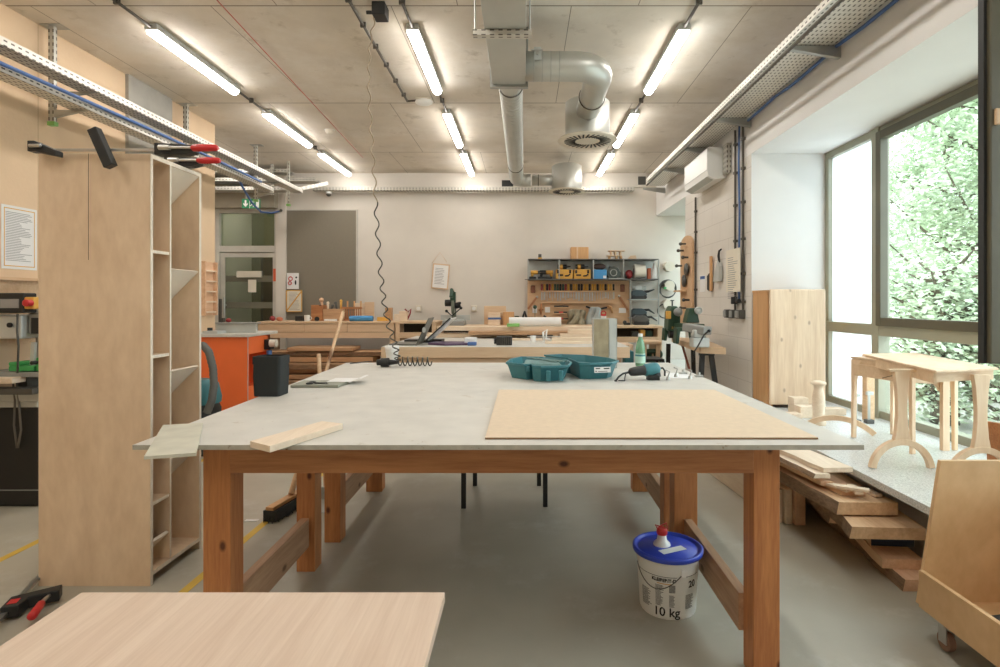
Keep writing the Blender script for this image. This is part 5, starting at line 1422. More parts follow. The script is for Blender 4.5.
q = MB(); c = P(533, 336, 6.0); q.cyl((c.x, 6.0, BZ2 + .001), (c.x, 6.0, BZ2 + .065), .03); q.torus((c.x, 6.0, BZ2 + .065), .028, .004); solo('plastic_cup', q, 'white', 'small white cup standing between the strips of wood', 'cup')
q = MB(); c = P(544, 333, 6.1); q.tube([(c.x, 6.1, BZ2 + .0), (c.x - .01, 6.1, BZ2 + .10), (c.x + .03, 6.1, BZ2 + .13), (c.x + .02, 6.1, BZ2 + .03), (c.x + .12, 6.1, BZ2 + .012)], .012, 8); solo('paper_twist', q, 'white', 'folded white plastic strap standing right of the small cup', 'strap')

# ---- back benches
def bench_unit(label, x0, x1, yf, yr, z, drawers, open_=False, legs=True, low=.0):
    o = thing('back_bench', label, 'workbench', ((x0 + x1) / 2, yf + .3, 0), 'benches along the back wall')
    part('bench_top', MB().box(x0 - .01, x1 + .01, yf - .015, yr, z - .03, z), 'bench', o, .003)
    q = MB(); q.box(x0, x0 + .06, yf, yr, 0, z - .031); part('end_panel', q, 'bench', o)
    q = MB(); q.box(x1 - .06, x1, yf, yr, 0, z - .031); part('end_panel', q, 'bench', o)
    part('lower_rail', MB().box(x0 + .06, x1 - .06, yf, yf + .03, z - .235, z - .155), 'bench', o)
    part('back_board', MB().box(x0 + .06, x1 - .06, yr - .3, yr - .28, z - .235, z - .031), 'shade_and_marks', o)  # shade inside the bench is put into this board's dark colour
    n = drawers; w = (x1 - x0 - .12) / n
    for k in range(n):
        if open_: continue
        part('drawer', MB().box(x0 + .062 + k * w, x0 + .058 + (k + 1) * w, yf - .004, yf + .4, z - .15, z - .036), 'bench', o, .002)
    return o
YF = 8.0
bz = EYE - 19.5 * YF / FP
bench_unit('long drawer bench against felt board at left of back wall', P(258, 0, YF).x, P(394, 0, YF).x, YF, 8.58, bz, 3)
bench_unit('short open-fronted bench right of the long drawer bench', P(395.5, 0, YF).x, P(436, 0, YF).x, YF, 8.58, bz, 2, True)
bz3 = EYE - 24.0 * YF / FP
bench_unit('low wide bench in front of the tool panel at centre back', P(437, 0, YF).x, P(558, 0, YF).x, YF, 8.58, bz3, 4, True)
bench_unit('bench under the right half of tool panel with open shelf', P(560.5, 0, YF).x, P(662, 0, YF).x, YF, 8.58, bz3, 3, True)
q = MB(); a_, b_ = P(627, 0, YF).x, P(662, 0, YF).x; q.box(a_, b_, YF - .004, YF + .5, bz3 - .33, bz3 - .24)
# timber pile under the long bench
zz = .02; rr = random.Random(5); names = ['lowest', 'second', 'third', 'fourth', 'fifth', 'sixth', 'seventh', 'eighth', 'topmost']
for k in range(9):
    t = rr.uniform(.05, .085) if k < 8 else .05
    xa_ = -3.75 + rr.uniform(0, .25) + (.4 if k == 8 else 0); xb_ = -2.0 + rr.uniform(-.1, .08) - (.45 if k == 8 else 0)
    yf_ = 7.55 + rr.uniform(0, .16) + k * .012
    q = MB(); q.box(xa_, xb_, yf_, yf_ + .42, zz + .001, zz + t); q.m = [0, 0, 1 if k in (2, 5, 7) else 0, 0, 0, 0]
    solo('plank', q, ['oakx', 'barkx'], names[k] + ' rough board in the pile in front of long drawer bench', 'board', group='boards under the long bench', bev=.004)
    zz += t + .012
    if k < 8:
        for xx in (-3.4, -2.3):
            pass
# bearers so that the pile rests
# ---- things on the long bench
def at(x, y=None, Y=8.25, z=bz): return Vector(((x - 524) * Y / FP, Y, z + .001))
def block(name, label, cat, px0, px1, ypx_top, Y, d, z, m_, bev=.004, group=None):
    q = MB(); zt_2 = P(0, ypx_top, Y).z
    q.box(P(px0, 0, Y).x, P(px1, 0, Y).x, Y, Y + d, z + .001, max(zt_2, z + .01))
    return solo(name, q, m_, label, cat, bev=bev, group=group)
o = block('honey_box', 'tall orange wooden box on the long drawer bench', 'box', 311, 322.5, 305, 8.2, .2, bz, 'pinex')
q = MB(); c = P(317, 318, 8.196); q.cyl((c.x, 8.199, bz + .03), (c.x, 8.19, bz + .03), .035); part('knob_hole', q, 'black', o)
o = block('wooden_tool_box', 'wide low wooden box holding hand tools on drawer bench', 'box', 323, 343, 309, 8.2, .25, bz, 'oakx')
for i, (x, y, c_) in enumerate(((323, 300, 'reddish'), (328, 303, 'paleb'), (331, 306, 'dgrey'), (337, 303, 'dgrey'), (341, 301, 'yellow'))):
    q = MB(); b_ = P(x, 312, 8.3); t_ = P(x + (i % 3 - 1) * 1.5, y, 8.3); q.tube([b_ + Vector((0, 0, .03)), t_], [.014, .02], 8); q.ball(t_, .022 if c_ != 'reddish' else .034)
    solo('hand_tool', q, c_, ['reddish mallet head poking from wooden tool box', 'pale handle upright in wooden tool box', 'short dark tool in middle of wooden tool box', 'dark-headed tool leaning right in wooden tool box', 'yellow-topped tool at right end of wooden tool box'][i], 'hand tool')
o = thing('chisel_rack', 'small wooden chisel rack with spindles on the long drawer bench', 'rack', P(353, 0, 8.3).to_tuple())
o.location.z = bz
ORG[o.name] = Vector(o.location)
xa_, xb_ = P(342, 0, 8.3).x, P(362, 0, 8.3).x
part('top_rail', MB().box(xa_, xb_, 8.28, 8.32, P(0, 309, 8.3).z, P(0, 307, 8.3).z), 'pinex', o)
part('bottom_rail', MB().box(xa_, xb_, 8.24, 8.36, bz + .001, bz + .03), 'pinex', o)
for k in range(9):
    x = xa_ + (xb_ - xa_) * (k + .5) / 9; part('spindle', MB().cyl((x, 8.3, bz + .03), (x, 8.3, P(0, 309, 8.3).z), .009, n=8), 'pinex', o)
for k in (2, 5, 8):
    x = xa_ + (xb_ - xa_) * (k + .5) / 9; part('handle', MB().cyl((x, 8.3, P(0, 307, 8.3).z), (x, 8.3, P(0, 301, 8.3).z), .013, n=8), 'pinedark', o)
block('plywood_offcut', 'upright square of light wood right of the chisel rack', 'board', 364.5, 374, 302, 8.45, .03, bz, 'bench')
block('plywood_offcut', 'upright narrow light board behind the chisel rack', 'board', 355, 368, 303, 8.5, .03, bz, 'palex')
q = MB(); z = bz + .04; q.cyl((P(350, 0, 8.12).x, 8.12, z), (P(373, 0, 8.12).x, 8.12, z), .038); q.cyl((P(354, 0, 8.2).x, 8.2, z), (P(371, 0, 8.2).x, 8.2, z), .038)
solo('foam_roll', q, 'skyblue', 'bright blue rolls lying in front of the chisel rack', 'roll')
q = MB()
c = P(276, 318, 8.2)
for i, (x, w_, h_, c_, lab) in enumerate(((271, 5, 5, 'darkred', 'red cloth gloves at left end of long drawer bench'), (278, 6, 4, 'reddish', 'orange cloth heaped beside the red gloves'), (299, 4, 5, 'black', 'black tool left of the white mug on drawer bench'), (307, 3, 6, 'white', 'white mug left of the tall orange box'), (330, 6, 2, 'paper', 'flat white paper before the wooden tool box'), (382, 5, 4, 'yellow', 'yellow box at right end of the long drawer bench'), (388, 3, 13, 'oakx', 'upright wooden gadget behind the air hose'), (397, 3, 7, 'paleb', 'small pale wood block on the open bench'), (403, 4, 10, 'palex', 'upright pale box on the open bench'))):
    Y = 8.15 if i != 6 else 8.3; a_ = P(x, 0, Y); q = MB(); w2 = w_ * Y / FP; h2 = h_ * Y / FP
    if c_ in ('darkred', 'reddish'): q.ball((a_.x, Y + .05, bz + h2 / 2 + .002), h2 / 2, sq=(w2 / h2 * 1.1, 1.2, 1)); q.ball((a_.x + w2 * .4, Y, bz + h2 * .4 + .002), h2 * .4, sq=(w2 / h2, 1, 1)); m2 = M['darkred'] if c_ == 'darkred' else mat('orange_cloth', (206, 120, 84), .9)
    elif c_ == 'white': q.lathe([(.036, 0), (.04, h2)], 20, (a_.x, Y, bz + .001)); q.torus((a_.x + .048, Y, bz + h2 / 2), .02, .005, 'y', 16, 6); m2 = M['white']
    else: q.box(a_.x - w2, a_.x + w2, Y, Y + .12, bz + .001, bz + h2); m2 = M[c_]
    solo({'darkred': 'work_gloves', 'reddish': 'orange_cloth', 'white': 'mug', 'paper': 'paper_sheet', 'yellow': 'yellow_box', 'black': 'hand_drill'}.get(c_, 'wood_block'), q, m2, lab, {'darkred': 'gloves', 'reddish': 'cloth', 'white': 'mug', 'paper': 'paper', 'yellow': 'box', 'black': 'tool'}.get(c_, 'wood block'), bev=.004)
q = MB(); c = P(408, 308, 8.2); q.tube([P(405, 309, 8.2), P(408, 312, 8.2), P(411, 309, 8.2), P(410, 314, 8.2), P(407, 320, 8.2)], .012, 8); solo('wire_coil', q, 'darkred', 'dark red cord hooked beside the upright pale box', 'cord')
# papers on pilaster, framed poster, sign, hanging frame
o = thing('poster', 'white card with red and black marks pinned at the felt board', 'poster', P(292, 288, 8.82).to_tuple())
part('sheet', MB().box(P(286.5, 0, 8.82).x, P(298.5, 0, 8.82).x, 8.828, 8.832, P(0, 289, 8.82).z, P(0, 273, 8.82).z), 'paper', o)
q = MB(); zt4 = P(0, 273, 8.82).z; xx = P(286.5, 0, 8.82).x
q.torus((xx + .06, 8.826, zt4 - .09), .03, .007, 'y', 16, 4); q.torus((xx + .05, 8.826, zt4 - .16), .025, .007, 'y', 16, 4); part('red_mark', q, 'red', o)
q = MB(); q.ball((xx + .14, 8.826, zt4 - .15), .022, sq=(.6, .1, 1.8)); q.ball((xx + .15, 8.826, zt4 - .07), .015, sq=(1, .1, 1)); part('black_mark', q, 'black', o)
o = thing('framed_notice', 'cream notice with yellow border and diagonal stripe beside door', 'notice', P(294, 312, 8.82).to_tuple())
xa_, xb_, za_, zb_ = P(286, 0, 8.82).x, P(302, 0, 8.82).x, P(0, 312, 8.82).z, P(0, 290, 8.82).z
part('sheet', MB().box(xa_, xb_, 8.828, 8.834, za_, zb_), 'papery', o)
q = MB(); q.box(xa_, xb_, 8.822, 8.828, zb_ - .012, zb_); q.box(xa_, xb_, 8.822, 8.828, za_, za_ + .012); q.box(xa_, xa_ + .012, 8.822, 8.828, za_, zb_); q.box(xb_ - .012, xb_, 8.822, 8.828, za_, zb_); q.beam((xa_ + .01, 8.825, za_ + .02), (xb_ - .01, 8.825, zb_ - .02), .006, .016, (0, 0, 1)); part('yellow_border', q, 'yellow', o)
q = MB()
for k in range(14): q.box(xa_ + .04, xb_ - .04 - .06 * rr.random(), 8.8265, 8.828, zb_ - .045 - k * .02, zb_ - .05 - k * .02)
part('print', q, 'ink', o)
o = thing('exit_sign', 'green emergency exit sign with arrow under the concrete beam', 'exit sign', P(251, 208, 8.5).to_tuple())
xa_, xb_, za_, zb_ = P(241.8, 0, 8.5).x, P(260, 0, 8.5).x, P(0, 208.3, 8.5).z, P(0, 198.7, 8.5).z
part('panel', MB().box(xa_, xb_, 8.5, 8.52, za_, zb_), 'signg', o, .003)
xm = xa_ + (xb_ - xa_) * .42; xc = (xa_ + xm) / 2; zc = (za_ + zb_) / 2
q = MB(); q.prism([(xc - .012, zc + .05), (xc + .012, zc + .05), (xc + .012, zc - .01), (xc + .034, zc + .01), (xc + .034, zc - .016), (xc, zc - .052), (xc - .034, zc - .016), (xc - .034, zc + .01), (xc - .012, zc - .01)], 'y', 8.496, 8.4995); part('arrow', q, 'white', o)
q = MB(); q.box(xm, xm + .006, 8.496, 8.4995, za_, zb_); q.box(xb_ - .06, xb_ - .012, 8.496, 8.4995, za_ + .01, zb_ - .012); x_ = xm + .05
q.ball((x_ + .012, 8.498, zb_ - .025), .011, sq=(1, .15, 1))
for a_, b_ in (((0, .03), (-.012, -.008)), ((0, .03), (.025, .018)), ((0, .03), (-.025, .02)), ((-.012, -.008), (.012, -.03)), ((.012, -.03), (.006, -.055)), ((-.012, -.008), (-.03, -.035)), ((-.03, -.035), (-.045, -.034))):
    q.beam((x_ + a_[0], 8.498, zc + a_[1] - .0), (x_ + b_[0], 8.498, zc + b_[1]), .003, .011, (0, 0, 1))
part('running_figure', q, 'white', o)
for dx in (.06, .22): part('hanger', MB().cyl((xa_ + dx, 8.51, zb_), (xa_ + dx, 8.51, 3.02), .005, n=8), 'galv', o)
# hanging frame note
o = thing('hanging_note', 'tilted cream framed note hanging from a string on back wall', 'notice', P(441, 290, 8.85).to_tuple())
q = MB(); q.T = Matrix.Translation(P(440.5, 276.5, 8.87)) @ Matrix.Rotation(R(5), 4, 'Y'); q.box(-.135, .135, -.006, .006, -.20, .20); part('frame', q, 'bench', o)
q = MB(); q.T = Matrix.Translation(P(440.5, 276.5, 8.87)) @ Matrix.Rotation(R(5), 4, 'Y'); q.box(-.115, .115, -.009, -.006, -.18, .18); part('sheet', q, 'paper', o)
q = MB(); q.T = Matrix.Translation(P(440.5, 276.5, 8.87)) @ Matrix.Rotation(R(5), 4, 'Y')
for k in range(11): q.box(-.09, .07 - .05 * rr.random(), -.0105, -.009, .12 - k * .024, .127 - k * .024)
part('print', q, 'ink', o)
part('string', MB().tube([P(432, 263, 8.87), P(440, 252.5, 8.88), P(447, 262, 8.87)], .003, 5), 'bench', o)
for i, x in enumerate((418.5, 474)):
    q = MB(); c = P(x, 308.5, 8.88); q.box(c.x - .045, c.x + .045, 8.868, 8.899, c.z - .05, c.z + .05); o = solo('wall_socket', q, 'cream', ['white wall socket behind the laptop', 'white wall socket right of the mitre saw'][i], 'socket', bev=.008)
    part('socket_well', MB().cyl((c.x, 8.862, c.z), (c.x, 8.868, c.z), .03), 'white', o)
# mitre saw
o = thing('mitre_saw', 'green mitre saw on the low back bench with blade guard raised', 'power saw', P(454, 0, 8.2).to_tuple()); o.location.z = bz3; ORG[o.name] = Vector(o.location)
c = P(454, 322, 8.2); bzz = bz3
part('base', MB().box(c.x - .16, c.x + .16, 8.1, 8.4, bzz + .001, bzz + .07), 'greym', o, .01)
part('turntable', MB().cyl((c.x, 8.25, bzz + .07), (c.x, 8.25, bzz + .085), .14), 'lgrey', o)
q = MB(); q.box(c.x - .22, c.x - .01, 8.38, 8.41, bzz + .07, bzz + .15); q.box(c.x + .02, c.x + .22, 8.38, 8.41, bzz + .07, bzz + .15); part('fence', q, 'lgrey', o)
q = MB(); g = P(453.5, 306, 8.3); q.cyl((g.x - .02, 8.3, g.z), (g.x + .02, 8.3, g.z), .13, n=32); q.tube([(g.x, 8.38, bzz + .09), (g.x, 8.4, g.z - .08), (g.x, 8.34, g.z)], [.035, .03, .03], 10); part('blade_guard', q, mat('grey_green_guard', (112, 120, 104), .45, .2), o)
q = MB(); hh = P(453, 292, 8.3); q.tube([(g.x, 8.3, g.z + .05), (hh.x, 8.25, hh.z - .02), (hh.x, 8.15, hh.z + .03), (hh.x, 8.1, hh.z - .08)], [.03, .032, .028, .03], 10); q.box(g.x - .04, g.x + .04, 8.2, 8.3, g.z + .06, hh.z - .0); part('handle', q, 'dgreen', o, .01)
q = MB(); m1 = P(448.5, 303, 8.3); q.cyl((m1.x - .05, 8.3, m1.z), (g.x - .02, 8.3, m1.z), .05); q.cyl((g.x + .02, 8.3, g.z), (g.x + .10, 8.3, g.z + .02), .045); part('motor', q, 'black', o)
q = MB(); q.ball(P(446.5, 311, 8.25), .022); q.ball(P(461, 308, 8.25), .022); q.ball(P(460, 303, 8.25), .018); q.tube([P(446.5, 311, 8.25), P(452, 316, 8.25), P(461, 308, 8.25)], .010, 6); part('knobs', q, 'black', o)
# cluster left of the tool panel
zc3 = bz3
block('plywood_offcut', 'sloping light plywood piece at back of the low bench', 'board', 484, 506, 306, 8.5, .03, zc3, 'bench')
q = MB(); q.box(P(488, 0, 8.2).x, P(500, 0, 8.2).x, 8.2, 8.45, zc3 + .001, P(0, 313, 8.2).z); o = solo('cardboard_box', q, 'palex', 'pale box with blue stripe on the low back bench', 'box', bev=.004)
part('blue_stripe', MB().box(P(488, 0, 8.195).x, P(501, 0, 8.195).x, 8.193, 8.199, P(0, 319.5, 8.2).z, P(0, 317.5, 8.2).z), 'cableb', o)
block('wooden_box', 'brown wooden box left of the hand clamps', 'box', 503, 514, 312, 8.3, .2, zc3, 'pinedark')
o = block('spice_tin', 'small wooden block with green top on low back bench', 'box', 514.5, 519, 317, 8.2, .08, zc3, 'pinedark')
q = MB(); q.box(P(514.5, 0, 8.2).x, P(519, 0, 8.2).x, 8.2, 8.28, P(0, 316.9, 8.2).z, P(0, 316, 8.2).z); part('green_top', q, 'dgreen', o)
o = thing('tool_pliers', 'dark pliers standing jaws-down in a wooden block', 'pliers', P(524.5, 0, 8.2).to_tuple()); o.location.z = zc3; ORG[o.name] = Vector(o.location)
part('block', MB().box(P(521, 0, 8.2).x, P(528, 0, 8.2).x, 8.2, 8.3, zc3 + .001, P(0, 319, 8.2).z), 'pinedark', o)
q = MB(); q.tube([P(522.5, 319, 8.24), P(524.5, 311, 8.24)], [.02, .008], 8); q.tube([P(526.8, 319, 8.24), P(524.8, 311, 8.24)], [.02, .008], 8); part('handles', q, 'black', o)
q = MB(); q.ball(P(535, 307, 8.72), .03, sq=(1, .5, 1)); q.cyl(P(535, 308, 8.72), P(535, 319, 8.72), .006); q.cyl(P(533.5, 320, 8.72), P(533.5, 323, 8.72), .05); solo('green_knob_gauge', q, 'dgreen', 'green-knobbed rod gauge hanging at left of the tool panel', 'gauge')
q = MB(); q.prism([(P(533, 0, 8.4).x, zc3 + .001), (P(546, 0, 8.4).x, zc3 + .001), (P(546, 0, 8.4).x, P(0, 320, 8.4).z), (P(543, 0, 8.4).x, P(0, 319, 8.4).z), (P(538, 0, 8.4).x, P(0, 322, 8.4).z)], 'y', 8.4, 8.47); o = solo('hand_plane', q, 'dgrey', 'dark hand plane standing on the low back bench', 'hand plane', bev=.004)
q = MB(); q.tube([P(544, 321, 8.43), P(545.5, 316.5, 8.43), P(543.5, 315.8, 8.43)], .016, 8); part('handle', q, 'black', o)

# ---- tool panel with shelf on top
o = thing('pegboard', 'plywood tool panel on the back wall behind the low bench', 'tool panel', (0, 8.86, 1))
XA, XB = P(527.5, 0, 8.82).x, P(629, 0, 8.82).x
zpb = zc3 + .001; zpt = P(0, 279, 8.8).z
part('panel', MB().box(XA, XB, 8.80, 8.83, zpb, zpt), 'peg', o)
def rail(px0, px1, y, d=.06, t=.018, nm='rail'): return part(nm, MB().box(P(px0, 0, 8.7).x, P(px1, 0, 8.7).x, 8.80 - d, 8.7995, P(0, y, 8.78).z - t / 2, P(0, y, 8.78).z + t / 2), 'peg', o)
rail(541, 616, 291.5, .07, nm='tool_rail'); rail(541, 616, 302.5, .07, nm='tool_rail')
for y in (307.5, 313.5, 320): rail(553, 569, y, .05, nm='holder_strip')
part('white_card', MB().box(P(545, 0, 8.79).x, P(550, 0, 8.79).x, 8.792, 8.7995, P(0, 312.5, 8.79).z, P(0, 307, 8.79).z), 'paper', o); part('white_card', MB().box(P(532.5, 0, 8.79).x, P(537, 0, 8.79).x, 8.792, 8.7995, P(0, 313, 8.79).z, P(0, 306, 8.79).z), 'paper', o)
part('white_card', MB().box(P(619, 0, 8.79).x, P(626, 0, 8.79).x, 8.792, 8.7995, P(0, 313, 8.79).z, P(0, 308, 8.79).z), 'paper', o)
hc = ['darkred', 'yellow', 'black', 'darkred', 'yellow', 'dgreen', 'dgreen', 'black', 'dgreen', 'darkred', 'yellow', 'black', 'yellow', 'yellow', 'black', 'yellow', 'yellow', 'yellow', 'yellow', 'yellow', 'yellow', 'yellow', 'yellow', 'yellow', 'black', 'yellow', 'yellow', 'yellow']
cn = {'darkred': 'dark red', 'yellow': 'yellow', 'black': 'black', 'dgreen': 'dark green'}
for i in range(28):
    x = 541.8 + i * 2.66; p = P(x, 0, 8.755)
    bl = rnd.choice((298, 299, 300, 301)); hr = .016
    o2 = thing('chisel', '%s-handled chisel %s from the left in the long row on tool panel' % (cn[hc[i]], ORD[i]), 'chisel', (p.x, 8.755, P(0, 291, 8.755).z), 'chisels in the tool rail')
    q = MB(); q.lathe([(.010, P(0, 291, 8.755).z + .009), (hr, P(0, 289.6, 8.755).z), (hr * .8, P(0, 287.5, 8.755).z), (hr * 1.05, P(0, 284.8, 8.755).z), (hr * .7, P(0, 284, 8.755).z)], 10, (p.x, 8.755, 0)); part('handle', q, hc[i] if i % 3 else ('black' if i > 12 else hc[i]), o2)
    wv = rnd.choice((.004, .006, .010, .014)); q = MB(); q.box(p.x - wv, p.x + wv, 8.753, 8.757, P(0, bl, 8.755).z, P(0, 291, 8.755).z - .009); part('blade', q, 'steel', o2)
for i, y in enumerate((306.3, 312.3, 318.8)):
    q = MB(); z = P(0, y, 8.76).z; q.cyl((P(554, 0, 8.76).x, 8.76, z), (P(568.5, 0, 8.76).x, 8.76, z), .012); solo('rasp', q, 'black', ['topmost', 'middle', 'lowest'][i] + ' black file lying on the holder strips of tool panel', 'file', group='files on holder strips') if i == 0 else None
    if i:
        o2 = solo('rasp', q, 'black', ['topmost', 'middle', 'lowest'][i] + ' black file with red collar on holder strips of tool panel', 'file', group='files on holder strips')
        q = MB(); q.cyl((P(559, 0, 8.76).x, 8.76, z), (P(563, 0, 8.76).x, 8.76, z), .014); part('collar', q, 'red', o2)
# saws / squares at the two sides of the panel
for i, (pts, hp) in enumerate((([(528, 309), (537, 297)], (533, 289)), ([(628, 310), (619, 296)], (622.5, 288)))):
    o2 = thing('hand_saw', ['bow saw hanging slanted at left side of tool panel', 'bow saw hanging slanted at right side of tool panel'][i], 'saw', P(hp[0], hp[1], 8.77).to_tuple())
    q = MB(); q.beam(P(pts[0][0], pts[0][1], 8.77), P(pts[1][0], pts[1][1], 8.77), .02, .03); part('frame', q, mat('brown_saw_wood', (176, 116, 72), .6), o2)
    q = MB(); c = P(hp[0], hp[1], 8.77); q.box(c.x - .035, c.x + .035, 8.76, 8.785, c.z - .06, c.z + .055); part('grip', q, mat('dark_saw_wood', (128, 76, 50), .6), o2, .01)
    q = MB(); q.ball(P(pts[1][0], pts[1][1], 8.76), .02); part('wing_nut', q, 'steel', o2)
q = MB(); q.tube([P(541.5, 303.5, 8.76), P(541, 309, 8.76), P(541, 314.5, 8.76)], [.012, .022, .012], 8); q.tube([P(538.5, 310, 8.76), P(543.5, 309.5, 8.76)], .012, 8); solo('brace_drill', q, 'pinex', 'red-brown wooden hand drill left of the white card on panel', 'hand tool')
q = MB(); q.tube([P(586, 306.5, 8.76), P(592, 308.5, 8.76), P(600, 309, 8.76), P(607, 307.5, 8.76)], .014, 8); solo('spokeshave', q, 'black', 'long black curved tool across the tool panel', 'hand tool')
q = MB(); q.tube([P(607.5, 306, 8.76), P(611, 307, 8.76), P(612.5, 313, 8.76)], [.02, .018, .015], 8); solo('wooden_hook', q, 'pinedark', 'curved brown wooden handle right of the black tool', 'hand tool')
# clothes and cap under panel
def cloth(name, label, px0, px1, y0, y1, Y, m_, cat, seed, z=None):
    rr_ = random.Random(seed); n = 14; a_ = P(px0, y0, Y); b_ = P(px1, y1, Y); vs = []
    for j in range(n + 1):
        for i in range(n + 1):
            u_, v_ = i / n, j / n
            pin = sin(pi * u_) * .5 + .5
            x = a_.x + (b_.x - a_.x) * (.5 + (u_ - .5) * (.75 + .25 * v_ + .08 * sin(7 * v_ + seed)))
            vs.append((x, Y - .10 * sin(pi * u_) * (.6 + .4 * v_) + .03 * sin(17 * u_ + 5 * v_ + seed) + .02 * sin(9 * v_ + 11 * u_), a_.z + (b_.z - a_.z) * v_ - .03 * (1 - sin(pi * u_)) * (1 - v_)))
    q = MB(); q.add(vs, [(j * (n + 1) + i, j * (n + 1) + i + 1, (j + 1) * (n + 1) + i + 1, (j + 1) * (n + 1) + i) for j in range(n) for i in range(n)], 0, True)
    o2 = solo(name, q, m_, label, cat); mm = o2.modifiers.new('s', 'SOLIDIFY'); mm.thickness = .02; return o2
cloth('canvas_apron', 'crumpled olive canvas bag hanging on the tool panel', 567, 586, 309, 324.5, 8.66, 'cloth', 'bag', 1)
cloth('work_shirt', 'pale blue-grey work cloth hanging on the tool panel', 586, 603, 307, 324.5, 8.64, 'clothb', 'cloth', 4)
o = thing('paint_can', 'white tub with red lid behind the steel box', 'tub', P(603.5, 318, 8.3).to_tuple()); o.location.z = zc3; ORG[o.name] = Vector(o.location)
c = P(603.5, 0, 8.3); q = MB(); q.lathe([(.04, zc3 + .001), (.042, P(0, 316, 8.3).z)], 20, (c.x, 8.3, 0)); part('tub', q, 'white', o)
q = MB(); q.torus((c.x, 8.3, P(0, 313.5, 8.3).z), .035, .008, 'y', 20, 6); q.cyl((c.x, 8.3, P(0, 315.8, 8.3).z), (c.x, 8.3, P(0, 314, 8.3).z), .04); part('lid', q, 'red', o)

# metal shelf frame
o = thing('wall_shelf', 'grey steel shelf unit above and right of the tool panel', 'shelf', (1.0, 8.8, 1.2))
SX0, SX1 = P(528, 0, 8.6).x, P(658, 0, 8.6).x; zs0 = P(0, 279.5, 8.6).z; zs1 = P(0, 259.5, 8.6).z
part('shelf_board', MB().box(SX0, SX1, 8.55, 8.88, zs0 - .008, zs0 + .008), 'dgrey', o)
part('shelf_board', MB().box(SX0, SX1, 8.55, 8.88, zs1 - .006, zs1 + .006), 'dgrey', o)
XM = P(630, 0, 8.6).x
for y in (299.5, 318): part('shelf_board', MB().box(XM, SX1, 8.55, 8.88, P(0, y, 8.6).z - .005, P(0, y, 8.6).z + .005), 'lgrey', o)
for x in (SX0, P(559, 0, 8.6).x, P(593, 0, 8.6).x, P(623, 0, 8.6).x, SX1): part('upright', MB().box(x - .008, x + .008, 8.55, 8.57, zs0 if x < SX1 - .01 else bz3 + .001, zs1), 'galv', o)
part('upright', MB().box(XM - .008, XM + .008, 8.55, 8.57, bz3 + .001, zs0), 'galv', o)
part('back_sheet', MB().box(SX0, SX1, 8.875, 8.89, zs0, zs1), 'lgrey', o)
part('hook', MB().box(SX0 - .05, SX0, 8.55, 8.56, zs0 - .004, zs0 + .004), 'black', o)
sh = zs0 + .009
def shx(x, Y=8.62): return P(x, 0, Y).x
def hh_(px_): return px_ * 8.62 / FP
def drill(label, px_, z, flip=1, c1='yellow'):
    o2 = thing('cordless_drill', label, 'power tool', (shx(px_), 8.7, z), 'cordless tools on the shelf'); x = shx(px_)
    q = MB(); q.cyl((x - .05 * flip, 8.7, z + .105), (x + .06 * flip, 8.7, z + .105), .032); q.tube([(x - .01 * flip, 8.7, z + .10), (x - .03 * flip, 8.7, z + .04)], .022, 10); part('body', q, c1, o2)
    q = MB(); q.cyl((x + .06 * flip, 8.7, z + .105), (x + .105 * flip, 8.7, z + .105), .024, .014); part('chuck', q, 'black', o2)
    q = MB(); q.box(x - .075, x + .035, 8.66, 8.74, z + .001, z + .04); part('battery', q, 'black', o2, .006)
drill('cordless tool at left end of the upper shelf', 534, sh, 1)
drill('second cordless tool from left on the upper shelf', 543, sh, 1, 'black')
drill('yellow cordless tool just left of yellow cases', 550, sh, -1)
for i, x0_ in enumerate((556, 574)):
    o2 = thing('yellow_case', ['left', 'right'][i] + ' yellow case with black top tool on the upper shelf', 'tool case', (shx(x0_ + 8), 8.7, sh), 'yellow cases on the shelf')
    q = MB(); q.box(shx(x0_), shx(x0_ + 16.5), 8.6, 8.8, sh + .001, sh + hh_(6.5)); part('body', q, 'yellow', o2, .006)
    part('lid', MB().box(shx(x0_), shx(x0_ + 16.5), 8.6, 8.8, sh + hh_(6.6), sh + hh_(9.5)), 'yellow', o2, .006)
    q = MB(); q.box(shx(x0_ + 1), shx(x0_ + 3), 8.594, 8.6, sh + hh_(5.5), sh + hh_(9)); q.box(shx(x0_ + 13), shx(x0_ + 15), 8.594, 8.6, sh + hh_(5.5), sh + hh_(9)); q.box(shx(x0_ + 2), shx(x0_ + 7), 8.596, 8.5995, sh + hh_(3), sh + hh_(4.6)); q.tube([(shx(x0_ + 9), 8.597, sh + hh_(3)), (shx(x0_ + 12), 8.597, sh + hh_(3.2)), (shx(x0_ + 14), 8.597, sh + hh_(4.8))], .012, 6); part('markings', q, 'inkd', o2)
    z = sh + hh_(9.6)
    o2 = thing('cordless_drill', ['left', 'right'][i] + ' black and yellow tool lying on top of the yellow case', 'power tool', (shx(x0_ + 8), 8.7, z), 'tools on yellow cases')
    q = MB(); q.cyl((shx(x0_ + 2), 8.7, z + .045), (shx(x0_ + 11), 8.7, z + .045), .036); part('body', q, 'black', o2)
    q = MB(); q.cyl((shx(x0_ + 4), 8.7, z + .045), (shx(x0_ + 7), 8.7, z + .045), .038); part('yellow_band', q, 'yellow', o2); q = MB(); q.cyl((shx(x0_ + 11), 8.7, z + .045), (shx(x0_ + 15), 8.7, z + .05), .018, .01); part('chuck', q, 'dgrey', o2)
q = MB(); q.box(shx(593.5), shx(606.5), 8.6, 8.8, sh + .001, sh + hh_(9.3)); o = solo('blue_box', q, 'skyblue', 'bright blue box on the upper shelf right of yellow cases', 'box', bev=.004)
part('box_label', MB().box(shx(603), shx(606), 8.595, 8.5995, sh + .01, sh + .05), 'paper', o)
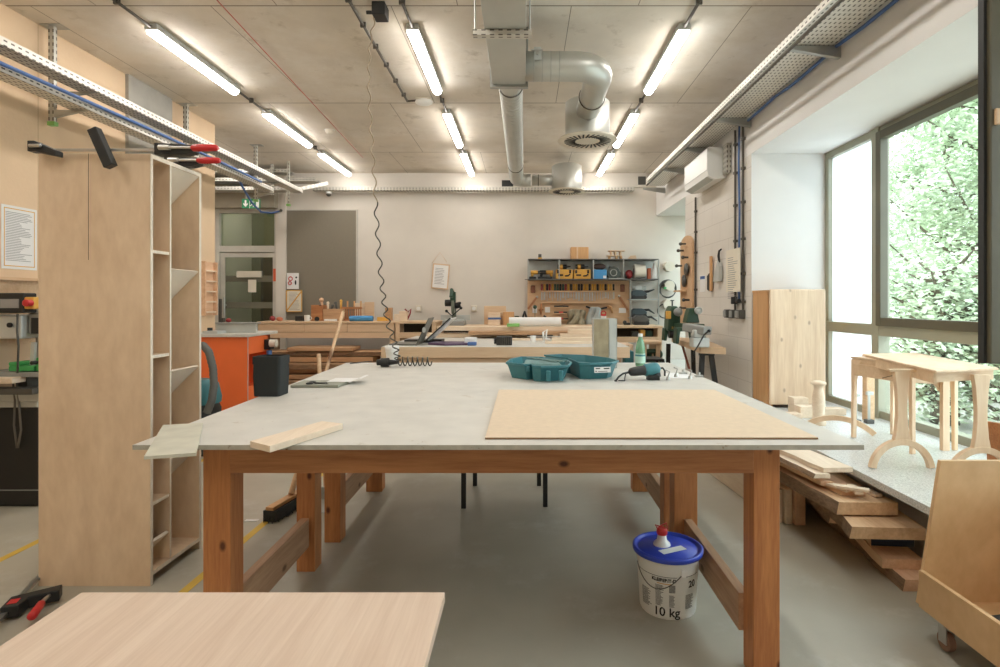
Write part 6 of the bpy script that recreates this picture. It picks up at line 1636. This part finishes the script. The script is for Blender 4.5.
q = MB(); q.ball((shx(600), 8.7, sh + hh_(9.4) + .05), .05, sq=(2, 1, 1)); solo('dark_bag', q, mat('brown_bag', (96, 76, 70), .9), 'dark brown pouch lying on top of bright blue box', 'pouch')
o = thing('circular_saw', 'dark grey-green circular saw on the upper shelf', 'power saw', (shx(615), 8.7, sh))
q = MB(); q.cyl((shx(614), 8.66, sh + .10), (shx(614), 8.72, sh + .10), .095, n=28); q.prism([(shx(608), sh + .03), (shx(622), sh + .03), (shx(622), sh + .10), (shx(617), sh + .19), (shx(610), sh + .20)], 'y', 8.70, 8.78); part('body', q, mat('dark_grey_tool', (84, 94, 88), .5), o, .006)
part('base_plate', MB().box(shx(608), shx(625), 8.62, 8.82, sh + .001, sh + .012), 'lgrey', o); q = MB(); q.torus((shx(614), 8.655, sh + .10), .05, .008, 'y', 20, 6); part('blade_rim', q, 'steel', o)
o = thing('dust_router', 'red sander body lying on the upper shelf', 'power tool', (shx(631), 8.7, sh))
q = MB(); q.ball((shx(630), 8.7, sh + .075), .072, sq=(.85, 1, 1)); part('body', q, 'darkred', o); q = MB(); q.cyl((shx(626), 8.7, sh + .05), (shx(628), 8.7, sh + .05), .04); part('cap', q, 'black', o)
o = thing('ear_muffs', 'white cylindrical dust bag standing on the upper shelf', 'dust bag', (shx(639), 8.7, sh))
q = MB(); q.cyl((shx(635), 8.7, sh + .12), (shx(646), 8.7, sh + .12), .115, .105, 28); part('bag', q, 'cream', o, .01); q = MB(); q.cyl((shx(634.6), 8.7, sh + .12), (shx(635), 8.7, sh + .12), .05); part('port', q, 'ink', o)
q = MB(); q.box(shx(648.5), shx(651.5), 8.65, 8.75, sh + .001, sh + .17); solo('orange_tube', q, mat('brown_orange_card', (190, 100, 60), .7), 'orange-brown carton beside white dust bag', 'carton', bev=.004)
q = MB(); q.prism([(shx(652), sh + .001), (shx(657), sh + .001), (shx(656.5), sh + .14), (shx(654.5), sh + .26), (shx(653), sh + .14)], 'y', 8.62, 8.7); solo('white_bag', q, 'paper', 'crumpled white bag at right end of upper shelf', 'bag', bev=.01)
# on top of the unit
zt5 = zs1 + .007
q = MB(); q.box(shx(571), shx(588.5), 8.6, 8.8, zt5, zt5 + hh_(12)); o = solo('wooden_case', q, 'pinex' if False else 'pinedark', 'square wooden box standing on top of the steel shelf', 'box', bev=.004)
part('lid_batten', MB().box(shx(576.5), shx(578), 8.594, 8.5995, zt5, zt5 + hh_(12)), 'bench', o)
q = MB(); q.box(shx(538), shx(542), 8.6, 8.66, zt5, zt5 + hh_(1.6), 1); q.box(shx(538.3), shx(541.5), 8.6, 8.66, zt5 + hh_(1.6), zt5 + hh_(5)); solo('tape_measure', q, ['dgrey', 'yellow'], 'small dark and yellow tape measure on top left of steel shelf', 'tape measure', bev=.004)
o = thing('wooden_model', 'little wooden model of stacked blocks on top of steel shelf', 'wooden model', (shx(615), 8.68, zt5))
part('roof_board', MB().box(shx(609), shx(625), 8.62, 8.76, zt5 + hh_(8), zt5 + hh_(8.8)), 'bench', o); part('deck_board', MB().box(shx(607.5), shx(622), 8.62, 8.76, zt5 + hh_(3.2), zt5 + hh_(4)), 'bench', o)
for x in (609, 616, 620.5): part('block', MB().box(shx(x), shx(x + 2), 8.64, 8.74, zt5, zt5 + hh_(3.1)), 'pinedark', o)
for x in (611, 615, 620): part('block', MB().box(shx(x), shx(x + 1.6), 8.64, 8.74, zt5 + hh_(4.1), zt5 + hh_(7.9)), 'bench', o)
q = MB(); q.prism([(shx(628), zt5), (shx(637), zt5), (shx(636), zt5 + hh_(4)), (shx(631), zt5 + hh_(3.5))], 'y', 8.64, 8.72); solo('wood_wedge', q, 'bench', 'light wooden wedge right of the little wooden model', 'wood block')
# sanders in the right column
for i, (y, c_, lab) in enumerate(((299.5, 'black', 'dark belt sander on middle steel shelf'), (318, 'dblue', 'blue-grey belt sander on lower steel shelf'), (None, 'dgrey', 'grey sander lying on bench below steel shelf'))):
    z = P(0, y, 8.6).z + .006 if y else bz3 + .001
    m_ = mat('tool_casing', (62, 78, 84), .5) if i < 2 else M['dgrey']
    dy = 0 if i < 2 else -.35; o2 = thing('belt_sander', lab, 'power tool', (shx(640), 8.7, z)); x = shx(640) - (0 if i < 2 else .04)
    q = MB(); q.prism([(x - .12, z + .03), (x + .10, z + .03), (x + .12, z + .08), (x + .05, z + .14), (x - .08, z + .14), (x - .13, z + .10)], 'y', 8.64 + dy, 8.78 + dy); part('body', q, m_, o2, .015)
    q = MB(); q.cyl((x - .09, 8.63 + dy, z + .03), (x - .09, 8.79 + dy, z + .03), .03); q.cyl((x + .08, 8.63 + dy, z + .03), (x + .08, 8.79 + dy, z + .03), .03); q.box(x - .09, x + .08, 8.64 + dy, 8.78 + dy, z + .001, z + .05); part('sanding_belt', q, 'black', o2)
    q = MB(); q.tube([(x + .06, 8.7 + dy, z + .11), (x + .15, 8.7 + dy, z + .12), (x + .24, 8.7 + dy, z + .15 if i == 0 else z + .06)], [.022, .018, .008], 8); part('handle', q, 'black', o2)
q = MB(); z = P(0, 299.5, 8.6).z + .15; q.cyl((shx(633), 8.7, z + .03), (shx(635.5), 8.7, z + .03), .03); q.cyl((shx(644), 8.7, z + .03), (shx(647), 8.7, z + .03), .03); q.box(shx(636), shx(643), 8.66, 8.74, z + .002, z + .055)
solo('sanding_belts', q, 'lgrey', 'rolled sanding belts piled on the dark belt sander', 'sanding belts')
q = MB(); q.cyl((shx(620), 8.3, bz3 + .02), (shx(626), 8.3, bz3 + .02), .018); q.ball((shx(621), 8.3, bz3 + .04), .03); solo('small_plane', q, 'black', 'small black hand tool on bench right of the red-lidded tub', 'hand tool')
# items in the open shelf of the right bench and below
for i, (x0_, x1_, c_) in enumerate(((640, 645, 'yellow'), (646, 652, 'dgreen'), (632, 638, 'dgrey'))):
    q = MB(); q.box(P(x0_, 0, 8.1).x, P(x1_, 0, 8.1).x, 8.08, 8.2, bz3 - .153, bz3 - .06 - i * .01); solo('tool_on_shelf', q, c_, ['yellow', 'dark green', 'grey'][i] + ' box on open shelf under the bench top at right', 'box', bev=.006)
# cream discs and hoses on back wall, right corner
for i, (x, y) in enumerate(((669, 266.5), (669, 285.5), (667.5, 304.5))):
    c = P(x, y, 8.8); q = MB(); q.cyl((c.x, 8.74, c.z), (c.x, 8.899, c.z), .078, n=28); o2 = solo('hose_peg', q, 'cream', ['topmost', 'middle', 'lowest'][i] + ' of three round cream pegs on the wall by the corner', 'peg', group='round cream pegs', bev=.01)
o = thing('coiled_hose', 'grey hose coiled around the middle cream peg', 'hose', P(667, 288, 8.8).to_tuple())
q = MB(); c = P(667, 288.5, 8.8)
for k in range(4): q.torus((c.x + .006 * k, 8.76 + .02 * k, c.z - .01 * k), .135 - .006 * k, .008, 'y', 36, 6)
part('coil', q, 'dgrey', o); q = MB(); q.box(c.x - .07, c.x - .03, 8.72, 8.76, c.z - .01, c.z + .02); part('green_plug', q, 'green', o)
o = thing('coiled_hose', 'dark cable looped on the lowest cream peg behind lathe', 'hose', P(664, 310, 8.8).to_tuple())
q = MB(); c = P(664, 311, 8.8)
for k in range(3): q.torus((c.x + .008 * k, 8.76 + .02 * k, c.z), .11, .008, 'y', 32, 6)
part('coil', q, 'black', o)
# clutter below the lathe bench head
o = thing('tool_stand', 'low timber stand holding machines left of the lathe bench', 'stand', (1.25, 7.3, 0))
a_, b_ = P(642, 0, 7.0).x, P(662, 0, 7.0).x
part('upper_board', MB().box(a_, b_, 7.0, 7.4, .82, .86), 'bench', o, .01); part('lower_board', MB().box(a_, b_, 7.0, 7.4, .52, .55), 'bench', o)
for x in (a_ + .02, b_ - .06): part('post', MB().box(x, x + .05, 7.05, 7.1, 0, .82), 'bench', o)
q = MB(); q.box(a_, b_ + .03, 7.05, 7.3, .551, .62); q.ball((a_ + .1, 7.2, .68), .07); q.ball((b_, 7.2, .68), .06); q.cyl((a_ + .02, 7.1, .72), (b_, 7.1, .73), .03); solo('green_machine', q, 'dgreen', 'dark green machine on the low timber stand', 'machine', bev=.01)
q = MB(); x_, y_ = P(645, 0, 6.2).x, 6.2
q.tube([P(646, 371, y_), P(646, 359, y_), P(663, 359.5, y_), P(664, 371, y_)], .018, 8); q.tube([P(646, 359, y_), P(648, 358, 6.5), P(665, 358, 6.5), P(664, 371, 6.5)], .018, 8)
o2 = thing('metal_trestle', 'black steel trestle frame showing behind the angle grinder', 'trestle', (x_, y_, 0))
zt6 = P(0, 359, y_).z
for (xx, yy) in ((P(647, 0, y_).x, y_), (P(663, 0, y_).x, y_), (P(647, 0, y_).x, y_ + .3), (P(663, 0, y_).x, y_ + .3)): part('leg', MB().beam((xx, yy, .001), (xx, yy, zt6 - .02), .03, .03), 'black', o2)
part('top_bar', MB().box(P(646, 0, y_).x, P(664, 0, y_).x, y_ - .02, y_ + .32, zt6 - .02, zt6), 'black', o2)
q = MB(); c = P(632, 362, 5.2); 
q.box(P(622.5, 0, 7.4).x, P(634, 0, 7.4).x, 7.3, 7.5, .46, .56)
o2 = thing('side_table', 'low wooden block table right of the steel box', 'table', (P(627, 0, 7.4).x, 7.4, 0)); xq0, xq1 = P(616, 0, 7.3).x, P(632, 0, 7.3).x
part('top', MB().box(xq0, xq1, 7.2, 7.6, .66, .80), 'pinecab', o2, .004)
for (xx, yy) in ((xq0 + .01, 7.21), (xq1 - .05, 7.21), (xq0 + .01, 7.55), (xq1 - .05, 7.55)): part('leg', MB().box(xx, xx + .04, yy, yy + .04, 0, .66), 'pinecab', o2)
c = P(628, 357, 7.3); 
solo('teal_toolbox', MB().box(P(624, 0, 6.3).x, P(633, 0, 6.3).x, 6.25, 6.4, .001, .80), 'teal', 'teal box standing behind the green bottle', 'tool case', bev=.008)
# ================================================================ LEFT SIDE
# paper notice on chipboard wall
def LWp(px_, py_):
    Y = -XL * FP / (524.0 - px_); return Vector((XL, Y, EYE + (302 - py_) * Y / FP))
a_, b_ = LWp(1, 206), LWp(36.5, 270)
o = thing('wall_notice', 'large printed white notice with thin orange border on chipboard wall', 'notice', (XL, 4, 1.6))
za_, zb_ = 1.58, 2.02
part('sheet', MB().box(XL + .0008, XL + .003, a_.y, b_.y, za_, zb_), 'paper', o)
q = MB(); e = .018; y0, y1 = a_.y + e, b_.y - e
for (p0, p1, p2, p3) in ((y0, y1, zb_ - e - .006, zb_ - e), (y0, y1, za_ + e, za_ + e + .006), (y0, y0 + .006, za_ + e, zb_ - e), (y1 - .006, y1, za_ + e, zb_ - e)): q.box(XL + .003, XL + .0036, p0, p1, p2, p3)
part('border', q, 'yellow', o)
q = MB(); rr = random.Random(4)
for k in range(30): q.box(XL + .003, XL + .0034, y0 + .012, y1 - .012 - rr.uniform(0, .12), zb_ - .045 - k * .0115, zb_ - .049 - k * .0115)
part('print', q, 'ink', o)
# shelf boards behind drill press
o = thing('wall_rack', 'wooden shelf rack on the left wall behind drill press', 'rack', (XL + .1, 4.1, 1.2))
for z in (1.50, 1.30, 1.10): part('shelf', MB().box(XL + .0105, XL + .05, 3.7, 4.3, z, z + .02), 'oak', o)
part('side', MB().box(XL + .0005, XL + .05, 4.3, 4.32, 1.05, 1.55), 'oak', o); part('side', MB().box(XL + .0005, XL + .05, 3.68, 3.7, 1.05, 1.55), 'oak', o)
part('backing', MB().box(XL + .0005, XL + .01, 3.7, 4.3, 1.05, 1.5), 'beech', o)
# ladder-like rack near the doorway
o = thing('wall_rack', 'small stepped wooden rack near the doorway edge of chipboard wall', 'rack', (XL + .1, 6.2, 1.2))
y0, y1 = LWp(200, 0).y, LWp(213.5, 0).y - .02; z0_, z1_ = 1.2, 1.80
part('back_board', MB().box(XL + .0005, XL + .02, y0, y1, z0_, z1_), 'reddish', o)
for y in (y0, y1 - .02): part('side_board', MB().box(XL + .02, XL + .06, y, y + .02, z0_, z1_), 'reddish', o)
for k in range(5): part('step', MB().box(XL + .02, XL + .055, y0 + .02, y1 - .02, z0_ + .03 + k * .115, z0_ + .045 + k * .115), 'paleb', o)
# drill press on cabinet
o = thing('machine_cabinet', 'black steel cabinet carrying the drill press at the left edge', 'cabinet', (-3.3, 3.85, 0))
x0_, x1_ = -3.54, P(38.5, 0, 3.69).x; 
part('body', MB().box(x0_, x1_, 3.69, 4.3, .001, P(0, 407, 3.69).z), 'black', o, .012)
part('plinth_line', MB().box(x0_, x1_ + .002, 3.684, 3.69, P(0, 490.5, 3.69).z, P(0, 490.5, 3.69).z + .006), 'greym', o)
part('top_tray', MB().box(x0_, x1_ + .01, 3.67, 4.32, P(0, 407, 3.69).z, P(0, 401, 3.69).z), 'lgrey', o, .006)
zc_ = P(0, 401, 3.69).z + .001
o = thing('drill_press', 'grey bench drill press with yellow and red stop switch', 'drill press', (-3.2, 3.95, zc_))
X = lambda px_, Y=3.61: P(px_, 0, Y).x
Z = lambda py_, Y=3.64: P(0, py_, Y).z
part('base', MB().box(X(-20), X(37), 3.85, 4.2, zc_, zc_ + .06), 'lgrey', o, .01)
part('column', MB().cyl((X(2), 4.12, zc_ + .05), (X(2), 4.12, Z(300)), .04), 'galv', o)
part('table', MB().box(X(-22), X(38), 3.82, 4.16, Z(377), Z(372)), 'greym', o, .006)
part('table_support', MB().box(X(-4), X(8), 3.95, 4.1, Z(392), Z(377)), 'dgrey', o)
hd = part('head', MB().box(X(-20), X(17), 3.84, 4.16, Z(339), Z(315)), 'lgrey', o, .01)
part('bolt', MB().cyl((X(7.5), 3.83, Z(325)), (X(7.5), 3.82, Z(325)), .016), 'black', hd)
part('motor_cap', MB().cyl((X(29), 4.05, Z(291)), (X(29), 4.05, Z(281)), .09), 'black', o)
part('motor_post', MB().cyl((X(36), 4.05, Z(335)), (X(36), 4.05, Z(291)), .03), 'greym', o)
cp_ = part('control_box', MB().box(X(-20), X(25), 3.80, 3.9, Z(313), Z(293)), 'black', o, .008)
part('display', MB().box(X(2), X(20.5), 3.796, 3.80, Z(308), Z(299)), 'ink', cp_)
sw = part('switch_plate', MB().box(X(25.2), X(35), 3.80, 3.87, Z(309), Z(297)), 'yellow', o, .008)
q = MB(); q.cyl((X(32), 3.80, Z(303)), (X(32), 3.765, Z(303)), .022); q.ball((X(32), 3.765, Z(303)), .023, sq=(1, .4, 1)); part('stop_button', q, 'red', sw)
part('quill_housing', MB().box(X(18), X(38), 3.88, 4.04, Z(335), Z(313)), 'greym', o, .012); part('scale_window', MB().box(X(22), X(32), 3.874, 3.88, Z(334), Z(318)), 'black', o, .003)
q = MB(); q.cyl((X(33), 3.95, Z(335)), (X(33), 3.95, Z(342)), .025); q.cyl((X(33), 3.95, Z(342)), (X(33), 3.95, Z(357)), .015, .008); part('chuck', q, 'dgrey', o)
q = MB(); q.tube([(X(17.5, 3.6), 3.8, Z(314)), (X(17, 3.58), 3.78, Z(330)), (X(18.5, 3.58), 3.78, Z(345)), (X(17.5, 3.58), 3.78, Z(372))], .006, 8); part('cable', q, 'dgrey', o)
q = MB(); q.beam((X(20.5), 3.9, Z(366)), (X(22), 3.9, Z(343)), .025, .02); part('post_gauge', q, 'lgrey', o)
o = thing('machine_vise', 'bright green machine vise on the drill press table', 'vise', (X(22), 3.9, Z(371)))
q = MB(); z = Z(371.5); q.box(X(4), X(30), 3.84, 3.98, z, z + .035); q.box(X(4), X(12), 3.84, 3.98, z + .035, z + .06); part('body', q, 'green', o, .006)
part('jaw', MB().box(X(31.5), X(38.5), 3.84, 3.98, z, z + .09), 'green', o, .008); part('screw', MB().cyl((X(33), 3.84, z + .06), (X(33), 3.80, z + .06), .012), 'black', o)
q = MB(); q.box(X(-14, 3.6), X(18, 3.6), 3.56, 3.66, Z(383, 3.6), Z(377, 3.6)); 
o = solo('wood_block', q, 'paleb', 'pale wood block lying at front of the drill press table', 'wood block', bev=.006)
q = MB(); q.tube([P(13, 383, 3.66), P(15, 400, 3.65), P(14, 425, 3.655), P(17, 448, 3.66)], .006, 8); q.tube([P(17, 384, 3.66), P(19, 405, 3.65), P(21, 430, 3.655), P(18, 448, 3.66)], .006, 8)
solo('hanging_cable', q, mat('grey_cable', (110, 104, 96), .6), 'grey cable loop hanging down in front of the black cabinet', 'cable')
q = MB(); q.box(X(-14, 3.6), X(36, 3.6), 3.57, 3.66, Z(394, 3.6), Z(388, 3.6)); solo('steel_bar', q, 'dgrey', 'dark steel bar lying across the drill press base', 'bar')
for o_ in C.objects:
    if o_.name in ('drill_press', 'machine_vise'): o_.location.y -= 0.2
# ---- orange router cabinet
Yo = 5.75
zt7 = EYE - 33 * Yo / FP
ox1 = P(248, 0, Yo).x; ox0 = -3.53; oy1 = 6.25
o = thing('router_cabinet', 'bright orange machine cabinet with open side compartment', 'cabinet', ((ox0 + ox1) / 2, 6.7, 0))
part('front_panel', MB().box(ox0, ox1, Yo, Yo + .02, .06, zt7 - .02), 'orange', o, .002)
q = MB(); q.box(ox1 - .02, ox1, Yo + .02, oy1, zt7 - .20, zt7 - .02); part('side_rail', q, 'orange', o)
part('side_post', MB().box(ox1 - .02, ox1, oy1 - .05, oy1, .06, zt7 - .02), 'orange', o); part('side_panel', MB().box(ox1 - .02, ox1, Yo + .02, oy1 - .05, .06, .48), 'orange', o)
part('back_panel', MB().box(ox0, ox1 - .02, oy1 - .02, oy1, .06, zt7 - .02), 'orange', o); part('side_panel', MB().box(ox0, ox0 + .02, Yo + .02, oy1 - .02, .06, zt7 - .02), 'orange', o)
part('inner_shelf', MB().box(ox0 + .02, ox1 - .02, Yo + .02, oy1 - .02, .44, .46), 'orange', o); part('inner_wall', MB().box(ox1 - .4, ox1 - .38, Yo + .02, oy1 - .02, .46, zt7 - .03), 'orange', o)
part('plinth', MB().box(ox0 + .03, ox1 - .03, Yo + .04, oy1 - .04, 0, .06), 'black', o)
part('machine_top', MB().box(ox0, ox1 + .02, Yo - .04, oy1 + .15, zt7 - .02, zt7 + .012), 'ctop', o, .004)
part('edge_strip', MB().box(ox1 - .004, ox1 + .002, Yo - .002, Yo + .002, .06, zt7 - .02), 'lgrey', o)
q = MB(); q.box(P(216, 0, 5.95).x, P(256, 0, 5.95).x, 5.95, 5.99, zt7 + .013, zt7 + .11); part('fence', q, 'lgrey', o, .004)
q = MB(); q.box(P(215, 0, 5.92).x, P(256.5, 0, 5.92).x, 5.92, 6.02, zt7 + .11, zt7 + .122); part('fence_cap', q, 'greym', o)
q = MB(); q.box(P(203, 0, 5.74).x, P(218, 0, 5.74).x, 5.73, 5.9, zt7 + .013, zt7 + .04); part('sliding_plate', q, 'lgrey', o); q = MB(); cc = P(210, 333, 5.85); q.cyl((cc.x, 5.85, zt7 + .04), (cc.x, 5.85, zt7 + .07), .025); part('clamp_knob', q, 'black', o)
q = MB(); c = P(275, 342, oy1 + .02); q.cyl((ox1 + .03, 6.15, c.z), (ox1 + .10, 6.15, c.z), .04); q.box(ox1 + .002, ox1 + .07, 6.1, 6.2, c.z - .07, c.z + .04); part('motor_unit', q, 'black', o, .005)
q = MB(); q.cyl((ox1 + .05, 6.12, c.z - .14), (ox1 + .05, 6.12, c.z - .08), .028); part('blue_regulator', q, 'cableb', o); q = MB(); q.cyl((ox1 + .07, 6.1, c.z + .0), (ox1 + .14, 6.1, c.z + .0), .04); part('white_cap', q, 'cream', o)
q = MB(); q.tube([(ox1 + .04, 6.12, c.z - .14), (ox1 + .02, 6.1, c.z - .3), (ox1 + .03, 6.1, c.z - .45)], .008, 6); q.tube([(ox1 + .06, 6.12, c.z - .14), (ox1 + .08, 6.1, c.z - .3), (ox1 + .07, 6.1, c.z - .45)], .008, 6); part('red_white_lead', q, mat('pink_lead', (216, 150, 130), .6), o)
# vacuum cleaner
vx, vy = P(203, 0, 5.0).x, 5.0
o = thing('shop_vacuum', 'teal shop vacuum with grey ribbed hose, half hidden by bookcase', 'vacuum cleaner', (vx, vy, 0))
q = MB(); q.lathe([(.17, .08), (.19, .1), (.19, .40), (.17, .45)], 28, (vx - .05, vy, 0)); part('tank', q, 'black', o)
q = MB(); q.lathe([(.19, .451), (.195, .5), (.17, .62), (.10, .66)], 28, (vx - .05, vy, 0)); part('motor_head', q, 'teal', o)
q = MB(); hp = [P(203, 345, 4.95), P(209, 352, 4.9), P(213, 368, 4.88), P(214, 385, 4.85), P(212, 400, 4.82), P(206, 415, 4.8)]
sm = []
for i in range(len(hp) - 1):
    for k in range(8): sm.append(hp[i].lerp(hp[i + 1], k / 8))
q.tube([P(192, 352, 5.0), P(197, 346, 4.97)] + sm, [.030 + (.003 if k % 2 else 0) for k in range(len(sm) + 2)], 12); part('hose', q, mat('grey_vacuum_hose', (96, 98, 94), .6), o)
for k in range(4): part('caster', MB().cyl((vx - .05 + .14 * cos(k * pi / 2 + .7), vy + .14 * sin(k * pi / 2 + .7), .04), (vx - .02 + .14 * cos(k * pi / 2 + .7), vy + .14 * sin(k * pi / 2 + .7), .04), .039), 'black', o)
q = MB(); q.tube([(-2.75, 4.95, .12), (-2.6, 4.9, .35), (-2.45, 4.9, .40), (-2.2, 4.95, .38), (-2.05, 5.0, .05)], .03, 12); solo('vacuum_hose', q, 'dgrey', 'loose dark suction hose bent on floor beside the vacuum', 'hose')
# standing bars by the door
for i, (x, y0_, dx) in enumerate(((219.5, 299, 0), (222.5, 318, 2.5))):
    q = MB(); q.beam(P(x + dx, 0, 7.6).to_tuple()[:2] + (.001,), (P(x, y0_, 7.6).x, 7.62, P(x, y0_, 7.6).z), .03, .03); solo('steel_bar', q, 'dgrey', ['tall straight dark bar standing beside the glazed door', 'shorter leaning dark bar beside the glazed door'][i], 'bar')
q = MB(); c = P(229, 318, 7.0); q.ball((P(228.5, 0, 5.97).x, 5.97, zt7 + .122 + .022), .022, sq=(1.4, .7, 1)); solo('red_clamp', q, 'darkred', 'small dark red knob on top of the router fence', 'clamp')

# broom and dustpan
o = thing('broom', 'wooden push broom with black bristles leaning on the worktable', 'broom', (-1.5, 3.55, 0))
hA = P(272, 522, 3.42); hB = P(298, 492, 3.80)
zA = .075
q = MB(); a_ = Vector((-1.555, 3.42, .085)); b_ = Vector((-1.475, 3.86, .085)); q.beam(a_, b_, .055, .022); part('head', q, 'pinedark', o, .004)
q = MB()
a2 = a_.copy(); b2 = b_.copy(); a2.z = .04; b2.z = .04; q.beam(a2, b2, .085, .066); 
rr = random.Random(9)
for k in range(160):
    t = rr.random(); s_ = rr.uniform(-.045, .045); p0 = a_.lerp(b_, t) + Vector((s_ * .7, 0, -.02)); p1 = a_.lerp(b_, t) + Vector((s_ * 1.35, rr.uniform(-.02, .02), -.083)); q.tube([p0, p1], .003, 3)
part('bristles', q, 'black', o)
q = MB(); hb = Vector((-1.515, 3.64, .10)); ht = P(343, 312, 4.42); q.cyl(hb, hb.lerp(ht, .09), .018); q.cyl(hb.lerp(ht, .08), ht, .0135, .0125); part('handle', q, 'oak', o)
o = thing('long_dustpan', 'pale grey dustpan with upright wooden handle behind the table leg', 'dustpan', (-1.42, 3.98, 0))
q = MB(); flat(q, [(-1.42, 3.56, 0), (-1.22, 3.58, 0), (-1.22, 3.82, 0), (-1.42, 3.82, 0)], .002, .008); q.box(-1.42, -1.22, 3.81, 3.82, .008, .09); part('pan', q, 'lgrey', o)
q = MB(); q.cyl((-1.35, 3.82, .05), (P(316, 0, 4.0).x, 4.05, P(0, 354, 4.05).z), .014); part('handle', q, 'oak', o)
# stool under the tables
o = thing('stool', 'black steel-legged stool tucked under the far worktable', 'stool', (-.12, 3.9, 0))
for (x, y, dx) in ((-.395, 3.67, .0), (.14, 3.70, -.0), (-.36, 4.12, .0), (.11, 4.12, -.0)):
    q = MB(); q.beam((x, y, .001), (x + dx, y, .45), .03, .03); part('leg', q, 'black', o)
q = MB(); tub(q, -.125, 3.9, [(.58, .52, .08, .451), (.60, .54, .09, .47), (.58, .52, .08, .485)]); part('seat', q, 'black', o)
